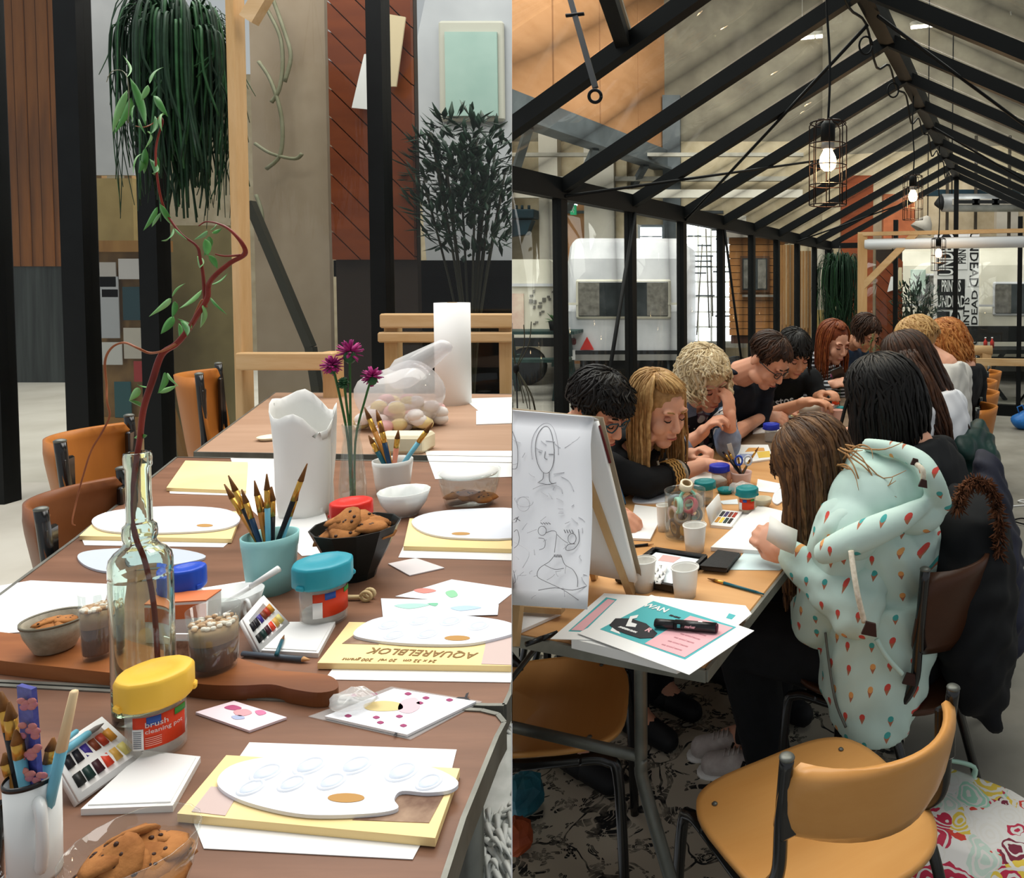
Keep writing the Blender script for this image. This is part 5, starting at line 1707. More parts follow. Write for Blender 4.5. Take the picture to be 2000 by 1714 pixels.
for k, (px, py, c) in enumerate(((1626, 733, '8d4a6a'), (1640, 722, '8d4a6a'))):
 pp = P(px, py, 4.0)
 t = thing('thistle_flower', ['purple flower head by the phone of the red haired girl', 'purple flower head nearest the black haired woman'][k], 'flower', (pp.x, pp.y, TR), 0, 'purple flowers on the far table')
 h = pp.z - TR
 MB().tube([(0, 0, .0), (.004, 0, h)], .002, 5).build('stem', LEAFG, t)
 MB().ell((.004, 0, h), (.016, .016, .018), nu=12, nv=8).build('bloom', mat('purple_bloom', c, 'a55a80', 60), t)
# twig in a bottle far down the table
pp = P(1690, 700, 4.3)
t = thing('willow_twig', 'thin green willow twig rising from the far table', 'twig', (pp.x, pp.y, TR))
MB().tube(curve_pts([(0, 0, 0), (.01, 0, .1), (.05, 0, .2), (.03, 0, .30), (.06, 0, .40)], 4), .003, 5).build('stem', mat('twig_brown', '5e4632'), t)
q = random.Random(6)
lv = MB()
for i in range(18):
 z = q.uniform(.12, .42)
 s = Vector((.04 + q.uniform(-.03, .03), q.uniform(-.02, .02), z))
 lv.tube([s, s + Vector((q.uniform(-.03, .03), 0, -.01)), s + Vector((q.uniform(-.04, .04), 0, -.04))], [.001, .006, .001], 4, flat=.3)
lv.build('foliage', mat('willow_green', '6f9a5a', '55803f', 20), t)
MB().lathe([(0, 0), (.03, 0), (.03, .1), (.012, .14), (.012, .18), (.009, .18), (.009, .14), (.026, .1), (.026, .004), (0, .004)], 18).build('bottle', CLR, t)
# tote bag with flowers on the floor
t = NT('floral_tote')
v = t.obj((1, 1, 1))
vv = t.obj((19, 19, 19))
vv = t.n('VectorMath', {0: vv, 1: t.n('TexNoise', {'Vector': vv, 'Scale': .7, 'Detail': 3}).outputs[1]}, operation='ADD').outputs[0]
vv = t.n('VectorMath', {0: vv, 1: t.n('TexNoise', {'Vector': vv, 'Scale': .5}).outputs[1]}, operation='ADD').outputs[0]
vo = t.n('TexVoronoi', {'Vector': vv, 'Scale': 1.0})
cl = t.n('ValToRGB', {0: t.n('SeparateColor', [vo.outputs['Color']]).outputs[0]})
cr = cl.color_ramp
cr.interpolation = 'CONSTANT'
for i, (pos, c) in enumerate(((0, 'e9e6e2'), (.22, 'c2284a'), (.45, 'c9dccf'), (.55, 'd8402f'), (.7, 'a8d8c0'), (.8, 'e8c84a'), (.9, '7a1836'))):
 e = cr.elements[i] if i < 2 else cr.elements.new(pos)
 e.position = pos
 e.color = lin(c)
rings = t.math('GREATER_THAN', t.math('SINE', t.math('MULTIPLY', vo.outputs['Distance'], 26.0)), -.35)
t.base(t.mix(rings, lin('e6e2dc'), cl.outputs[0]))
t.b.inputs['Roughness'].default_value = .7
TOTE = t.m
p = PZ(1868, 1690, .08)
o = MB()
o.box((0, 0, .11), (.34, .30, .22), Matrix.Rotation(-.3, 4, 'Z') @ Matrix.Rotation(.12, 4, 'Y'), bev=.05)
me = o.mesh('tote', TOTE)
bm = bmesh.new(); bm.from_mesh(me)
bmesh.ops.subdivide_edges(bm, edges=bm.edges[:], cuts=3, use_grid_fill=True)
for v_ in bm.verts:
 x, y, z = v_.co
 v_.co += Vector((math.sin(13 * z + 7 * y), math.sin(11 * z + 9 * x), math.sin(15 * x + 8 * y))) * .008
bm.to_mesh(me); bm.free()
for f in me.polygons:
 f.use_smooth = True
t = thing('tote_bag', 'floral tote bag in red, pink and mint standing on the floor behind the chair', 'bag', (p.x, p.y, .0))
place('body', me, TOTE, t)
MB().tube(curve_pts([(-.06, .1, .21), (-.07, .11, .24), (0, .12, .25), (.07, .11, .24), (.06, .1, .21)], 5), .012, 8, flat=.4).build('strap', mat('tote_strap', 'b8dccb', rough=.8), t)
o = flat('white_cloth', [(1955, 1690), (2010, 1685), (2010, 1720), (1950, 1725)], 0.001, .03, PWH)
tag(o, 'white folded cloth beside the floral tote at the bottom right corner', 'cloth')
# plastic bags and clutter under the table
for k, (px, py, z, m, lb, s) in enumerate(((1052, 1440, .06, mat('brown_paper', '8a6a48', '6a4f35', 20), 'crumpled brown paper bag under the near table', .075), (1022, 1560, .05, mat('teal_bag', '2a6a78', '1a4a58', 20), 'shiny teal bag under the near end of the table', .06), (1008, 1640, .04, mat('orange_bag', 'a8502a', '8a3a1c', 20), 'orange red bag at the left edge under the table', .045))):
 p = PZ(px, py, z)
 o = MB().ell((0, 0, 0), (s, s, s * .95), nu=12, nv=8, smooth=False)
 q = random.Random(k)
 o.v = [(x * q.uniform(.8, 1.15), y * q.uniform(.8, 1.15), max(-p.z + .01, zz * q.uniform(.85, 1.1))) for x, y, zz in o.v]
 tag(o.build('crumpled_bag', m, None, (p.x, p.y, max(p.z, s * .9 + .01)), clip='R'), lb, 'bag')
# ================================================================ people
def skin(name, c):
 m = mat(name, c, rough=.5, sss=.06, spec=.3)
 return m
SK1 = skin('skin_fair', 'd9a186')
SK2 = skin('skin_rosy', 'd59a7e')
SK3 = skin('skin_warm', 'c88e6e')
def hairm(name, c, c2):
 if name in MATS:
  return MATS[name]
 m = mat(name, c, c2, 60, rough=.45, spec=.22)
 return m
LIPM = skin('lip', 'a85c50')
EYEM = mat('eye_dark', '1c1512', rough=.25)
LIDM = skin('eyelid', 'b9806a')
def head_frame(hc, fd, pitch, roll=0, s=1.0):
 """+y out of the face, +z out of the crown"""
 f = Vector((fd.x, fd.y, 0)).normalized()
 r = Vector((f.y, -f.x, 0))
 R = Matrix((r, f, Vector((0, 0, 1)))).transposed().to_4x4()
 R = R @ Matrix.Rotation(-pitch, 4, 'X') @ Matrix.Rotation(roll, 4, 'Y')
 M = R @ Matrix.Diagonal((s, s, s, 1))
 M.translation = hc
 return M
def head_shapes(mb, M, fem=True):
 mb.ell((0, -.012, .03), (.073, .094, .085), M, nu=20, nv=14)
 mb.ell((0, .026, -.03), (.060, .062, .078), M, nu=20, nv=14)
 mb.ell((0, .058, -.094), (.028 if fem else .034, .026, .02), M)
 for s in (-1, 1):
  mb.ell((s * .034, .058, -.032), (.028, .026, .03), M)
  mb.ell((s * .045, .02, -.075), (.022, .04, .025), M)
  mb.ell((s * .0745, -.006, -.008), (.010, .019, .031), M @ Matrix.Rotation(s * -.25, 4, 'Z'))
  mb.ell((s * .030, .076, .026), (.024, .012, .009), M)
  mb.ell((s * .0095, .099, -.032), (.009, .010, .008), M)
 mb.cap(M @ Vector((0, .082, .012)), M @ Vector((0, .104, -.028)), .0085, .0115)
 mb.ell((0, .088, -.058), (.021, .010, .0065), M)
 mb.ell((0, .086, -.069), (.018, .011, .0065), M)
def face_parts(root, M, T, browm, closed=True, lip=LIPM):
 for s in (-1, 1):
  e = MB()
  e.ell((s * .030, .0775, .004), (.0135, .009, .0075), M)
  e.build('eyelid', LIDM, root).data.transform(T)
  e = MB()
  e.tube([M @ Vector((s * x, y, z)) for x, y, z in ((.017, .0835, .0005), (.026, .0875, -.0035), (.036, .0855, -.0035), (.044, .078, .0))], [.001, .0022, .0024, .001], 6)
  e.build('eye', EYEM, root).data.transform(T)
  b = MB()
  b.tube([M @ Vector((s * x, y, z)) for x, y, z in ((.014, .0875, .024), (.026, .0895, .030), (.040, .083, .030), (.050, .073, .024))], [.002, .0032, .003, .001], 6)
  b.build('eyebrow', browm, root).data.transform(T)
 m = MB()
 m.tube([M @ Vector(p) for p in ((-.021, .088, -.063), (-.009, .0975, -.0625), (0, .0985, -.0635), (.009, .0975, -.0625), (.021, .088, -.063))], [.001, .0032, .003, .0032, .001], 6)
 m.build('mouth', lip, root).data.transform(T)
def ik(S, W, l1, l2, pole):
 d = W - S
 L = d.length
 k = max(1.0, L / (l1 + l2) * 1.002)
 l1, l2 = l1 * k, l2 * k
 d.normalize()
 a = (l1 * l1 - l2 * l2 + L * L) / (2 * L)
 h = math.sqrt(max(0, l1 * l1 - a * a))
 p = pole - d * pole.dot(d)
 if p.length < 1e-5:
  p = Vector((0, 0, -1))
 return S + d * a + p.normalized() * h
def hand_shapes(mb, M, thumb, curl=.5, spread=.1, tc=.5):
 """M: origin wrist, +y to the fingers, +z out of the back of the hand; thumb = +1 / -1 on x"""
 t = lambda x, y, z: M @ Vector((x * thumb, y, z))
 mb.ell((0, .048, 0), (.037, .048, .0135), M)
 mb.ell((.018 * thumb, .03, -.006), (.02, .03, .013), M)
 mb.cap(t(0, -.02, 0), t(0, .025, 0), .023, .026)
 for i, (x, L, r) in enumerate(((.027, .070, .0083), (.009, .078, .0086), (-.009, .073, .0083), (-.026, .058, .0074))):
  c = curl if not isinstance(curl, (list, tuple)) else curl[i]
  p = Vector((x, .084 - .01 * (i == 3) - .004 * (i == 0), 0))
  an = 0
  ax = x * spread * 12
  for j, f in enumerate((.45, .30, .25)):
   an += c * (.8, 1.1, .7)[j]
   d = Vector((ax * .3 * math.cos(an), math.cos(an), -math.sin(an))).normalized()
   q = p + d * L * f
   mb.cap(t(*p), t(*q), r * (1.08 - .07 * j), r * (1.0 - .08 * j), 8)
   p = q
 p = Vector((.026, .022, -.006))
 an = .75 - tc * .5
 for j, (f, r) in enumerate(((.036, .0115), (.030, .0095), (.024, .0085))):
  d = Vector((math.sin(an), math.cos(an), -.35 - .15 * j * tc)).normalized()
  q = p + d * f
  mb.cap(t(*p), t(*q), r, r * .92, 8)
  p = q
  an -= tc * .7
def wander(q, a):
 return Vector((q.gauss(0, a), q.gauss(0, a), q.gauss(0, a)))
def hair_locks(mb, M, seed, n, L, front=58, fringe=.62, r=.010, wave=0, wfreq=22, lift=1.0, gravity=(0, 0, -1), spreadout=.25, back=None, cap=True, n_pts=9, jitter=.02, Lfront=None, partx=0.0, flatten=.55, mats=2, keep=None):
 n, r = int(n * 1.9), r * .62
 q = random.Random(seed)
 g = Vector(gravity).normalized()
 R3 = M.to_3x3()
 if cap:
  mb.ell((0, -.021, .040), (.0785 * lift, .093 * lift, .085 * lift), M, 0, 20, 14)
 c = Vector((0, -.014, .032))
 rad = Vector((.080 * lift, .101 * lift, .091 * lift))
 for i in range(n):
  phi = math.radians(-180 + 360 * (i + q.random()) / n)
  fr = abs(phi) < math.radians(front)
  te = math.radians(fringe * 90 + q.uniform(-5, 5)) if fr else math.radians(q.uniform(88, 104))
  t0 = math.radians(q.uniform(2, 26))
  pts = []
  k = 6
  wob = 1 + q.uniform(-.02, .06)
  for j in range(k):
   th = t0 + (te - t0) * j / (k - 1)
   ph = phi + q.gauss(0, jitter)
   p = c + Vector((rad.x * math.sin(th) * math.sin(ph) + partx * (1 - j / (k - 1)), rad.y * math.sin(th) * math.cos(ph), rad.z * math.cos(th))) * 1.0
   p = c + (p - c) * wob
   pts.append(M @ p)
  LL = L if not fr else (Lfront or 0)
  if back is not None and not fr:
   LL = L * (back + (1 - back) * abs(math.cos(phi / 2)))
  LL *= q.uniform(.82, 1.05)
  if LL > .005:
   d = (pts[-1] - pts[-2]).normalized()
   out = (R3 @ Vector((math.sin(phi), math.cos(phi), 0))).normalized()
   p = pts[-1]
   st = LL / n_pts
   for j in range(n_pts):
    d = (d * .55 + g * .55 + out * spreadout * (.35 - j / n_pts) * .4).normalized()
    p = p + d * st
    w_ = Vector()
    if wave:
     a = j * st * wfreq * 2 * PI * .25 + i
     w_ = (out * math.cos(a) + out.cross(g) * math.sin(a)) * wave * min(1, (j + 1) / 3)
    pts.append(p + w_ + wander(q, .0015))
  if keep is not None:
   pts = keep(pts)
   if len(pts) < 3:
    continue
  m = len(pts)
  rr = r * q.uniform(.7, 1.2)
  rs = [rr * (.55 + .45 * min(1, j / 2)) * (1 - .72 * max(0, (j - m * .55) / (m * .45))) for j in range(m)]
  mb.tube(pts, rs, 5, q.randrange(mats), flat=flatten)
def folds(me, amp=.0038):
 n = len(me.vertices)
 co, no = np.empty(n * 3), np.empty(n * 3)
 me.vertices.foreach_get('co', co)
 me.vertices.foreach_get('normal', no)
 co, no = co.reshape(-1, 3), no.reshape(-1, 3)
 wv = np.sin(co[:, 2] * 62 + 3 * np.sin(co[:, 0] * 19) + 2.2 * np.sin(co[:, 1] * 23)) * np.sin(co[:, 0] * 31 + co[:, 1] * 27 + 1.7 * np.sin(co[:, 2] * 17))
 co = co + no * (wv * amp)[:, None]
 me.vertices.foreach_set('co', co.ravel())
PEOPLE = []
def person(label, hc, fd, pitch, pelvis, bd, skinm, shirt, hair, hands, roll=0, trousers=None, sleeve=('long', 'long'), sw=.165, bulk=1.0, fine=.0052, cloth=.010, hs=1.0, fem=True, pole=None, gender='person', browm=None, shirt_extra=None, name_shirt='top', lip=LIPM, legs=True, sep=(), sleeve_extra=None, ankles=None, leg_bulk=1.0, neck_up=None, elbows=None, faceon=True, back=.035, knee_len=.40):
 loc = Vector((pelvis.x, pelvis.y, 0))
 root = thing('person', label, 'person', loc)
 T = Matrix.Translation(-loc)
 M = head_frame(hc, fd, pitch, roll, hs)
 f = Vector((bd.x, bd.y, 0)).normalized()
 side = Vector((f.y, -f.x, 0))
 up = Vector((0, 0, 1))
 nb = M @ Vector((0, -.062, -.150)) if neck_up is None else neck_up
 pv = Vector((pelvis.x, pelvis.y, .52))
 sp = nb - pv
 chest = pv.lerp(nb, .68) - f * back
 waist = pv.lerp(nb, .33) - f * back * .9
 def secs(k, g=0.0):
  out = []
  pts = [pv - up * .06, pv, waist, chest, pv.lerp(nb, .88) - f * back * .55, nb, nb.lerp(M @ Vector((0, -.03, -.07)), .35)]
  wd = [.165, .168, .142, .165, .150, .075, .05]
  dp = [.115, .118, .100, .115, .085, .062, .05]
  for i, (p, a, b) in enumerate(zip(pts, wd, dp)):
   ax = (pts[min(i + 1, 6)] - pts[max(i - 1, 0)]).normalized()
   v = side.cross(ax).normalized()
   kk = 1 if i >= 5 else bulk
   out.append((p, side * (a * kk * k + g), v * (b * kk * k + g)))
  return out
 sh = {}
 arms = {}
 for s, h in ((1, 'R'), (-1, 'L')):
  S = nb + side * s * sw * bulk - up * .055 - f * .01
  sh[h] = S
  hd = hands.get(h)
  if hd is None:
   W = S + f * .22 - up * .38 + side * s * .04
   hd = dict(w=W, dir=f - up * .2, n=up)
  W = hd['w']
  E = ik(S, W, .27, .245, (pole or (side * s * .5 - up - f * .2)))
  if elbows and h in elbows:
   E = elbows[h]
  y = hd.get('dir', W - E).normalized()
  Mh = up_frame(W, y, hd.get('n', up))
  arms[h] = (S, E, W, Mh, hd, s)
 # body: one skin
 mb = MB()
 mb.loft(secs(.90)[:6])
 knees = {}
 for s in (1, -1):
  hip = pv + side * s * .085 - up * .02
  knee = hip + f * knee_len + side * s * .03 - up * .02
  ank = Vector((knee.x, knee.y, .09)) - f * .02 if not ankles else ankles[s]
  knees[s] = (hip, knee, ank)
  mb.cap(hip, knee, .075, .052)
  mb.cap(knee, ank, .050, .035)
  mb.cap(ank, ank + f * .10 - up * .045, .036, .03)
 for h in arms:
  S, E, W, Mh, hd, s = arms[h]
  mb.cap(S, E, .043, .036)
 me1 = solid(mb, .018, 3)
 mb = MB()
 head_shapes(mb, M, fem)
 mb.cap(M @ Vector((0, -.02, -.06)), nb + up * .0, .048 if fem else .054, .056 if fem else .064, 14)
 me2 = solid(mb, fine * .85, 3)
 ms = [me1, me2]
 for h in arms:
  S, E, W, Mh, hd, s = arms[h]
  mb = MB()
  mb.cap(E, E.lerp(W, .4), .037, .036)
  mb.cap(E.lerp(W, .3), W, .036, .0235)
  hand_shapes(mb, Mh, -s, hd.get('curl', .55), hd.get('spread', .06), hd.get('tc', .6))
  ms.append(solid(mb, fine, 2))
 me = join_meshes(ms)
 me.transform(T)
 place('body', me, skinm, root)
 for m in ms:
  bpy.data.meshes.remove(m)
 # shirt
 mb = MB()
 mb.loft(secs(1.0, .016)[:6] + [(nb + (M @ Vector((0, -.03, -.07)) - nb) * .12, side * .066, f * .066)])
 for h, sl in zip(('R', 'L'), sleeve):
  S, E, W, Mh, hd, s = arms[h]
  full, mb = mb, (MB() if h in sep else mb)
  mb.ell(S, (.062, .062, .062))
  if sl == 'short':
   mb.cap(S, S.lerp(E, .75), .058, .054)
  else:
   mb.cap(S, E, .058, .050)
   fr = {'long': .93, 'three': .5, 'elbow': .08}[sl]
   mb.cap(E, E.lerp(W, fr), .050, .050 + (.038 - .050) * fr)
  if h in sep:
   sleeve_extra(mb, S, E, W)
   me = solid(mb, cloth, 3)
   folds(me, .0045)
   me.transform(T)
   place('sleeve', me, shirt, root)
  mb = full
 if shirt_extra:
  shirt_extra(mb, dict(f=f, side=side, nb=nb, pv=pv, chest=chest, waist=waist, arms=arms, M=M))
 me = solid(mb, cloth, 3)
 folds(me)
 me.transform(T)
 shirt_o = place(name_shirt, me, shirt, root)
 if legs:
  mb = MB()
  mb.ell(pv - up * .03, (.165 * bulk, .16 * bulk, .10))
  for s in knees:
   hip, knee, ank = knees[s]
   mb.cap(hip, knee, .086 * bulk * leg_bulk, .066 * leg_bulk)
   mb.cap(knee, ank - up * .03, .064 * leg_bulk, .050 * leg_bulk)
  me = solid(mb, .012, 3)
  me.transform(T)
  place('trousers', me, trousers or mat('black_denim', '121417', '191b1f', 20, rough=.8), root)
  for s in knees:
   hip, knee, ank = knees[s]
   b = MB()
   a0 = Vector((ank.x, ank.y, .045))
   b.cap(a0 - f * .04, a0 + f * .05, .040, .042).cap(a0 + f * .05, a0 + f * .15 - up * .008, .04, .034)
   b.v = [(x, y, max(z, .008)) for x, y, z in b.v]
   b.build('shoe', mat('dark_shoe', '1b1c1f', rough=.6), root).data.transform(T)
 # hair
 hb = MB()
 hm = hair(hb, M, dict(f=f, side=side, nb=nb, T=T))
 hb.build('hair', hm, root, flip=True).data.transform(T)
 if faceon:
  face_parts(root, M, T, browm or hm[0], lip=lip)
 PEOPLE.append(root)
 return dict(root=root, T=T, M=M, f=f, side=side, nb=nb, pv=pv, chest=chest, waist=waist, arms=arms, knees=knees, shirt=shirt_o, up=up)
def spectacles(R, m, round_=False):
 M, T = R['M'], R['T']
 t = MB()
 for s in (-1, 1):
  pts = [M @ Vector((s * (.031 + .022 * math.cos(a)), .096 - .012 * abs(math.cos(a)) * (1 if math.cos(a) * 1 > 0 else .3), .003 + (.019 if round_ else .016) * math.sin(a))) for a in [2 * PI * i / 20 for i in range(21)]]
  t.tube(pts, .0022, 6)
  t.tube([M @ Vector((s * .052, .088, .008)), M @ Vector((s * .077, .06, .010)), M @ Vector((s * .079, .0, .006))], .0024, 6)
 t.tube([M @ Vector((-.009, .097, .006)), M @ Vector((0, .1, .009)), M @ Vector((.009, .097, .006))], .002, 6)
 o = t.build('glasses', m, R['root'])
 o.data.transform(T)
 for s in (-1, 1):
  l = MB().ell((s * .031, .0945, .003), (.021, .001, .016), M, nu=14, nv=6)
  g_ = l.build('lens', glass('lens_glass', (.95, .95, .96), .2), o)
  g_.data.transform(T)
HB = [hairm('hair_black', '0b0908', '13100e'), hairm('hair_black_soft', '161210', '0e0b09')]  # second black is a slightly paler tone, mixed at random among the locks
HBR = [hairm('hair_brown', '553a25', '3e2a1b'), hairm('hair_brown_light', '7a5737', '5c4029'), hairm('hair_golden_strand', 'b58a5c', '9c7246')]
HDB = [hairm('hair_dark_brown', '35231a', '241812'), hairm('hair_dark_brown_light', '4d3222', '33211a')]
HBL = [hairm('hair_blonde', 'b38a58', '8f6b40'), hairm('hair_blonde_light', 'cda873', 'a98450')]
HSB = [hairm('hair_silver_blonde', 'cdb993', 'ab9570'), hairm('hair_silver_light', 'e0d2b4', 'c0ab86')]
HRD = [hairm('hair_red', '7c3a1c', '5b2813'), hairm('hair_red_light', '94502a', '703818')]
HCR = [hairm('hair_copper', 'a8622f', '824618'), hairm('hair_copper_light', 'c98a4f', 'a0622c')]
CLB_ = mat('cloth_black', '0f1114', '15171a', 12, rough=.85)
CLN = mat('cloth_navy', '10151f', '151b27', 12, rough=.85)
CLW = mat('cloth_white', 'e2e3e8', 'd3d4da', 6, rough=.8)
CLG = mat('cloth_light_grey', 'cfccc6', 'b9b6b0', 10, rough=.8)
LFD = GE * .92 - GD * .30                  # how the left row faces
UPZ = Vector((0, 0, 1))

# 1  short black hair, at the easel
def h1(hb, M, c):
 hair_locks(hb, M, 21, 150, .012, front=62, fringe=.80, r=.012, lift=1.03, Lfront=.025, jitter=.12, n_pts=3, gravity=(.5, -.2, -.8))
 hair_locks(hb, M, 22, 40, .02, front=75, fringe=.55, r=.011, lift=1.06, Lfront=.03, jitter=.2, cap=False, n_pts=3, gravity=(.6, -.2, -.5))
 return HB
R1 = person('person with short black hair and teal glasses bent over behind the easel', P(1168, 800, 2.22), GE * .95 - GD * .12, math.radians(30), G(-1.52, 2.02), LFD, SK2, CLB_, h1,
   dict(R=dict(w=PZ(1172, 1000, .80), dir=GE * .8 - GD * .05 + UPZ * -.15, n=UPZ * .8 - GD * .5, curl=.75)), browm=HB[0], fem=False)
spectacles(R1, mat('teal_frames', '1f4a58', rough=.3))
pen('drawing_pen', 'thin blue pen upright in the hand of the person at the easel', 'pen', PZ(1222, 986, .775), P(1203, 930, 2.1), [(0, .06, .0008, .003, BLKH, 'tip'), (.06, 1, .0032, .0032, mat('blue_pen', '1d5a8a', rough=.3), 'barrel')])

# 2  blonde girl
def h2(hb, M, c):
 hair_locks(hb, M, 31, 120, .245, front=60, fringe=.57, r=.011, lift=1.04, wave=.002, wfreq=6, partx=.03, spreadout=.12, Lfront=.0)
 return HBL
cuff = mat('cuff_gold', 'c9a063', '1a1714', 70, rough=.7)
R2 = person('blonde girl in a black sweater with gold zigzag cuffs drawing at the table', P(1287, 797, 2.36), GE * .9 - GD * .36, math.radians(20), G(-1.44, 2.40), LFD, SK1, CLB_, h2,
   dict(R=dict(w=PZ(1378, 907, .81), dir=GE * .95 + UPZ * -.12, n=UPZ * .9 - GD * .4, curl=.7), L=dict(w=P(1338, 893, 2.62), dir=GE * .8 + UPZ * .45, n=-GE * .2 + UPZ * .9 , curl=1.15)), sleeve=('three', 'long'), browm=HBL[0], elbows=dict(R=PZ(1262, 945, .80)))
S, E, W, *_ = R2['arms']['R']
for f0, f1, m, nm in ((.30, .47, 'zig', 'cuff_pattern'), (.48, .53, 'silver', 'cuff_edge')):
 mm = mat('cuff_silver', 'b9b2a4', '8a8276', 90, rough=.5) if m == 'silver' else mat('cuff_black', '121212')
 c_ = MB().tube([E.lerp(W, f0), E.lerp(W, f1)], [.050, .0465], 20)
 o = c_.build(nm, mm, R2['root'])
 o.data.transform(R2['T'])
 if m == 'zig':
  z_ = MB()
  ax = (W - E).normalized()
  x_, y_ = frame_to(ax)
  for row in range(4):
   f_ = f0 + (f1 - f0) * (row + .3) / 4
   pts = []
   for k in range(37):
    an = 2 * PI * k / 36
    pts.append(E.lerp(W, f_ + .018 * (k % 2)) + (x_ * math.cos(an) + y_ * math.sin(an)) * .0505)
   z_.tube(pts, .0038, 5)
  o = z_.build('zigzag_trim', mat('gold_thread', 'd3ab6c', 'b58a4a', 50, rough=.6), R2['root'])
  o.data.transform(R2['T'])
for s in (-1, 1):
 b = R2['nb'] + R2['f'] * .115 + R2['side'] * .02 * s - UPZ * .05
 o = MB().tube(curve_pts([b, b - UPZ * .09 + R2['f'] * .02, b - UPZ * .17 + R2['side'] * .015], 4), .004, 6).build('drawstring', mat('cord_cream', 'cfc3ab'), R2['root'])
 o.data.transform(R2['T'])
pen('drawing_pen', 'dark pen held in the hand of the blonde girl', 'pen', PZ(1431, 905, .77), P(1412, 882, 2.42), [(0, .1, .0008, .003, BLKH, 'tip'), (.1, 1, .0032, .0032, BLKH, 'barrel')])

# 3  curly silver blonde woman
def h3(hb, M, c):
 hair_locks(hb, M, 41, 150, .05, front=56, fringe=.52, r=.013, lift=1.14, wave=.010, wfreq=60, Lfront=.03, jitter=.25, n_pts=6, flatten=.7)
 hair_locks(hb, M, 42, 80, .07, front=50, fringe=.6, r=.010, lift=1.2, wave=.012, wfreq=70, Lfront=.02, jitter=.3, n_pts=7, cap=False, flatten=.7)
 return HSB
t = NT('floral_blouse')
vv = t.obj((26, 26, 26))
vo = t.n('TexVoronoi', {'Vector': vv, 'Scale': 1.0})
nn = t.noise(vv, .9, 4)
msk = t.math('GREATER_THAN', t.math('ADD', vo.outputs['Distance'], t.math('MULTIPLY', nn, .5)), .72)
c1 = t.mix(t.math('GREATER_THAN', t.noise(vv, .5, 3), .52), lin('1c1a24'), lin('7b5a68'))
t.base(t.mix(msk, lin('d8d2cc'), c1))
t.b.inputs['Roughness'].default_value = .8
BLOUSE = t.m
CHAM = mat('chambray_blue', '8796b0', '72819c', 30, rough=.85)
R3_ = person('older woman with curly silver blonde hair resting her head on her hand', P(1376, 742, 2.86), GE * .82 - GD * .45, math.radians(28), G(-1.42, 2.98), GE * .8 - GD * .5, SK2, BLOUSE, h3,
   dict(R=dict(w=P(1366, 850, 2.72), dir=GE * .6 + UPZ * .65 , n=-GE * .6 + UPZ * .7 - GD * .3, curl=.8),
    L=dict(w=P(1426, 824, 2.76), dir=UPZ * .9 - GE * .12 + GD * .15, n=GE * .8 - GD * .3, curl=.5)), browm=HSB[0], sleeve=('short', 'short'), roll=.15, elbows=dict(L=P(1422, 870, 2.80), R=P(1305, 888, 2.70)))
for h, f1 in (('R', .45), ('L', .40)):
 S, E, W, *_ = R3_['arms'][h]
 b = MB()
 b.cap(S, E, .056, .052).cap(E, E.lerp(W, f1), .052, .046)
 b.tube([E.lerp(W, f1 - .1), E.lerp(W, f1 + .02)], [.052, .050], 16)
 me = solid(b, .008, 2)
 me.transform(R3_['T'])
 place('sleeve', me, CHAM, R3_['root'], 'rolled pale blue chambray sleeve')
cl = MB()
b = R3_['nb']
for s in (-1, 1):
 cl.grid([[b + R3_['side'] * s * (.02 + .03 * j) + R3_['f'] * (.075 - .02 * j) + UPZ * (.045 - .045 * i - .01 * j) for j in range(3)] for i in range(3)], thick=.004)
o = cl.build('collar', CHAM, R3_['root'])
o.data.transform(R3_['T'])

# 4  man in navy
def h4(hb, M, c):
 hair_locks(hb, M, 51, 120, .0, front=58, fringe=.60, r=.012, lift=1.02, jitter=.08, Lfront=.015, n_pts=3)
 return HDB
R4 = person('man with short dark hair and black glasses in a navy shirt', P(1500, 704, 3.18), GE * .95 - GD * .2, math.radians(42), G(-1.46, 3.38), LFD, SK2, CLN, h4,
   dict(R=dict(w=PZ(1492, 812, .80), dir=GE * .95 + UPZ * .02, n=UPZ * .8 - GD * .5, curl=.85), L=dict(w=PZ(1540, 800, .8), dir=GE * .9, n=UPZ, curl=.5)), sleeve=('elbow', 'elbow'), fem=False, bulk=1.1, sw=.18, browm=HDB[0], elbows=dict(R=PZ(1415, 858, .80)))
spectacles(R4, BLKP)

# 5  dark fringe, black lettered tee
def h5(hb, M, c):
 hair_locks(hb, M, 61, 110, .10, front=58, fringe=.72, r=.012, lift=1.05, wave=.006, wfreq=20, jitter=.1, Lfront=.035, n_pts=6)
 return HB
R5 = person('person with dark wavy fringe in a black lettered shirt behind the man in navy', P(1550, 690, 3.72), GE * .66 - GD * .72, math.radians(30), G(-1.40, 3.85), GE * .6 - GD * .75, SK3, CLB_, h5,
   dict(R=dict(w=P(1572, 785, 3.42), dir=GE * .9 + UPZ * .1, n=UPZ, curl=.6), L=dict(w=P(1600, 772, 3.66), dir=GE * .5 - GD * .3 + UPZ * .2, n=UPZ, curl=.6)), sleeve=('short', 'short'), fine=.0065, browm=HB[0])
cpos = P(1545, 757, 3.42)
n_ = (R5['f'] * .9 + UPZ * .15).normalized()
x_ = UPZ.cross(n_).normalized()
Mt = Matrix((x_, n_.cross(x_), n_)).transposed().to_4x4()
Mt.translation = R5['chest'].lerp(R5['waist'], .15) + R5['f'] * .158 - R5['side'] * -.0
o = text_mb('Kustos', .065, .001, .001, None, Mt @ Matrix.Rotation(.12, 4, 'Z'), 0, 'CENTER').build('lettering', CLW, R5['root'], flip=None)
o.data.transform(R5['T'])

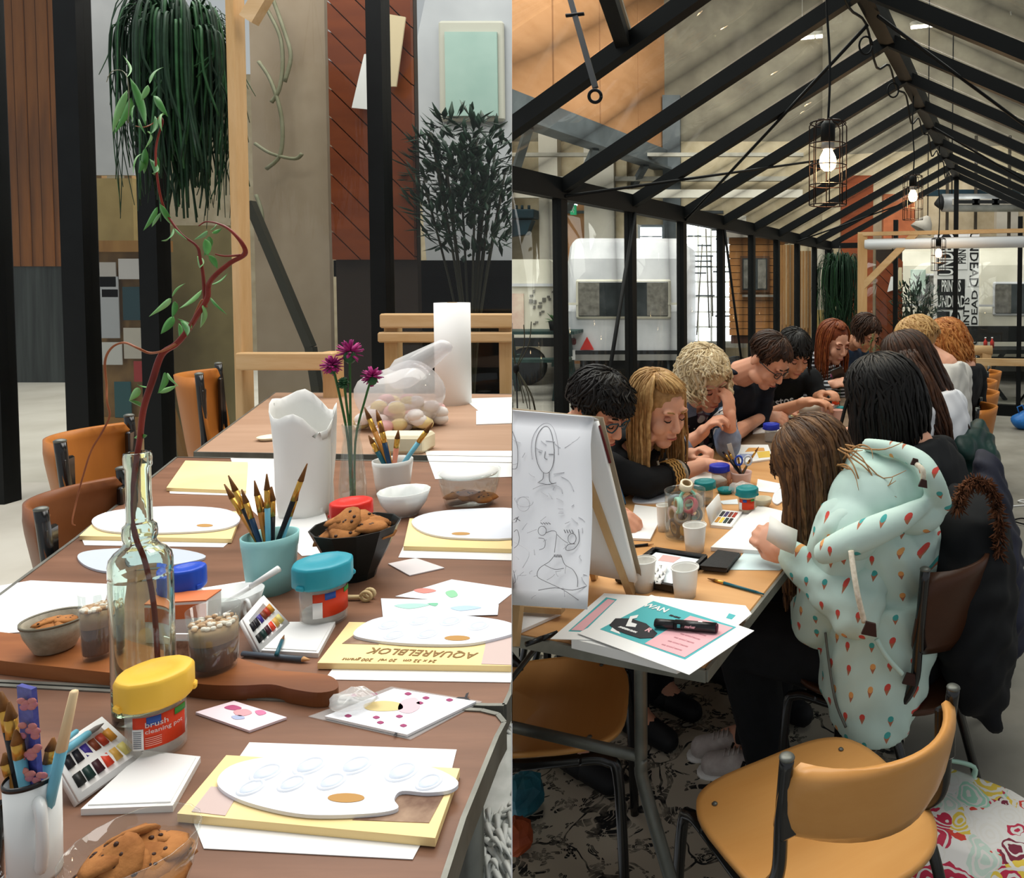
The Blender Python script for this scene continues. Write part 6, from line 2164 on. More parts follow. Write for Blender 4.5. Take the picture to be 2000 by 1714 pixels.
# 6  red hair, stripes
t = NT('stripe_cloth')
sp = t.n('SeparateXYZ', [t.obj((1, 1, 1))])
st = t.math('GREATER_THAN', t.math('SINE', t.math('MULTIPLY', sp.outputs[2], 300.0)), .25)
t.base(t.mix(st, lin('17181d'), lin('b9bcc4')))
t.b.inputs['Roughness'].default_value = .85
STRIPE = t.m
def h6(hb, M, c):
 hair_locks(hb, M, 71, 100, .22, front=58, fringe=.42, r=.011, lift=1.03, wave=.003, wfreq=8, spreadout=.12, n_pts=7)
 return HRD
R6 = person('girl with long red hair in a striped top looking at her phone', P(1628, 668, 4.12), GE * .8 - GD * .55, math.radians(22), G(-1.34, 4.22), LFD, SK1, STRIPE, h6,
   dict(R=dict(w=P(1618, 752, 3.95), dir=GE * .9 + UPZ * .25, n=GD * -.5 + UPZ * .6, curl=.7)), fine=.0065, browm=HRD[0])
o = MB().box((0, 0, 0), (.07, .009, .14), Matrix.Translation(P(1640, 738, 3.98)) @ Matrix.Rotation(-.4, 4, 'Y') @ Matrix.Rotation(.5, 4, 'X'), bev=.003).build('phone', BLKP)
tag(o, 'dark phone held by the girl with red hair', 'phone')

# 7  dark hair, denim
def h7(hb, M, c):
 hair_locks(hb, M, 81, 90, .06, front=58, fringe=.60, r=.012, lift=1.06, wave=.004, jitter=.1, Lfront=.02, n_pts=5)
 return HDB
DENIM = mat('denim_blue', '2c3f58', '223248', 30, rough=.85)
person('person with short brown hair in a denim jacket at the far end', P(1690, 650, 4.85), GE * .8 - GD * .5, math.radians(36), G(-1.22, 4.98), LFD, SK3, DENIM, h7, dict(), fine=.007, browm=HDB[0])

# right row -----------------------------------------------------------
RFD = -GE * .95 + GD * .25
# 12 copper curls, far
def h12(hb, M, c):
 hair_locks(hb, M, 91, 150, .32, front=50, fringe=.5, r=.014, lift=1.14, wave=.016, wfreq=26, jitter=.2, Lfront=.05, n_pts=9, flatten=.75)
 hair_locks(hb, M, 92, 90, .26, front=50, fringe=.5, r=.010, lift=1.2, wave=.018, wfreq=30, jitter=.3, n_pts=8, cap=False, flatten=.75)
 return HCR
person('woman with big copper curls in a black top at the right', P(1846, 672, 3.98), RFD, math.radians(22), G(-.52, 4.02), RFD, SK1, CLB_, h12, dict(), fine=.0065, cloth=.012)
# 11 light grey tee
def h11(hb, M, c):
 hair_locks(hb, M, 101, 100, .03, front=58, fringe=.5, r=.012, lift=1.06, wave=.006, jitter=.2, n_pts=4)
 return HBL
person('person with short blonde hair in a light grey shirt before the copper curls', P(1792, 672, 3.36), RFD, math.radians(34), G(-.48, 3.42), RFD, SK1, CLG, h11, dict(), fine=.0065, cloth=.012)
# 10 long dark hair, white sleeves
def h10(hb, M, c):
 hair_locks(hb, M, 111, 130, .46, front=58, fringe=.45, r=.012, lift=1.04, wave=.003, wfreq=6, spreadout=.10, n_pts=12, gravity=(.42, -.12, -1))
 q = random.Random(2)
 for i in range(60):
  o_ = q.uniform(-1, 1)
  l = [P(1775 + 14 * o_, 690, 2.66), P(1800 + 20 * o_, 735, 2.60), P(1822 + 20 * o_, 790, 2.57), P(1838 + 15 * o_, 830 + 6 * q.random(), 2.56), P(1848 + 8 * o_, 858 + 14 * q.random(), 2.56)]
  hb.tube(curve_pts([p + wander(q, .006) for p in l], 4), [.007] * 14 + [.004, .003, .001], 5, q.randrange(2), flat=.6)
 return HDB
person('woman with long dark hair hanging down her white long sleeved top', P(1768, 712, 2.80), RFD, math.radians(26), G(-.37, 2.84), RFD, SK1, CLW, h10, dict(R=dict(w=P(1700, 840, 2.7), dir=-GE * .9, n=UPZ, curl=.5)), fine=.006)
# 9 black hair, black top
def h9(hb, M, c):
 hair_locks(hb, M, 121, 190, .27, front=48, fringe=.5, r=.015, lift=1.16, wave=.007, wfreq=9, spreadout=.25, n_pts=10, Lfront=.05)
 hair_locks(hb, M, 122, 60, .24, front=48, fringe=.5, r=.010, lift=1.22, wave=.010, wfreq=10, spreadout=.30, n_pts=10, cap=False, jitter=.1)
 return HB
person('woman with thick long black hair in a black top seen from behind', P(1722, 785, 2.16), RFD, math.radians(20), G(-.27, 2.24), RFD, SK1, CLB_, h9, dict(R=dict(w=P(1640, 905, 2.1), dir=-GE * .9, n=UPZ, curl=.5)), fine=.006)

# 8 the girl in the mint hoodie
t = NT('mint_icecream_cloth')
oc = t.tc.outputs['Object']
sx = t.n('SeparateXYZ', [oc])
pv2 = t.n('CombineXYZ', [t.math('MULTIPLY_ADD', sx.outputs[1], -.55, sx.outputs[0]), sx.outputs[2], 0.0]).outputs[0]
SCL = 20.0
vo = t.n('TexVoronoi', {'Vector': pv2, 'Scale': SCL, 'Randomness': .42}, voronoi_dimensions='2D')
df = t.n('VectorMath', {0: t.n('VectorMath', {0: pv2, 1: vo.outputs['Position']}, operation='SUBTRACT').outputs[0], 1: (SCL, SCL, SCL)}, operation='MULTIPLY').outputs[0]
ds = t.n('SeparateXYZ', [df])
dx = t.math('ABSOLUTE', ds.outputs[0])
dz = ds.outputs[1]
cone = t.math('MULTIPLY', t.math('LESS_THAN', dx, t.math('MULTIPLY_ADD', dz, .48, .125)), t.math('LESS_THAN', dz, .02))
scoop = t.math('LESS_THAN', t.n('VectorMath', [t.n('CombineXYZ', [dx, t.math('SUBTRACT', dz, .07), 0.0]).outputs[0]], operation='LENGTH').outputs['Value'], .125)
rc = t.n('SeparateColor', [vo.outputs['Color']]).outputs[0]
sc_c = t.mix(t.math('GREATER_THAN', rc, .42), lin('c8463c'), t.mix(t.math('GREATER_THAN', rc, .78), lin('3f9c98'), lin('d99a5a')))
basec = t.mix(t.ramp(t.noise(oc, 5, 3), .3, .7), lin('c3d9d0'), lin('b6cec5'))
colr = t.mix(cone, basec, lin('a8674a'))
colr = t.mix(scoop, colr, sc_c)
t.base(colr)
t.b.inputs['Roughness'].default_value = .9
MINTP = t.m
MINTC = mat('mint_plain_cloth', 'c3dad2', 'b3cdc4', 5, rough=.9)
def mint_extra(mb, c):
 hem = [(P(1716, 1150, 1.76), .150, .125), (P(1712, 1260, 1.74), .150, .125), (P(1704, 1340, 1.71), .130, .115), (P(1694, 1412, 1.68), .085, .10)]
 mb.loft([(p, GD.normalized() * a * .6 + GE * a * .75, (GD * .8 - GE * .6) * b) for p, a, b in hem])
def mint_sleeve(mb, S, E, W):
 mb.cap(S, E, .076, .064).cap(E, E.lerp(W, .6), .064, .048).cap(E.lerp(W, .55), E.lerp(W, .86), .047, .043)
 for f in (.30, .45, .60, .72):
  d = (W - E).normalized()
  mb.cap(E.lerp(W, f), E.lerp(W, f + .03), .062 - .018 * f, .060 - .018 * f)
 mb.cap(E.lerp(W, .82), E.lerp(W, .97), .038, .036)
def h8(hb, M, c):
 def keep(p):
  return p
 hair_locks(hb, M, 131, 210, .34, front=40, fringe=.62, r=.0115, lift=1.05, wave=.004, wfreq=7, spreadout=.10, n_pts=12, Lfront=.04, gravity=(-.02, -.05, -1), back=.55)
 hair_locks(hb, M, 132, 60, .30, front=60, fringe=.5, r=.007, lift=1.08, wave=.008, wfreq=8, spreadout=.16, n_pts=12, cap=False, jitter=.06, gravity=(.02, -.05, -1), back=.6)
 q = random.Random(5)
 for i in range(12):       # strands caught in the hood
  a = P(1640 + q.uniform(-10, 20), 880 + q.uniform(-15, 40), 1.74)
  b = P(1690 + q.uniform(-30, 40), 890 + q.uniform(-15, 70), 1.66)
  e = b + Vector((q.uniform(.0, .05), -.02, q.uniform(-.03, .03)))
  hb.tube(curve_pts([a, a.lerp(b, .5) + Vector((0, -.02, q.uniform(0, .02))), b, e], 3), [.002, .0025, .0025, .002, .002, .002, .0016, .0012, .001, .0006], 4, 2)
 return HBR
R8 = person('girl with long brown hair in a mint hoodie with an ice cream print', P(1594, 912, 1.84), -GE * .93 + GD * .30, math.radians(46), G(-.30, 1.86), -GE * .95 + GD * .2, SK1, MINTP, h8,
   dict(R=dict(w=P(1542, 1082, 1.70), dir=-GE * .75 + UPZ * .35 + GD * .2, n=-GD * .75 + UPZ * .55, curl=.9, tc=.9), L=dict(w=P(1575, 1055, 1.95), dir=-GE * .8 - GD * .3 + UPZ * .1, n=GD * .5 + UPZ * .6, curl=.8)),
   neck_up=P(1690, 955, 1.80), elbows=dict(R=P(1668, 1190, 1.62)), shirt_extra=mint_extra, name_shirt='hoodie', fine=.0045, cloth=.0075, sw=.15, browm=HBR[0], knee_len=.36, sep=('R', 'L'), sleeve_extra=mint_sleeve, leg_bulk=1.35,
   ankles={1: PZ(1428, 1452, .05) + Vector((.075, -.02, .05)), -1: PZ(1450, 1488, .05) + Vector((.075, -.02, .05))})
root, T = R8['root'], R8['T']
hd = MB()
for px, py, Y, r in ((1752, 950, 1.78, (.105, .12, .092)), (1700, 985, 1.72, (.105, .10, .105)), (1660, 1030, 1.67, (.075, .09, .075)), (1790, 985, 1.76, (.07, .09, .06)), (1700, 915, 1.80, (.075, .09, .055))):
 hd.ell(P(px, py, Y), r, nu=18, nv=12)
me = solid(hd, .008, 6)
me.transform(T)
place('hood', me, MINTC, root)
roll_pts = [P(1600, 1083, 1.60), P(1640, 1066, 1.565), P(1700, 1040, 1.565), P(1760, 1012, 1.60), P(1806, 985, 1.66), P(1838, 968, 1.74)]
rl = MB()
pts = curve_pts(roll_pts, 6)
rl.tube(pts, [.012 + .022 * math.sin(PI * min(1, .15 + i / len(pts))) for i in range(len(pts))], 14)
pts2 = curve_pts([P(1836, 985, 1.72), P(1822, 940, 1.64), P(1802, 905, 1.66), P(1770, 885, 1.70), P(1725, 873, 1.74), P(1690, 868, 1.78)], 6)
rl.tube(pts2, [.030 - .014 * i / len(pts2) for i in range(len(pts2))], 14)
rl.ell(P(1775, 1000, 1.72), (.085, .08, .05), nu=18, nv=12)
me = solid(rl, .007, 4)
me.transform(T)
place('hood_edge', me, MINTP, root)
CORD = mat('cord_cream_rope', 'e6ddcb', 'cbbfa8', 120, rough=.8)
TOG = mat('brown_leather_tab', '3a2420', rough=.6)
for pts in ([P(1662, 1075, 1.525), P(1668, 1120, 1.50), P(1676, 1165, 1.485), P(1688, 1214, 1.49)], [P(1790, 906, 1.62), P(1802, 918, 1.605), P(1803, 938, 1.61)]):
 cv_ = MB().tube(curve_pts(pts, 6), .0062, 8)
 o = cv_.build('cord', CORD, root)
 o.data.transform(T)
for px, py, Y, s in ((1697, 1228, 1.482, .016), (1786, 902, 1.62, .009), (1802, 944, 1.60, .010), (1775, 1326, 1.60, .015)):
 o = MB().prism([(-s, -s * .6), (s, -s), (s * .9, s * .7), (-s * .3, s)], -.003, .003, Matrix.Translation(P(px, py, Y)) @ Matrix.Rotation(PI / 2, 4, 'X')).build('leather_tab', TOG, root)
 o.data.transform(T)
pk_ = MB().tube(curve_pts([P(1712, 1248, 1.595), P(1730, 1280, 1.59), P(1762, 1316, 1.59)], 5), .006, 8).build('pocket_welt', MINTC, root)
pk_.data.transform(T)
zp = MB()
zz = [P(1612, 1235, 1.66), P(1620, 1300, 1.645), P(1632, 1370, 1.62), P(1652, 1420, 1.60)]
zp.tube(curve_pts(zz, 6), .0035, 6)
o = zp.build('zip', GALV, root)
o.data.transform(T)
# her shoes turn up under the table, striped
SHOEW = mat('shoe_offwhite', 'c9c2bd', 'b5aaa6', 40, rough=.7)
for o in [x for x in root.children if x.name.startswith('shoe')]:
 bpy.data.objects.remove(o)
for k, (px, py, ang) in enumerate(((1428, 1452, .3), (1450, 1488, .2))):
 c = PZ(px, py, .05)
 dirn = Matrix.Rotation(ang, 3, 'Z') @ Vector((-1, .35, 0)).normalized()
 b = MB()
 b.cap(c - dirn * .10, c + dirn * .02, .038, .036).cap(c + dirn * .0, c + dirn * .09 - UPZ * .012, .037, .033).cap(c - dirn * .08, c - dirn * .07 + UPZ * .05, .038, .034)
 b.v = [(x, y, max(z, .012)) for x, y, z in b.v]
 sh_ = b.build('shoe', SHOEW, root)
 sh_.data.transform(T)
 sd = Vector((dirn.y, -dirn.x, 0))
 if sd.y > 0:
  sd = -sd
 sm_ = MB()
 for i in range(3):
  p = c - dirn * (.0 + .026 * i) + sd * .0365
  sm_.beam(p - UPZ * .022 + dirn * .006, p + UPZ * .026 - dirn * .012, .010, .004, up=sd)
 o = sm_.build('stripe', BLKP, sh_)
 o.data.transform(T)
 so = MB()
 so.cap(Vector((c.x, c.y, .016)) - dirn * .10, Vector((c.x, c.y, .016)) + dirn * .10, .037, .035)
 so.v = [(x, y, min(max(z, .002), .02)) for x, y, z in so.v]
 o = so.build('sole', PWH, sh_)
 o.data.transform(T)
 la = MB()
 for i in range(4):
  p = c + dirn * (.01 + .014 * i) + UPZ * (.036 - .004 * i)
  la.tube([p - sd * .018, p + UPZ * .004, p + sd * .018], .0028, 5)
 o = la.build('lace', SHOEW, sh_)
 o.data.transform(T)
# folded translucent cup in her hands
cp = MB()
a, b_, c_, d_ = P(1503, 1010, 1.68), P(1553, 1038, 1.68), P(1548, 1078, 1.66), P(1500, 1050, 1.66)
cp.grid([[a, a.lerp(b_, .5) + Vector((0, -.012, 0)), b_], [a.lerp(d_, .5) + Vector((0, -.014, 0)), (a + b_ + c_ + d_) / 4 + Vector((0, -.024, 0)), b_.lerp(c_, .5) + Vector((0, -.014, 0))], [d_, d_.lerp(c_, .5) + Vector((0, -.012, 0)), c_]], thick=.010)
tag(cp.build('paper_cup', mat('waxed_paper', 'dcd8d0', rough=.45), None), 'folded waxed paper cup in the hands of the girl in mint', 'cup')

# chairs under them
def seat_for(R_pv, fdir, label, m):
 c = Vector((R_pv.x, R_pv.y, 0))
 return chair_M((c.x, c.y), fdir, 1.0)
sd0 = school_chair('dark brown wooden chair under the girl in the mint hoodie', chair_M((G(-.30, 1.84).x, G(-.30, 1.84).y), -GE * .95 + GD * .2), CHD, 'chairs of the seated people', zb=.58, zt=.78)
for e, d, fd_, lb in ((-.27, 2.24, -GE, 'dark brown wooden chair under the woman with black hair'), (-.37, 2.84, -GE, 'dark brown wooden chair under the woman in white sleeves'),
     (-1.50, 2.02, GE, 'dark brown wooden chair under the person at the easel'),
     (-1.44, 2.42, GE, 'dark brown wooden chair under the blonde girl'), (-1.44, 2.98, GE, 'dark brown wooden chair under the woman in the floral vest'),
     (-1.46, 3.38, GE, 'dark brown wooden chair under the man in navy')):
 p = G(e, d)
 dup(sd0, M=chair_M((p.x, p.y), fd_), label=lb)
for r_ in [R1['root']] + [o for o in COL.objects if o.name.startswith('school_chair') and o.parent is None]:
 for o in r_.children_recursive:
  if o.data.users > 1:
   W_ = world(o)
   if any((W_ @ v.co - SEAM_O).dot(SEAM_N) < 0 for v in o.data.vertices):
    o.data = o.data.copy()
 cut_all(r_, 'R')

# coats over the chair backs
def coat(label, secs, m, vox=.012, name='coat', extra=None):
 """secs: (pixel x, pixel y, depth, half width, half depth)"""
 c0 = P(*secs[-1][:3])
 t = thing(name, label, 'coat', (c0.x, c0.y, 0))
 mb = MB()
 mb.loft([(P(px, py, Y), GD * a, GE * b) for px, py, Y, a, b in secs])
 if extra:
  extra(mb)
 me = solid(mb, vox, 3)
 folds(me, .008)
 me.transform(Matrix.Translation((-c0.x, -c0.y, 0)))
 place('body', me, m, t)
 return t
PUFF = mat('green_quilt', '14332f', '0f2825', 8, rough=.45)
CBK = mat('coat_black', '0b0c0e', '111316', 10, rough=.85)
CNV = mat('coat_navy', '1a1c2a', '232536', 10, rough=.7)
FUR = mat('fur_brown', '6b4026', '3a2114', 60, rough=.95)
t = coat('dark green quilted jacket over the chair back behind the white sleeves', [(1910, 845, 2.75, .06, .05), (1912, 880, 2.72, .15, .07), (1915, 980, 2.7, .19, .085), (1925, 1120, 2.7, .20, .08), (1935, 1240, 2.68, .18, .07)], PUFF, extra=lambda mb: mb.cap(P(1880, 880, 2.6), P(1912, 842, 2.8), .05, .045))
t = coat('dark navy coat hanging beside the fur hood', [(1925, 880, 2.25, .03, .03), (1930, 930, 2.22, .10, .05), (1945, 1050, 2.2, .15, .07), (1960, 1180, 2.2, .16, .07), (1962, 1250, 2.2, .14, .06)], CNV)
t = coat('long black coat with a brown fur hood hanging over the chair down to the floor', [(1890, 950, 1.92, .05, .05), (1895, 990, 1.90, .14, .08), (1900, 1100, 1.86, .19, .11), (1905, 1230, 1.82, .20, .10), (1915, 1330, 1.80, .17, .07)], CBK,
  extra=lambda mb: mb.cap(P(1908, 1330, 1.70), P(1912, 1395, 1.68), .03, .022).cap(P(1912, 1395, 1.68), P(1948, 1414, 1.66), .022, .018))
fu = MB()
q = random.Random(4)
arc = curve_pts([P(1870, 990, 1.74), P(1885, 950, 1.75), P(1915, 940, 1.76), P(1938, 960, 1.76), P(1952, 1020, 1.75), P(1950, 1090, 1.74)], 8)
for p in arc:
 for k in range(16):
  d = wander(q, 1).normalized()
  fu.tube([p + d * .006, p + d * q.uniform(.018, .030) + Vector((0, 0, -.006))], [.004, .0008], 3)
o = fu.build('fur_trim', FUR, t)
o.data.transform(Matrix.Translation((-t.location.x, -t.location.y, 0)))
# ================================================================ left room: setting
mb = MB().add([(-15, -.6, FL), (2, -.6, FL), (2, 13, FL), (-15, 13, FL)], [(0, 1, 2, 3)])
fl = struct(mb.build('floor', CONC2, clip='L'), 'pale concrete floor of the left room')
YB = 4.3
def rect(px0, py0, px1, py1, Y, th, m, name, parent=None, loc=None, clip='L', z0=None, label=None, bev=0):
 a, b = P(px0, py0, Y), P(px1, py1, Y)
 zb = b.z if z0 is None else z0
 c = Vector(((a.x + b.x) / 2, Y + th / 2, (a.z + zb) / 2))
 o = MB().box((0, 0, 0), (b.x - a.x, th, a.z - zb), bev=bev).build(name, m, parent, c - (parent.location if parent is not None else Vector()), None, label)
 if clip:
  cut(o, clip)
 return o
wb = struct(rect(-60, -60, 1010, -35, YB, .08, BLACK, 'wall_back'), 'black steel frame of the glazed wall behind the left tables')
for px, w_ in ((140, 44), (288, 36), (737, 30), (-30, 40)):
 a, b = P(px - w_ / 2, 0, YB), P(px + w_ / 2, 0, YB)
 MB().box(((a.x + b.x) / 2, YB, 1.9), (b.x - a.x, .10, 3.6)).build('post', BLACK, wb, -wb.location)
for p0, p1 in ((-10, 118), (162, 270), (306, 722), (752, 1000)):
 a, b = P(p0, 0, YB), P(p1, 0, YB)
 MB().box(((a.x + b.x) / 2, YB, 1.95), (b.x - a.x, .004, 3.4)).build('pane', GLS2, wb, -wb.location, clip='L')
# brown shed far left
SHD = wood('shed_brown', '8a5526', '683c18', 'z', 1.2, .6, 5, dark='4a2e18')
t = thing('brown_shed', 'tall brown plank shed far away at the left edge', 'shed', P(50, 740, 9.6))
O = t.location
t.location.z = FL
a, b, c_ = P(-90, -60, 9.6), P(135, 520, 9.6), P(135, 742, 9.6)
n = 9
for i in range(n):
 x0 = a.x + (b.x - a.x) * i / n
 MB().box((0, 0, 0), ((b.x - a.x) / n - .02, .05 + .02 * (i % 2), a.z - b.z)).build('plank', SHD, t, (x0 + (b.x - a.x) / n / 2 - O.x, 0, (a.z + b.z) / 2 - FL))
MB().box((0, 0, 0), (b.x - a.x, .1, b.z - FL)).build('dark_base', mat('dark_sheet', '1c211f', '3d4340', 2, rough=.5, stretch=(6, 1, .3)), t, ((a.x + b.x) / 2 - O.x, .05, (b.z - FL) / 2))
struct(MB().box((-9.6, 12.6, 2.4), (10.6, .2, 5.2)).build('wall_far', BEIGE, clip='L'), 'plain far wall behind the left room')
# boards behind the glazed wall
YC = 4.9
def board(name, lb, cat, x0, y0, x1, y1, Y, m, th=.03, z0=None, legs=True, n=1):
 a, b = P(x0, y0, Y), P(x1, y1, Y)
 t = thing(name, lb, cat, ((a.x + b.x) / 2, Y, FL))
 zb = b.z if z0 is None else z0
 for i in range(n):
  wd = (b.x - a.x) / n
  MB().box((a.x + wd * (i + .5) - t.location.x, th / 2, (a.z + zb) / 2 - FL), (wd - .01 * (n > 1), th, a.z - zb)).build('panel' if n == 1 else 'plank', m, t, clip='L')
 if legs:
  for s in (-.3, .3):
   MB().box(((b.x - a.x) * s, th + .02, (a.z - FL) / 2 * .9), (.05, .04, (a.z - FL) * .9)).build('stand', TIMBER, t, clip='L')
 return t
board('white_board', 'tall pale grey board behind the black post on the left', 'board', 150, -60, 262, 342, YC, mat('pale_grey_board', 'b9babb', 'a8a9ab', 3, rough=.6))
board('mustard_cabinet', 'mustard cabinet under the pale grey board', 'cabinet', 158, 348, 262, 478, YC - .02, mat('mustard_board', 'a18b58', '8f7a4a', 6), .3, None)
OLV = mat('olive_panel', '857851', '6e6340', 4, rough=.75)
board('olive_panel', 'olive brown panel behind the willow branch', 'panel', 300, 440, 478, 905, YC + .05, OLV, .03, FL, False)
# pinboard
t = thing('pinboard', 'wood framed pinboard covered with small pictures leaning behind the chairs', 'pinboard', P(245, 760, 4.7))
O = t.location.copy()
WFR = wood('amber_frame', 'a67c45', '8a6132', 'z', 2, .5, 6)
a, b = P(166, 478, 4.7), P(332, 830, 4.7)
MB().box(((a.x + b.x) / 2 - O.x, .03, (a.z + b.z) / 2 - O.z), (b.x - a.x, .02, a.z - b.z)).build('board', mat('cork', '94744a', '7e6140', 12, rough=.9), t)
for (x0, y0, x1, y1) in ((160, 470, 182, 838), (316, 470, 336, 838), (166, 470, 332, 492), (166, 815, 332, 838)):
 p, q_ = P(x0, y0, 4.7), P(x1, y1, 4.7)
 MB().box(((p.x + q_.x) / 2 - O.x, 0, (p.z + q_.z) / 2 - O.z), (q_.x - p.x, .05, p.z - q_.z)).build('frame_bar', WFR, t)
q = random.Random(8)
for (x0, y0, x1, y1, c) in ((195, 512, 228, 560, 'b9b3ae'), (232, 505, 290, 545, 'c4c0be'), (196, 540, 235, 660, 'aeb0b4'), (240, 560, 275, 625, '27444c'), (200, 565, 232, 580, 'a86a68'), (242, 640, 285, 700, 'bfb8ac'), (200, 668, 240, 712, 'c9c8c4'), (285, 560, 310, 640, '3b3a34'), (262, 705, 290, 745, 'a23a3a'), (224, 745, 258, 815, '2f5a60')):
 p, q_ = P(x0, y0, 4.69), P(x1, y1, 4.69)
 MB().box(((p.x + q_.x) / 2 - O.x, -.012, (p.z + q_.z) / 2 - O.z), (q_.x - p.x, .006, p.z - q_.z)).build('picture', mat('pic_' + c, c, rough=.6), t)
for s in (-.2, .2):
 MB().beam((s, .06, 0), (s, .25, FL - O.z), .04, .04, up=(1, 0, 0)).build('leg', WFR, t)
# hanging plant
hanging_plant('hanging_plant', 'big dark trailing hanging plant at the top of the left picture', P(352, 75, 3.75), .19, 1.0, 420, 14, None, .007, .7)
# timber frame
t = thing('timber_post', 'pale timber frame post with a low rail behind the paper bag', 'post', (P(476, 690, 3.6).x, 3.6, FL))
a = P(458, -60, 3.6)
b = P(494, 712, 3.6)
MB().box((0, 0, (a.z - FL) / 2), (b.x - a.x, .08, a.z - FL), bev=.006).build('post', TIMBER, t)
p, q_ = P(466, 688, 3.55), P(655, 722, 3.55)
MB().box(((p.x + q_.x) / 2 - t.location.x, -.05, (p.z + q_.z) / 2 - FL), (q_.x - p.x, .05, p.z - q_.z), bev=.006).build('rail', TIMBX, t)
MB().beam(P(486, 40, 3.58) - t.location, P(545, -60, 3.58) - t.location, .07, .05, up=(0, 1, 0)).build('brace', TIMBX, t)
MB().box((q_.x - .04 - t.location.x, 0, (p.z - FL) / 2), (.07, .06, p.z - FL)).build('post', TIMBER, t)
# beige panel with dried vines
t = board('beige_panel', 'beige plaster panel with faint climbing vines behind the timber post', 'panel', 484, -60, 652, 905, YC + .06, mat('beige_plaster', 'a3937f', '94836e', 3, rough=.8), .04, FL, False)
VIN = mat('dry_vine', '8a8a72', '75755c', 10)
for k, pts in enumerate(([(500, -20), (528, 30), (548, 75), (552, 130), (545, 175), (530, 200)], [(505, 120), (530, 160), (550, 230), (548, 300), (520, 330)], [(530, -10), (555, 60), (568, 110), (556, 160)], [(498, 280), (530, 300), (575, 310), (590, 300)], [(500, 380), (512, 420), (508, 470)])):
 MB().tube(curve_pts([P(x, y, YC - .02) - t.location for x, y in pts], 4), .012, 6).build('vine', VIN, t)
a, b = P(488, 395, 4.6), P(607, 678, 4.6)
o = MB().beam(a - a, b - a, .05, .05, up=(0, 1, 0)).beam(b - a, Vector((b.x - a.x + .12, 0, FL - a.z)), .05, .05, up=(0, 1, 0)).build('iron_bar', mat('dark_olive_iron', '2f2e22'), None, a)
tag(o, 'dark slanting iron bar in front of the beige panel', 'bar')
# rust brown diagonal boards with flyers
t = thing('diagonal_board', 'rust brown board of diagonal planks behind the black post', 'board', (P(728, 300, YC).x, YC, P(728, 507, YC).z))
a, b = P(642, -60, YC), P(814, 507, YC)
diagonal_boards(t, b.x - a.x, 0, a.z - b.z, .03, 13, wood('rust_plank2', '84411c', '5f2a12', 'x', 1.5, .5, 4), 'L')
MB().box((0, .05, (FL - t.location.z + a.z - b.z) / 2), (b.x - a.x, .05, a.z - FL)).build('backing', mat('dark_backing', '1d1712'), t)
for pts, m, lb in (([(-20, -52), (20, -56), (22, 52), (6, 50)], PAPER, 'white paper strip hanging on the rust brown boards left of the post'), ([(-18, -70), (4, -70), (24, 62), (-22, 70)], CREAMP, 'cream paper cone hanging on the rust brown boards right of the post')):
 px = 708 if m is PAPER else 770
 py = 158 if m is PAPER else 98
 p = P(px, py, YC - .06)
 k = p.y / FPX
 tag(MB().prism([(x * k, y * k) for x, y in pts], 0, .012, Matrix.Rotation(PI / 2, 4, 'X')).build('flyer', m, None, p), lb, 'flyer')
# black base
rec = thing('black_counter', 'low black counter under the rust brown boards and the caravan', 'counter', (P(830, 600, 5.45).x, 5.45, FL))
for (x0, y0, x1, y1, dz, nm) in ((648, 508, 1010, 540, 0, 'top'), (652, 540, 1010, 905, .03, 'front_panel')):
 a, b = P(x0, y0, 5.45), P(x1, y1, 5.45)
 zb = b.z if nm == 'top' else FL
 MB().box(((a.x + b.x) / 2 - rec.location.x, .12 + dz, (a.z + zb) / 2 - FL), (b.x - a.x, .2, a.z - zb)).build(nm, mat('matt_black', '050606', '090b0b', 5, rough=.8, spec=.1), rec, clip='L')
# white caravan behind the shrub
t = thing('caravan', 'white caravan side with a mint blind behind the dark shrub', 'caravan', (P(910, 400, 6.1).x, 6.1, FL))
a, b = P(806, -80, 6.1), P(1010, 512, 6.1)
w_ = b.x - a.x
MB().prism([(-w_ / 2 + .08, b.z - FL), (w_ / 2 + .1, b.z - FL), (w_ / 2 + .1, a.z - FL), (-w_ / 2 + .35, a.z - FL), (-w_ / 2 + .12, a.z - FL - .25), (-w_ / 2 + .02, a.z - FL - .7), (-w_ / 2, (a.z + b.z) / 2 - FL)], -1.0, 0, Matrix.Rotation(PI / 2, 4, 'X')).build('body', mat('caravan_white', 'b9bdc0', 'a9adb1', 2, rough=.4), t, clip='L')
MB().box((.1, .5, (b.z - FL) / 2), (w_ * .8, .6, b.z - FL)).build('chassis', RUB, t, clip='L')
p, q_ = P(855, 40, 6.05), P(985, 236, 6.05)
wn = MB().box(((p.x + q_.x) / 2 - t.location.x, -.03, (p.z + q_.z) / 2 - FL), (q_.x - p.x, .05, p.z - q_.z), bev=.02).build('window', mat('cream_frame', 'b9b9ac'), t, clip='L')
p, q_ = P(868, 62, 6.02), P(972, 226, 6.02)
MB().box(((p.x + q_.x) / 2 - t.location.x, -.07, (p.z + q_.z) / 2 - FL), (q_.x - p.x, .02, p.z - q_.z)).build('blind', mat('mint_blind2', 'a5c0b6', '95b3a9', 3), wn, clip='L')
# shrub
t = shrub('shrub', 'dark green leafy shrub in front of the white caravan', (P(915, 400, 4.95).x, 4.95, FL), .37, .48, 900, 18, 'L', mat('deep_leaf', '1f3f2c', '10241a', 12, rough=.5), .13, .024, z0=1.48)
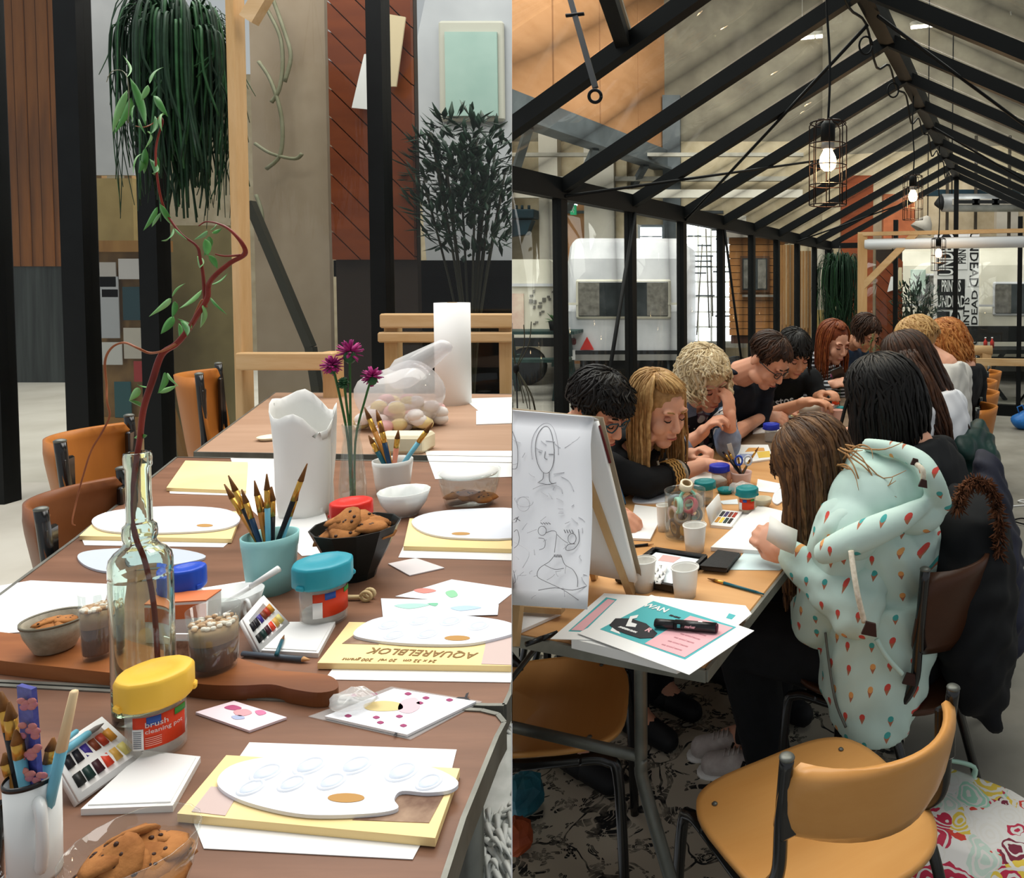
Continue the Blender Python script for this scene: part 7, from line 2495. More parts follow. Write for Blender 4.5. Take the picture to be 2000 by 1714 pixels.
# timber bench
t = thing('timber_bench', 'pale timber bench rail standing behind the paper roll', 'bench', (P(880, 640, 3.95).x, 3.95, FL))
for (x0, y0, x1, y1) in ((746, 612, 1010, 640), (742, 648, 1010, 668)):
 a, b = P(x0, y0, 3.95), P(x1, y1, 3.95)
 MB().box(((a.x + b.x) / 2 - t.location.x, 0, (a.z + b.z) / 2 - FL), (b.x - a.x, .06, a.z - b.z), bev=.008).build('rail', TIMBX, t, clip='L')
for px in (760, 985):
 a = P(px, 615, 3.95)
 MB().box((a.x - t.location.x, .04, (a.z - FL) / 2), (.07, .06, a.z - FL)).build('leg', TIMBER, t, clip='L')

# ================================================================ left room: tables and chairs
DTOP = wood('dark_table_wood', '8d6650', '74523f', 'x', 2.2, .38, 8, dark='5d4132')
def px_table(lb, poly, m, grp):
 ps = [PZ(x, y, TL) for x, y in poly]
 c = sum(ps, Vector()) / len(ps)
 t = thing('work_table', lb, 'table', (c.x, c.y, FL), 0, grp)
 loc = [(p.x - c.x, p.y - c.y) for p in ps]
 MB().prism(loc, TL - FL - .022, TL - FL).build('tabletop', m, t, clip='L')
 n = len(loc)
 eb_ = MB()
 for i in range(n):
  a, b = Vector((*loc[i], TL - FL - .016)), Vector((*loc[(i + 1) % n], TL - FL - .016))
  eb_.beam(a, b, .006, .036)
 eb_.build('edge_band', ALU, t, clip='L')
 for i in range(4):
  k = [loc[int(j * n / 4)] for j in range(4)][i]
  MB().tube([(k[0] * .82, k[1] * .82, TL - FL - .02), (k[0] * .84, k[1] * .84, 0)], .016, 10).build('leg', GALV, t)
 return t
px_table('brown topped work table at the bottom of the left picture', [(-330, 1322), (940, 1388), (972, 1396), (985, 1412), (970, 1440), (905, 1600), (850, 1770), (740, 2050), (-900, 2050)], DTOP, 'brown work tables in the left room')
px_table('brown topped work table in the middle of the left picture', [(-330, 1315), (950, 1378), (985, 1378), (998, 1350), (1040, 1180), (1040, 905), (345, 893), (150, 1050), (0, 1162), (-130, 1250)], DTOP, 'brown work tables in the left room')
px_table('brown topped work table blurred far back in the left picture', [(380, 883), (1040, 893), (1040, 770), (538, 766)], wood('far_table_wood', 'b3927a', '9f7e66', 'x', 1.5, .5, 6), 'brown work tables in the left room')
nrm = Vector((1.02, .40, 0)).normalized()
for k, (px, py, Y, s, lb, fd_) in enumerate(((398, 722, 2.95, 1.26, 'orange plywood chair standing by the far table in the left picture', Vector((.9, .5, 0))), (176, 838, 2.05, 1.08, 'orange plywood chair second in the row left of the table', nrm), (150, 955, 1.68, 1.04, 'brown plywood chair closest along the left edge of the table', nrm))):
 q_ = P(px, py, Y)
 s = (q_.z - FL) / .80
 c = q_ - fd_.normalized() * -.18 * s
 M = chair_M((c.x, c.y, FL), fd_, s)
 school_chair(lb, M, CHO if k < 2 else mat('brown_ply', '8a5430', '6d3d20', 5, rough=.4), 'chairs in the left room', zb=.58 if k else .50, zt=.79)
# shaggy throw on a stool, right of the table
c = P(985, 1600, 1.10)
t = thing('fur_throw', 'shaggy grey white fur throw over a stool right of the table', 'throw', (c.x, c.y, FL))
FURW = mat('fur_white', 'd6d8d4', 'bfc3be', 30, rough=.95)
q = random.Random(12)
base_ = MB().ell((0, 0, .40), (.16, .42, .17), nu=20, nv=12).loft([(Vector((0, 0, .38)), Vector((.155, 0, 0)), Vector((0, .4, 0))), (Vector((0, 0, .02)), Vector((.16, 0, 0)), Vector((0, .41, 0)))], 20)
base_.build('hide', FURW, t, clip='L')
hr_ = MB()
for i in range(3200):
 a, e = q.uniform(0, 2 * PI), q.uniform(-.2, 1.3)
 n_ = Vector((math.cos(a) * math.cos(e), math.sin(a) * math.cos(e), math.sin(e)))
 p = Vector((n_.x * .16, n_.y * .42, .40 + n_.z * .17))
 d = (n_ * .5 + Vector((q.gauss(.3, .35), q.gauss(-.5, .35), q.gauss(-.3, .3)))).normalized()
 hr_.tube([p - n_ * .004, p + d * .022, p + d * .045 + Vector((0, 0, -.014)), p + d * .06 + Vector((0, 0, -.03))], [.005, .0045, .003, .0006], 4, flat=.5)
o = hr_.build('pile', FURW, t, clip='L')
o['kind'] = 'stuff'

# ================================================================ left room: the bottle and the willow twig
def real_glass(name, c='f4faf6', rough=0.0):
 if name in MATS:
  return MATS[name]
 t = NT(name)
 t.base(lin(c))
 t.b.inputs['Transmission Weight'].default_value = 1
 t.b.inputs['Roughness'].default_value = rough
 t.b.inputs['IOR'].default_value = 1.45
 MATS[name] = t.m
 return t.m
BOT = real_glass('bottle_glass', 'e4f0e8')
p, kx, ky = pk(284, 1396, TL)
yb_ = p.y
prof_px = [(0, 1396), (58, 1396), (65, 1390), (66, 1370), (66, 1330), (64.5, 1326), (66, 1322), (66, 1115), (64.5, 1112), (66, 1108), (66, 1086), (63, 1074), (54, 1064), (42, 1056), (35, 1049), (33, 1043), (36, 1037), (37, 1026), (35, 1014), (28, 1008), (27, 1004), (27, 965), (26, 958), (26, 900), (29, 895), (29.5, 878), (28, 869), (24, 868)]
outer = [(r * kx, (1396 - y) * ky) for r, y in prof_px]
inner = [(max(0, r - 7) * kx, (1396 - y) * ky) for r, y in prof_px[::-1] if y < 1385]
inner += [(55 * kx, 14 * ky), (0, 20 * ky)]
t = thing('glass_bottle', 'tall clear ribbed glass bottle holding a red willow twig', 'bottle', p)
MB().lathe(outer + inner, 40, wob=lambda a, z: 1 + (.006 * math.cos(12 * a) if z > 330 * ky and z < 500 * ky else 0)).build('body', BOT, t)
WAT = real_glass('green_water', 'dff0d8')
MB().lathe([(0, 22 * ky), (59 * kx, 22 * ky), (60 * kx, 70 * ky), (0, 70 * ky)], 32).build('water', WAT, t)
tw = thing('willow_twig', 'red curly willow twig with green leaves standing in the bottle', 'twig', p)
BARK = mat('red_bark', '8a2f22', '6b231b', 20, rough=.45)
BARK2 = mat('tan_bark', 'a8663f', '8a4a30', 20, rough=.5)
def px3(pts, dy=0.0, wob=.01, seed=0):
 q = random.Random(seed)
 return [P(x, y, yb_ + dy + (q.uniform(-wob, wob))) - p for x, y in pts]
main = [(306, 1372), (308, 1300), (300, 1180), (284, 1100), (264, 1045), (254, 985), (266, 900), (273, 858), (280, 800), (298, 742), (316, 692), (345, 671), (370, 640), (386, 614), (405, 582), (407, 558), (420, 538), (450, 513), (478, 496), (472, 474), (448, 448), (424, 436), (402, 433), (388, 441)]
wd = [6, 6, 6, 6, 6, 6, 6.5, 6.5, 7, 7.5, 7.5, 7, 6.5, 6, 6, 6, 6, 6, 6, 5, 3.5, 2.6, 2, 1.5]
pts = curve_pts(px3(main, 0, .006, 1), 5)
MB().tube(pts, [np.interp(i / 5, range(len(wd)), wd) * kx for i in range(len(pts))], 8).build('stem', BARK, tw)
br = [([(400, 590), (397, 540), (391, 505), (384, 480), (352, 455), (322, 410), (309, 360), (304, 300), (310, 262), (318, 238), (313, 226)], 4, 1.8, BARK), ([(470, 498), (440, 500), (420, 496)], 3.4, 1.6, BARK),
 ([(345, 671), (318, 685), (292, 689), (268, 679), (242, 669), (218, 679), (205, 706), (208, 752), (209, 785), (214, 812), (198, 846), (178, 880), (162, 930), (150, 975), (141, 1018), (147, 1026)], 3.4, 1.6, BARK2),
 ([(313, 226), (300, 240), (282, 248), (265, 246)], 1.8, .9, BARK2), ([(250, 240), (252, 200), (249, 155), (238, 138), (218, 140), (208, 160)], 1.3, .7, VIN), ([(404, 600), (395, 585), (380, 615), (372, 640)], 2.6, 1.6, BARK2)]
for k, (l, a0, a1, m) in enumerate(br):
 pts = curve_pts(px3(l, .0, .008, k + 5), 5)
 MB().tube(pts, [(a0 + (a1 - a0) * i / len(pts)) * kx for i in range(len(pts))], 6).build('branch', m, tw)
LEAF1, LEAF2 = mat('willow_leaf', '5a9a4c', '3f7d38', 12, rough=.45), mat('willow_leaf_pale', '86b873', '6aa259', 12, rough=.45)
leaves = [(254, 152, 284, 245, 14), (248, 176, 220, 258, 15), (256, 191, 222, 262, 13), (300, 187, 328, 228, 14), (292, 163, 319, 131, 8), (289, 166, 275, 197, 11), (248, 150, 240, 108, 5), (322, 222, 316, 256, 9), (302, 226, 293, 262, 11), (287, 257, 283, 290, 7),
  (284, 289, 281, 339, 15), (275, 314, 270, 338, 11), (292, 310, 297, 338, 12), (304, 304, 311, 339, 10), (277, 300, 260, 338, 5), (307, 404, 280, 450, 11), (312, 398, 340, 443, 13), (314, 415, 296, 443, 6), (338, 446, 315, 470, 9), (340, 446, 365, 468, 4), (405, 452, 379, 468, 9),
  (411, 449, 423, 433, 7), (414, 455, 433, 446, 7), (400, 466, 405, 499, 14), (410, 462, 398, 500, 12), (407, 498, 424, 524, 12), (385, 500, 391, 522, 13), (394, 566, 350, 602, 11), (334, 583, 291, 618, 11), (341, 588, 336, 620, 11), (339, 617, 314, 652, 16), (352, 626, 365, 656, 14),
  (349, 631, 352, 668, 9), (396, 596, 391, 640, 14), (410, 581, 443, 614, 6), (410, 556, 444, 534, 6), (336, 579, 362, 553, 4), (322, 727, 308, 768, 15), (326, 728, 348, 754, 6), (310, 767, 345, 753, 9), (272, 758, 252, 783, 13), (254, 782, 279, 796, 13), (292, 757, 268, 750, 6), (262, 855, 287, 850, 9), (346, 622, 372, 640, 6), (284, 470, 300, 440, 0), (270, 232, 284, 262, 5), (262, 205, 259, 240, 5)]
q = random.Random(77)
for x0, y0, x1, y1, w_ in leaves:
 if not w_:
  continue
 dy0, dy1 = q.uniform(-.02, .02), q.uniform(-.035, .035)
 a, b = P(x0, y0, yb_ + dy0) - p, P(x1, y1, yb_ + dy1) - p
 d = b - a
 L = d.length
 sidev = Vector((d.z, q.uniform(-.2, .2) * L, -d.x)).normalized()
 nv = d.cross(sidev).normalized()
 bow = q.uniform(-.14, .14) * L
 rows = []
 for i in range(8):
  f = i / 7
  wv_ = w_ * kx * .72 * (math.sin(PI * min(1, f ** .75)) ** .9 + .02)
  c = a + d * f + (sidev * .45 + nv) * bow * math.sin(PI * f)
  rows.append([c - sidev * wv_ + nv * wv_ * .35, c, c + sidev * wv_ + nv * wv_ * .35])
 MB().grid(rows, thick=.0004).build('leaf', LEAF1 if q.random() < .6 else LEAF2, tw)

# ================================================================ left room: things on the near table
def face_of(pt):
 return math.atan2(-pt.y, -pt.x)
pj = PZ(305, 1462, TL)
brush_jar('brush cleaning jar with a yellow lid and a red label on the near table', 307, 1300, 1464, 158, TL, YELL, True, face=face_of(pj) + .15, text=True, lid_f=.34, wob=.03, group='lidded brush jars in the left room')
# paint boxes standing open
def open_box(lb, h0, h1, u0, u1, tray, brushes=False):
 H0, H1 = PZ(*h0, TL + .004), PZ(*h1, TL + .004)
 U0, U1 = P(*u0, H0.y + .018), P(*u1, H1.y + .018)
 c = (H0 + H1) / 2
 c.z = TL
 t = thing('paint_box', lb, 'paint box', c, 0, 'open watercolour boxes in the left room')
 bl = lambda u, v: (H0.lerp(H1, u)).lerp(U0.lerp(U1, u), v) - c
 n = (H1 - H0).cross(U0 - H0).normalized()
 if n.dot(camo.location - c) < 0:
  n = -n
 MB().grid([[bl(0, 0), bl(1, 0)], [bl(0, 1), bl(1, 1)]], thick=.006).build('pan_tray', PBW, t)
 MB().grid([[bl(0, 0) + n * .003, bl(1, 0) + n * .003], [bl(0, 1) + n * .003, bl(1, 1) + n * .003]], thick=.002).build('tray_face', PBW, t)
 for j, v in enumerate((.20, .54)):
  for i in range(6):
   u = .08 + .145 * i
   qd = [bl(u, v), bl(u + .10, v), bl(u + .10, v + .22), bl(u, v + .22)]
   cn = (['1a1d1c', '14302c', '3a1620', 'e0452a', 'e0b055', 'ddd07a'], ['1b1a20', '1d1a22', '3d2f86', '7a3a22', 'b03a22', 'c98a2e'])[j][i]
   MB().grid([[x + n * .0052 for x in qd[:2]], [qd[3] + n * .0052, qd[2] + n * .0052]], thick=.004).build('paint_pan', mat('pan_' + cn, cn, rough=.45), t)
 if brushes:
  MB().tube([bl(.10, .84) + n * .008, bl(.55, .86) + n * .008], .0042, 8).build('small_brush_handle', BLUEH, t)
  MB().tube([bl(.55, .86) + n * .008, bl(.72, .86) + n * .008, bl(.86, .86) + n * .008], [.003, .003, .0006], 8).build('small_brush_tip', mat('grey_bristle', '8a8682', '6a625c', 30), t)
  MB().tube([bl(.05, .97) + n * .010, bl(.40, 1.0) + n * .010], .0030, 8).build('small_brush_handle', BLUEH, t)
 ps = [PZ(x, y, TL) - c for x, y in tray]
 MB().prism([(v.x, v.y) for v in ps], 0, .007).build('lid', PBW, t)
 MB().prism([(v.x * .9 + .1 * sum(w.x for w in ps) / 4, v.y * .9 + .1 * sum(w.y for w in ps) / 4) for v in ps], .007, .0085).build('lid_rim', PBW, t)
 return t
open_box('open watercolour box with twelve pans beside the enamel mug on the near table', (152, 1568), (280, 1478), (96, 1468), (196, 1402), [(282, 1476), (392, 1488), (338, 1585), (158, 1592)], True)
open_box('open watercolour box with its pans propped up behind the cutting board', (506, 1276), (566, 1222), (472, 1210), (512, 1164), [(566, 1222), (655, 1222), (622, 1284), (508, 1278)])
# enamel mug
p, kx, ky = pk(70, 1712, TL)
r, h = 60 * kx, 205 * ky
ENA = mat('enamel_white', 'e3e6e4', rough=.25, spec=.6)
t = thing('enamel_mug', 'white enamel mug with a black rim full of brushes', 'mug', p)
MB().lathe([(0, 0), (r * .9, 0), (r * .95, .004), (r, h), (r * .96, h), (r * .9, .006), (0, .006)], 40).build('body', ENA, t)
MB().lathe([(r * .95, h - .001), (r * 1.02, h - .002), (r * 1.03, h + .001), (r * .98, h + .003), (r * .95, h)], 40).build('rim', BLKP, t)
hx = Vector((-face_of(p) * 0 + .82, -.57, 0)).normalized()
MB().tube(curve_pts([hx * r * .96 + Vector((0, 0, h * .82)), hx * r * 1.45 + Vector((0, 0, h * .78)), hx * r * 1.55 + Vector((0, 0, h * .50)), hx * r * 1.2 + Vector((0, 0, h * .25)), hx * r * .94 + Vector((0, 0, h * .22))], 6), .0045, 10, flat=1.8).build('handle', ENA, t)
pm = p.copy()
o = MB()
a, b = P(68, 1560, pm.y), P(52, 1340, pm.y - .004)
o.beam(a, b, 62 * kx, .004, up=(.3, 1, 0))
o = o.build('glitter_ruler', mat('blue_glitter', '4a4f9e', '3a3f88', 200, rough=.4))
tag(o, 'blue violet ruler with orange printed figures standing in the enamel mug', 'ruler')
for i, (x, y) in enumerate(((50, 1375), (58, 1425), (57, 1470), (66, 1513))):
 c = P(x, y, pm.y - .0085)
 q = random.Random(i)
 f_ = MB()
 for k in range(7):
  f_.ell((q.uniform(-.009, .009), 0, q.uniform(-.006, .006)), (.0045, .0012, .0032), nu=8, nv=5)
 f_.build('printed_figure', mat('ruler_orange', 'c9826a', 'b06a80', 80), o, c)
for k, (x0, y0, x1, y1, hm, lb, nm) in enumerate(((90, 1600, 145, 1350, BLUEH, 'blue brush with a pale wooden tip leaning right in the enamel mug', 'w'), (40, 1600, 18, 1370, BLKH, 'black brush at the left side of the enamel mug', 'b'), (55, 1600, 2, 1350, BLKH, 'black brush leaning out of the picture from the enamel mug', 'b'), (60, 1600, 30, 1425, BLUEH, 'blue brush behind the ruler in the enamel mug', 'b'), (48, 1600, 8, 1470, ORAH, 'orange brown brush low in the enamel mug', 'b'), (75, 1600, 104, 1440, BLUEH, 'short pale blue brush at the right of the ruler in the enamel mug', 'b'))):
 a, b = P(x0, y0, pm.y + .004 * (k % 3)), P(x1, y1, pm.y + .012 * (k % 3 - 1))
 if nm == 'w':
  pen('paint_brush', lb, 'brush', a, b, [(0, .55, .0040, .0045, hm, 'handle'), (.55, 1, .0045, .0032, mat('pale_wood_tip', 'e0c49a'), 'tip')], 'brushes in the enamel mug', None)
 else:
  brush(lb, a, b, hm, .0042, 'brushes in the enamel mug', None)
# bowls of cookies
COOK = mat('cookie', 'b57a44', '8f5a2e', 30, rough=.85, bump=.6, bscale=60)
CHIP = mat('chocolate_chip', '3a2115', rough=.5)
def cookie_mesh(R, seed, chips=5):
 q = random.Random(seed)
 mb = MB().lathe([(0, -R * .20), (R * .8, -R * .17), (R, 0), (R * .82, R * .16), (R * .4, R * .24), (0, R * .25)], 16, wob=lambda a, z: 1 + .07 * math.sin(3 * a + seed) + .05 * math.sin(7 * a + 2 * seed))
 for i in range(chips):
  a, d = q.uniform(0, 2 * PI), q.uniform(.1, .8)
  mb.ell((R * d * math.cos(a), R * d * math.sin(a), R * .20), (R * .12, R * .10, R * .07), mi=1, nu=7, nv=5)
 return mb.mesh('cookie', (COOK, CHIP))
def cookies(c, rad, n, R, group, lbs, seed, zlift=.0, layers=2, span=1.0):
 q = random.Random(seed)
 ms = [cookie_mesh(R, seed + i) for i in range(3)]
 for i in range(n):
  a = 2 * PI * i / max(1, n - 1) * 1.9
  lay = i * layers // n
  d = rad * (.62 - .42 * lay / max(1, layers)) * (1 if i < n - 1 else 0)
  M = Matrix.Translation(c + Vector((d * math.cos(a), d * math.sin(a), zlift + lay * R * .42 + q.uniform(0, R * .1)))) @ Matrix.Rotation(q.uniform(.15, .75) * span, 4, Vector((-math.sin(a), math.cos(a), 0))) @ Matrix.Rotation(q.uniform(0, 6), 4, 'Z')
  o = bpy.data.objects.new('cookie', ms[i % 3])
  COL.objects.link(o)
  o.matrix_basis = M
  tag(o, lbs, 'cookie', group)
GB = real_glass('bowl_glass', 'eef3f2')
p, kx, ky = pk(262, 1775, TL)
r, h = 146 * kx, 140 * ky
t = thing('glass_bowl', 'cut glass bowl of chocolate chip cookies at the bottom edge', 'bowl', p)
MB().lathe([(0, 0), (r * .7, 0), (r * .86, h * .4), (r, h), (r * .97, h), (r * .82, h * .4), (r * .66, .004), (0, .004)], 40, wob=lambda a, z: 1 + .012 * math.cos(20 * a)).build('body', CLR, t)
cookies(p + Vector((0, 0, h * .62)), r * .95, 15, r * .42, 'cookies in the cut glass bowl', 'chocolate chip cookie heaped in the cut glass bowl at the bottom edge', 3, 0, 3)
# glass at the very left edge
p, kx, ky = pk(-12, 1725, TL)
t = thing('drinking_glass', 'tumbler half out of the picture at the lower left edge', 'glass', p)
r, h = 26 * kx, 160 * ky
MB().lathe([(0, 0), (r * .85, 0), (r, h), (r * .92, h), (r * .8, .006), (0, .006)], 28).build('body', GB, t)
MB().lathe([(0, .007), (r * .78, .007), (r * .85, h * .5), (0, h * .5)], 24).build('drink', mat('amber_drink', 'b9a06a', rough=.2), t)
# pads, papers and palettes
YPAD = mat('pad_yellow_cover', 'f6dea6', 'f2d494', 4, rough=.6)
LIL = mat('pad_lilac_print', 'c9b4ae', rough=.6)
BRP = mat('pad_brown_print', '5a3828', 'a88c74', 22, rough=.6)
def lsheet(nm, lb, cat, pts, z, t_, m=PWH, grp=None):
 return tag(flat(nm, pts, TL + z, t_, m, None, lb, 'L'), lb, cat, grp)
def lprint(par, pts, z, m, nm='print', t_=.0004):
 return flat(nm, pts, TL + z, t_, m, par, None, 'L')
lsheet('paper_sheet', 'white sheet sticking out behind the yellow pad on the near table', 'paper', [(487, 1449), (892, 1463), (868, 1560), (420, 1545)], .0004, .0008, PWH, 'white sheets in the left room')
lsheet('paper_sheet', 'white sheet sticking out in front of the yellow pad on the near table', 'paper', [(372, 1590), (826, 1640), (806, 1677), (398, 1656)], .0004, .0008, PWH, 'white sheets in the left room')
pd = lsheet('watercolour_pad', 'yellow watercolour pad under the palette on the near table', 'pad', [(442, 1474), (898, 1500), (850, 1636), (346, 1588)], .0014, .009, YPAD, 'yellow watercolour pads')
lprint(pd, [(688, 1600), (792, 1545), (868, 1550), (838, 1606)], .0106, BRP, 'flower_print')
lprint(pd, [(412, 1535), (470, 1540), (440, 1592), (374, 1584)], .0106, LIL)
lprint(pd, [(346, 1589), (850, 1637), (846, 1646), (350, 1598)], -.0, PWH, 'page_edge', .0085) if False else None
palette('white oval palette with wells on the nearest yellow pad', [(425, 1520), (462, 1490), (560, 1474), (700, 1477), (830, 1494), (892, 1522), (882, 1541), (835, 1547), (785, 1544), (770, 1560), (776, 1578), (720, 1588), (600, 1590), (500, 1571), (440, 1546)], (676, 1558, 36, 9), TL + .0112, PALW, 'L', .004, 'oval palettes in the left room', [(520, 1508, 32), (605, 1495, 32), (695, 1494, 32), (785, 1507, 32), (490, 1538, 28), (570, 1530, 28), (648, 1526, 28), (838, 1527, 26)])
pk_ = lsheet('greeting_card', 'small pink card with a pink drawing on the near table', 'card', [(382, 1390), (457, 1368), (560, 1400), (487, 1426)], .0004, .003, mat('card_pink', 'ecd9e0', rough=.5))
for pts, c in (([(438, 1381), (455, 1376), (472, 1382), (456, 1386)], 'b5507a'), ([(456, 1388), (480, 1384), (492, 1392), (468, 1398)], 'd9a0a8'), ([(498, 1388), (512, 1386), (520, 1392), (506, 1396)], 'cf7aa0'), ([(452, 1398), (470, 1396), (478, 1402), (460, 1404)], 'a9b4d4')):
 lprint(pk_, curve_px(pts), .0035, mat('print_' + c, c, rough=.6), 'drawing')
sl = lsheet('card_sleeve', 'clear plastic sleeve holding the card with magenta blossoms', 'sleeve', [(602, 1398), (764, 1340), (942, 1369), (802, 1443)], .0004, .001, glass('sleeve_film', (.96, .96, .97), .5, .18))
cd = lsheet('greeting_card', 'white card with magenta blossoms inside the plastic sleeve', 'card', [(634, 1398), (769, 1344), (930, 1369), (795, 1434)], .0016, .003, mat('card_white', 'e9ebf0', rough=.5))
for x, y in ((690, 1357), (730, 1355), (797, 1354), (832, 1362), (878, 1366), (680, 1397), (735, 1400), (743, 1410), (788, 1416), (780, 1398), (820, 1372)):
 lprint(cd, curve_px([(x - 7, y), (x, y - 3), (x + 7, y), (x, y + 3)]), .0047, mat('print_magenta', '9a3d6a', rough=.6), 'blossom')
lprint(cd, curve_px([(712, 1375), (745, 1368), (780, 1372), (785, 1384), (750, 1388), (718, 1385)]), .0047, mat('print_ochre', 'd9c48a', rough=.6), 'drawing')
lprint(cd, curve_px([(785, 1368), (812, 1362), (820, 1380), (800, 1392), (778, 1386)]), .0047, mat('print_rosegrey', 'd9bcc4', rough=.6), 'drawing')
a, b = PZ(806, 1416, TL), PZ(886, 1380, TL)
d = (b - a).normalized()
M = Matrix.Translation((a + b) / 2 - cd.location + Vector((0, 0, .0036))) @ Matrix.Rotation(math.atan2(d.y, d.x), 4, 'Z')
text_mb('XENIUY', .030, .0002, .0002, None, M).build('lettering', DARKP, cd, flip=None)
o = MB()
o.ell((0, 0, .008), (.030, .022, .010), nu=14, nv=7)
q = random.Random(3)
o.v = [(x * q.uniform(.8, 1.2), y * q.uniform(.8, 1.2), max(0, z * q.uniform(.7, 1.3))) for x, y, z in o.v]
tag(o.build('cellophane', CLB, None, PZ(690, 1378, TL + .005)), 'crumpled cellophane knot on the card with magenta blossoms', 'plastic wrap')
# cutting board
BW = wood('olive_wood', 'a4663a', '7c4726', 'x', 2.5, .4, 6, dark='4a2916')
bd = flat('cutting_board', curve_px([(-60, 1232), (60, 1240), (180, 1248), (320, 1262), (440, 1278), (500, 1296), (540, 1308), (590, 1312), (640, 1318), (660, 1332), (655, 1346), (620, 1352), (570, 1345), (530, 1336), (470, 1338), (400, 1336), (300, 1322), (150, 1306), (-60, 1278)]), TL + .0005, .020, BW, None, None, 'L')
tag(bd, 'long olive wood cutting board with a knobbed handle', 'board')
ZB = TL + .021
# speckled bowl with cookies on the board
p, kx, ky = pk(108, 1268, ZB)
r, h = 70 * kx, 62 * ky
t = thing('ceramic_bowl', 'speckled stoneware bowl with a few cookies on the cutting board', 'bowl', p)
MB().lathe([(0, 0), (r * .52, 0), (r * .62, .003), (r * .9, h * .6), (r, h), (r * .95, h), (r * .84, h * .6), (r * .5, .006), (0, .006)], 36).build('body', mat('stoneware', 'b3ab98', '8c8470', 40, rough=.4, bump=.15), t)
MB().lathe([(r * .95, h - .001), (r * 1.015, h - .002), (r * 1.015, h + .002), (r * .95, h + .001)], 36).build('rim', mat('stoneware_rim', '75705f', rough=.4), t)
cookies(p + Vector((0, 0, h * .75)), r * .8, 6, r * .40, 'cookies in the stoneware bowl', 'small cookie lying in the speckled stoneware bowl', 21, 0, 2)
# two ribbed glasses
def latte(lb, px, yt, yb, w_, z):
 p, kx, ky = pk(px, yb, z)
 r, h = w_ / 2 * kx, (yb - yt) * ky
 t = thing('dessert_glass', lb, 'glass', p, 0, 'glasses of layered dessert')
 MB().lathe([(0, 0), (r * .80, 0), (r * .86, h * .1), (r, h), (r * .96, h), (r * .82, h * .1), (0, .006)], 32).build('body', CLR, t)
 MB().lathe([(0, .007), (r * .78, .007), (r * .84, h * .48), (0, h * .48)], 48, wob=lambda a, zz: 1 + .03 * math.cos(24 * a)).build('brown_layer', mat('brown_layer', '7a4a2a', '4e2c18', 20, rough=.6, stretch=(1, 1, .2)), t)
 MB().lathe([(0, h * .48), (r * .86, h * .48), (r * .89, h * .72), (0, h * .75)], 32).build('cream_layer', mat('cream_layer', 'b79a74', 'a58560', 12, rough=.6), t)
 q = random.Random(px)
 cb_ = MB()
 for i in range(50):
  a, d = q.uniform(0, 6.28), r * .84 * math.sqrt(q.random())
  cb_.ell((d * math.cos(a), d * math.sin(a), h * .76), (.0042, .0035, .003), nu=6, nv=4, mi=q.randrange(2))
 o = cb_.build('crumbs', (mat('crumb_tan', 'c9a27a'), mat('crumb_white', 'ece4d6')), t)
 o['kind'] = 'stuff'
latte('glass of layered brown dessert with crumbs right of the bottle', 420, 1182, 1304, 112, ZB)
latte('glass of layered brown dessert half hidden left of the bottle', 192, 1150, 1282, 76, ZB)
# boxes, jar and mug behind the board
p = PZ(362, 1238, TL)
t = thing('tea_box', 'small white and orange box standing behind the bottle', 'box', p, .15)
MB().box((0, 0, .030), (.085, .04, .06)).build('body', PWH, t)
MB().box((0, -.0205, .045), (.085, .002, .022)).build('orange_band', mat('box_orange', 'd97a4a', rough=.5), t)
MB().box((0, 0, .061), (.086, .041, .002)).build('lid', mat('box_orange', 'd97a4a', rough=.5), t)
o = rect(337, 1238, 372, 1310, PZ(355, 1318, TL).y + .01, .003, PWH, 'picture_card', clip=None)
tag(o, 'upright white card with a dark photo between bottle and dessert glass', 'card')
rect(341, 1252, 369, 1282, PZ(355, 1318, TL).y + .008, .001, mat('photo_brown', '5a3a2c', 'a8907c', 60), 'photo', o, clip=None)
brush_jar('jar with a bright blue lid behind the bottle', 368, 1103, 1216, 78, TL, mat('lid_bright_blue', '2550c4', rough=.35), group='lidded brush jars in the left room', lid_f=.36)
p, kx, ky = pk(462, 1200, TL)
r, h = 58 * kx, 46 * ky
t = thing('white_mug', 'wide white cup with a loop handle behind the dessert glass', 'cup', p)
MB().lathe([(0, 0), (r * .7, 0), (r, h), (r * .95, h), (r * .66, .004), (0, .004)], 32).build('body', ENA, t)
hx = Vector((.82, -.57, 0))
MB().tube([hx * (r * 1.12 + .012 * math.cos(a)) + Vector((0, 0, h * .55 + .015 * math.sin(a))) for a in [i * PI / 8 for i in range(17)]], .0028, 8).build('handle', ENA, t)
pen('plastic_knife', 'white plastic knife lying across the white cup', 'knife', P(432, 1182, p.y - .02), P(545, 1110, p.y + .01), [(0, .5, .0035, .0045, PBW, 'blade'), (.5, 1, .0045, .006, PBW, 'handle')], None, None)
pen('paint_brush', 'dark green brush resting on the lid of the propped watercolour box', 'brush', PZ(540, 1278, TL + .012), PZ(555, 1240, TL + .012), [(0, .7, .003, .003, TEALH, 'handle'), (.7, 1, .003, .0006, BRIS, 'bristles')], None, None)
pen('dark_pencil', 'long dark pencil lying before the propped watercolour box', 'pencil', PZ(474, 1276, TL + .005), PZ(605, 1288, TL + .005), [(0, .9, .004, .004, mat('slate_pencil', '4b5560', rough=.4), 'barrel'), (.9, 1, .004, .0008, mat('bare_wood', 'c99b6a'), 'tip')], None, None)
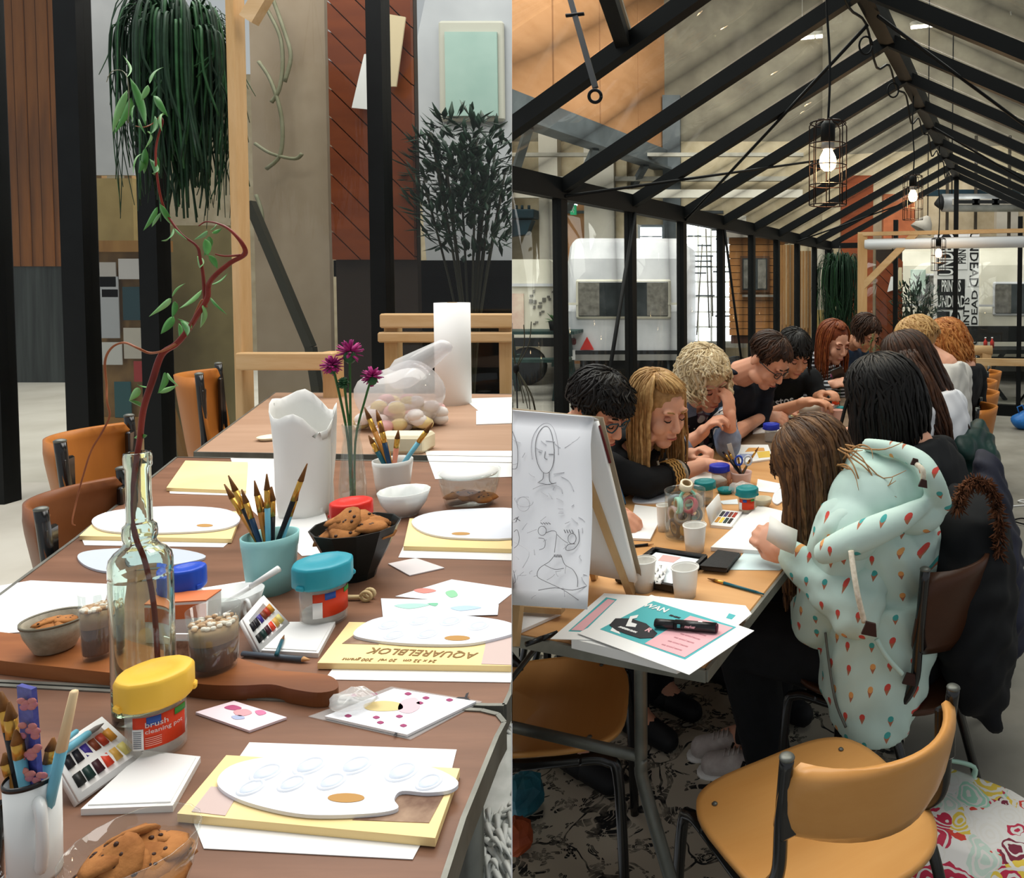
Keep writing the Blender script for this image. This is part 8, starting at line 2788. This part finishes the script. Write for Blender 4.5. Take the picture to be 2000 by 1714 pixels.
# second pad with palette and print
lsheet('paper_sheet', 'white sheet in front of the yellow pad on the middle table', 'paper', [(655, 1298), (1010, 1303), (1010, 1332), (634, 1326)], .0004, .0008, PWH, 'white sheets in the left room')
pd2 = lsheet('watercolour_pad', 'yellow watercolour pad with upside down lettering on the middle table', 'pad', [(682, 1214), (1010, 1222), (1010, 1300), (620, 1294)], .0014, .009, YPAD, 'yellow watercolour pads')
lprint(pd2, [(690, 1240), (722, 1246), (740, 1258), (668, 1256)], .0106, BRP, 'flower_print')
lprint(pd2, [(952, 1240), (1010, 1240), (1010, 1298), (940, 1296)], .0106, LIL)
a, b = PZ(905, 1278, TL + .011), PZ(745, 1270, TL + .011)
d = (b - a).normalized()
M = Matrix.Translation((a + b) / 2 - pd2.location) @ Matrix.Rotation(math.atan2(d.y, d.x), 4, 'Z')
text_mb('AQUARELBLOK', .024, .0002, .0002, None, M).build('lettering', mat('ink_brown', '8a6a3a'), pd2, flip=None)
a, b = PZ(880, 1291, TL + .011), PZ(640, 1286, TL + .011)
M = Matrix.Translation((a + b) / 2 - pd2.location) @ Matrix.Rotation(math.atan2((b - a).y, (b - a).x), 4, 'Z')
text_mb('24 x 32 cm   20 vel   200 grams', .011, .0002, 0, None, M).build('lettering', mat('ink_brown', '8a6a3a'), pd2, flip=None)
palette('white oval palette on the yellow pad of the middle table', [(690, 1236), (728, 1209), (800, 1199), (900, 1201), (985, 1212), (1015, 1230), (960, 1248), (900, 1257), (800, 1256), (722, 1248)], (893, 1246, 25, 5), TL + .0112, PALW, 'L', .004, 'oval palettes in the left room', [(760, 1220, 20), (820, 1212, 20), (880, 1213, 20), (935, 1222, 20), (770, 1240, 20), (835, 1238, 20)])
for pts, nm, lb in (([(772, 1164), (882, 1131), (1010, 1150), (970, 1182)], 'a', 'loose watercolour sketch with red and green spots, the upper one'), ([(744, 1168), (905, 1172), (974, 1180), (972, 1200), (748, 1206)], 'b', 'loose watercolour sketch with pale green washes, the lower one')):
 o = lsheet('watercolour_sketch', lb, 'painting', pts, .0004 if nm == 'a' else .0014, .0007, mat('sketch_paper', 'e6eaf0', rough=.6), 'watercolour sketches')
 for pp, c in (([(808, 1152), (830, 1148), (852, 1153), (828, 1158)], 'd98a80'), ([(870, 1156), (886, 1152), (894, 1162), (880, 1166)], '8fc9a0')) if nm == 'a' else (([(770, 1182), (800, 1178), (840, 1180), (800, 1188)], 'a9d8c8'), ([(880, 1186), (910, 1182), (940, 1186), (900, 1192)], 'b4cde0'), ([(835, 1178), (855, 1177), (850, 1183)], '7fc0a0')):
  lprint(o, curve_px(pp), .0013 if nm == 'a' else .0023, mat('wash_' + c, c, rough=.7), 'wash')
lsheet('greeting_card', 'small pale card lying before the black bowl', 'card', [(758, 1100), (812, 1089), (868, 1108), (800, 1123)], .0004, .002, mat('card_grey_pink', 'd9d2d2', rough=.5))
p, kx, ky = pk(702, 1172, TL)
t = thing('wooden_clip', 'small gold wooden bow clip beside the teal lidded jar', 'clip', p)
GOLD = mat('pale_gold', 'd9c49a', 'b99a62', 20, rough=.4)
MB().tube([(-.022, 0, .006), (.004, 0, .006)], .004, 8).build('shank', GOLD, t)
for s in (-1, 1):
 MB().tube([(.006 + .009 * (1 - math.cos(a)), s * .006 + 0, .010 + .008 * math.sin(a)) for a in [i * PI / 6 for i in range(13)]], .003, 6).build('loop', GOLD, t)
# teal lidded jar, turquoise cup, black bowl
pj = PZ(632, 1212, TL)
brush_jar('jar with a teal lid and small red label in front of the black bowl', 633, 1090, 1212, 122, TL, mat('lid_teal_bright', '2b94a6', rough=.4), True, face=face_of(pj) + .5, lid_f=.34, wob=.03, group='lidded brush jars in the left room', liquid=mat('milky_water', 'c9c5c2', rough=.2))
TUR = mat('turquoise_cup', '9fd6d6', '90caca', 5, rough=.35)
t, p, r, h = brush_cup('faceted turquoise cup full of paint brushes', 530, 1040, 1152, 118, TL, TUR, facets=8)
base = p + Vector((0, 0, .01))
for k, (px, py, hm, lb) in enumerate(((446, 928, BLKH, 'black and gold brush leaning far left in the turquoise cup'), (438, 945, ORAH, 'orange brush tip leaning left in the turquoise cup'), (472, 955, NAVH, 'navy brush third from the left in the turquoise cup'), (497, 938, ORAH, 'orange brush upright in the turquoise cup'), (508, 965, mat('pink_handle', 'd98a70', rough=.4), 'salmon pink brush in the turquoise cup'), (521, 925, BLUEH, 'thin pale blue brush in the middle of the turquoise cup'), (530, 950, BLKH, 'thick black brush in the middle of the turquoise cup'), (585, 950, BLUEH, 'thin pale blue brush leaning right in the turquoise cup'), (600, 905, BLKH, 'dark green brush leaning furthest right in the turquoise cup'), (518, 975, NAVH, 'short navy brush at the front of the turquoise cup'))):
 dy = .012 * math.sin(k * 2.1)
 tp_ = P(px, py, p.y + dy)
 a = base + Vector(((tp_.x - base.x) * -.2, dy * .4, 0))
 brush(lb, a, tp_, hm, .0042 if k != 6 else .006, 'brushes in the turquoise cup', None)
p, kx, ky = pk(697, 1126, TL)
r, h = 92 * kx, 104 * ky
t = thing('black_bowl', 'black faceted bowl heaped with cookies', 'bowl', p)
MB().lathe([(0, 0), (r * .42, 0), (r * .46, h * .12), (r * .72, h * .52), (r * .76, h * .58), (r, h), (r * .96, h), (r * .68, h * .55), (r * .4, .01), (0, .01)], 12, smooth=False).build('body', mat('black_glaze', '0f1413', '161c1a', 8, rough=.35), t)
cookies(p + Vector((0, 0, h * .86)), r * .9, 11, r * .40, 'cookies in the black bowl', 'chocolate chip cookie heaped in the black bowl', 31, 0, 3)
brush_jar('jar with a red lid standing behind the black bowl', 688, 975, 1072, 86, TL, REDL, group='lidded brush jars in the left room', lid_f=.32)
p, kx, ky = pk(790, 1004, TL)
r, h = 53 * kx, 48 * ky
t = thing('white_bowl', 'small white bowl right of the red lidded jar', 'bowl', p)
MB().lathe([(0, 0), (r * .5, 0), (r * .85, h * .5), (r, h), (r * .95, h), (r * .8, h * .5), (r * .48, .008), (0, .008)], 32, wob=lambda a, z: 1 + .02 * math.cos(12 * a)).build('body', ENA, t)
MB().lathe([(r * .46, 0), (r * .52, 0), (r * .54, .006), (r * .46, .006)], 24).build('foot_ring', ENA, t)
p, kx, ky = pk(918, 984, TL)
r, h = 63 * kx, 66 * ky
t = thing('glass_bowl', 'clear glass bowl with a few cookies at the right edge', 'bowl', p)
MB().lathe([(0, 0), (r * .75, 0), (r * .9, h * .5), (r, h), (r * .95, h), (r * .86, h * .5), (r * .7, .008), (0, .008)], 32).build('body', CLR, t)
cookies(p + Vector((0, 0, h * .22)), r * .8, 5, r * .42, 'cookies in the clear glass bowl', 'cookie lying in the clear glass bowl at the right edge', 41, 0, 1, .4)
MB().lathe([(0, h * .9), (r * .88, h * .9), (r * .92, h * .98), (0, h * .98)], 28).build('napkin', PWH, t)
# third, fourth and fifth pads
for k, (py_, pw, pl, lb) in enumerate((([(800, 1012), (1015, 1008), (1015, 1072), (788, 1066)], [(788, 1066), (1015, 1072), (1015, 1094), (778, 1088)], [(804, 1018), (838, 1001), (920, 993), (1015, 996), (1015, 1046), (900, 1050), (832, 1040)], 'at the right edge behind the watercolour sketches'),
         ([(205, 1000), (472, 998), (452, 1052), (155, 1046)], [(158, 1048), (452, 1054), (436, 1068), (165, 1064)], [(180, 1014), (225, 996), (330, 988), (430, 992), (468, 1008), (455, 1026), (400, 1036), (280, 1040), (200, 1034)], 'behind the bottle on the left side'),
         ([(362, 899), (484, 902), (480, 958), (325, 952)], [(330, 953), (480, 959), (476, 968), (332, 963)], None, 'farthest back on the left side'))):
 lsheet('paper_sheet', 'white sheet under the yellow pad ' + lb, 'paper', pw, .0004, .0008, PWH, 'white sheets in the left room')
 lsheet('watercolour_pad', 'yellow watercolour pad ' + lb, 'pad', py_, .0014, .009, YPAD, 'yellow watercolour pads')
 if pl:
  palette('white oval palette on the pad ' + lb, pl, (900, 1042, 18, 3) if k == 0 else (400, 1026, 16, 3), TL + .0112, PALW, 'L', .004, 'oval palettes in the left room')
palette('pale grey palette lying before the bottle shoulder on the left', [(152, 1083), (200, 1072), (330, 1070), (402, 1085), (352, 1100), (232, 1116), (172, 1106)], (230, 1098, 14, 3), TL + .0005, mat('palette_greyblue', 'c9d2de', rough=.3), 'L', .004, 'oval palettes in the left room')
lsheet('paper_sheet', 'white sheet at the left edge behind the stoneware bowl', 'paper', [(-40, 1150), (60, 1133), (215, 1140), (190, 1222), (-40, 1240)], .0004, .001, PWH2, 'white sheets in the left room')
lsheet('paper_sheet', 'white sheet lying under the brushes of the turquoise cup', 'paper', [(450, 893), (602, 898), (660, 1080), (590, 1085), (480, 985)], .0004, .001, PWH, 'white sheets in the left room')
lsheet('paper_sheet', 'white sheet behind the clear glass bowl at the right', 'paper', [(830, 880), (1015, 880), (1015, 930), (850, 935)], .0004, .001, PWH, 'white sheets in the left room')
lsheet('paper_sheet', 'white sheet lying behind the dessert glass', 'paper', [(380, 1150), (520, 1128), (560, 1150), (480, 1180), (390, 1180)], .0004, .001, PWH, 'white sheets in the left room')
# paper bag, white cup with brushes, vase with flowers
p, kx, ky = pk(598, 1000, TL)
r = 65 * kx
h = 245 * ky
t = thing('paper_bag', 'tall white paper bag with a torn open top', 'bag', p)
q = random.Random(9)
rows = []
for i in range(11):
 f = i / 10
 row = []
 for j in range(25):
  a = 2 * PI * j / 24
  rr = r * (.82 + .18 * f + .03 * math.sin(5 * a + 7 * f) + .02 * math.sin(11 * a - 9 * f))
  zz = h * f * (.84 + (.13 * math.cos(a - 2.6) ** 3 + .05 * math.sin(4 * a)) * (f > .85))
  row.append(Vector((rr * math.cos(a), rr * math.sin(a), zz)))
 rows.append(row)
MB().grid(rows, thick=-.0012).build('body', mat('bag_white', 'eeeeea', rough=.6), t)
MB().prism([(r * .8 * math.cos(a * PI / 12), r * .8 * math.sin(a * PI / 12)) for a in range(24)], 0, .003).build('base', PWH, t)
t, p, r, h = brush_cup('white cup with paint brushes behind the white bowl', 768, 896, 960, 82, TL, ENA)
base = p + Vector((0, 0, .01))
for k, (px, py, hm, lb) in enumerate(((712, 795, ORAH, 'ochre brush leaning left in the white cup'), (735, 800, mat('ochre_handle', 'c98f2a', rough=.4), 'bright ochre brush in the white cup'), (742, 825, NAVH, 'thick navy brush in the white cup'), (778, 840, mat('pink_handle', 'd98a70', rough=.4), 'salmon brush upright in the white cup'), (845, 825, BLUEH, 'pale blue brush leaning far right in the white cup'), (720, 850, TEALH, 'dark teal brush low at the left in the white cup'))):
 tp_ = P(px, py, p.y + .02 * math.sin(k * 2))
 a = base + Vector(((tp_.x - base.x) * -.2, 0, 0))
 brush(lb, a, tp_, hm, .006, 'brushes in the white cup', None)
p, kx, ky = pk(690, 1000, TL)
t = thing('glass_vase', 'slim clear glass vase holding magenta flowers', 'vase', p)
r, h = 27 * kx, 175 * ky
MB().lathe([(0, 0), (r, 0), (r * 1.05, h * .3), (r * .75, h * .75), (r * .6, h * .85), (r * .75, h), (r * .68, h), (r * .5, h * .85), (r * .65, h * .75), (r * .95, h * .3), (r * .9, .008), (0, .008)], 28).build('body', CLR, t)
MAG = mat('magenta_petal', 'b02a78', '8a1f66', 40, rough=.6)
for k, (px, py, rr) in enumerate(((648, 713, 24), (683, 688, 30), (727, 735, 24), (672, 748, 14))):
 c = P(px, py, p.y + .02 * math.sin(k))
 t = thing('magenta_flower', ['magenta flower at the left in the vase', 'largest magenta flower at the top of the vase', 'magenta flower drooping right in the vase', 'green magenta bud low in the vase'][k], 'flower', p, 0, 'magenta flowers in the vase')
 e = c - p
 MB().tube(curve_pts([Vector((e.x * .1, 0, .01)), Vector((e.x * .2, 0, h * .8)), Vector((e.x * .7, e.y * .6, e.z * .85)), e], 5), .0028, 6).build('stem', LEAFG, t)
 R0 = rr * kx
 q = random.Random(k)
 fl_ = MB()
 for i in range(46):
  d = (Vector((q.gauss(0, 1), q.gauss(0, 1), q.gauss(.35, .8)))).normalized()
  fl_.tube([e, e + d * R0 * .6, e + d * R0], [.003, .005, .0025], 4, flat=.4)
 fl_.build('petals', MAG if k < 3 else FERN2, t)
 MB().ell(e - Vector((0, 0, R0 * .35)), (R0 * .45, R0 * .45, R0 * .5)).build('calyx', FERN2, t)
# far table: paper roll, candy bag, papers
p, kx, ky = pk(886, 788, TL)
r, h = 36 * kx, 198 * ky
t = thing('paper_roll', 'white kitchen paper roll standing on the far table', 'paper roll', p)
MB().lathe([(r * .25, 0), (r, 0), (r, h), (r * .25, h), (r * .25, 0)], 32).build('paper', PWH, t)
MB().lathe([(r * .22, 0), (r * .27, 0), (r * .27, h + .002), (r * .22, h + .002), (r * .22, 0)], 20).build('core', mat('card_core', 'a58a62'), t)
p, kx, ky = pk(785, 835, TL)
t = thing('candy_bag', 'bulging clear plastic bag of pink and white sweets', 'bag', p)
o = MB()
o.ell((0, 0, 62 * ky), (92 * kx, 80 * kx, 66 * ky), nu=22, nv=14)
o.cap((.02, 0, 110 * ky), (.17, .02, 165 * ky), .07, .03, 12)
o.v = [(x * (1 + .06 * math.sin(25 * z + 18 * x)), y, max(0, z * (1 + .06 * math.sin(22 * x + 15 * y)))) for x, y, z in o.v]
o.build('film', glass('bag_film', (.93, .92, .95), .6, .38), t)
q = random.Random(4)
sw_ = MB()
for i in range(70):
 d = Vector((q.gauss(0, .5), q.gauss(0, .5), 0))
 if d.length > .9:
  d.normalize()
 sw_.ell((d.x * 80 * kx, d.y * 66 * kx, q.uniform(12, 62) * ky * (1.1 - d.length * .5)), (.032, .028, .024), nu=8, nv=6, mi=q.randrange(3))
o = sw_.build('sweets', (mat('sweet_pink', 'e8b4b0'), mat('sweet_white', 'efe9e4'), mat('sweet_yellow', 'e8d49a')), t)
o['kind'] = 'stuff'
lsheet('paper_sheet', 'white sheet right of the paper roll on the far table', 'paper', [(905, 778), (1015, 775), (1015, 800), (940, 806)], .0004, .002, PWH, 'white sheets in the left room')
lsheet('paper_sheet', 'stack of white sheets at the right end of the far table', 'paper', [(930, 802), (1015, 800), (1015, 825), (930, 828)], .0004, .004, PWH, 'white sheets in the left room')
p, kx, ky = pk(530, 858, TL)
o = MB().lathe([(0, 0), (22 * kx, 0), (30 * kx, .012), (28 * kx, .012), (20 * kx, .004), (0, .004)], 28).build('cream_dish', mat('cream_dish', 'e9dfc0', rough=.4), None, p)
tag(o, 'small cream dish left of the paper bag on the far table', 'dish')
p, kx, ky = pk(790, 880, TL)
o = MB().box((0, 0, .03), (.17, .10, .06), bev=.01).build('cream_box', mat('cream_dish', 'e9dfc0', rough=.4), None, p)
tag(o, 'cream coloured box behind the brushes of the white cup', 'box')
drop_empty()
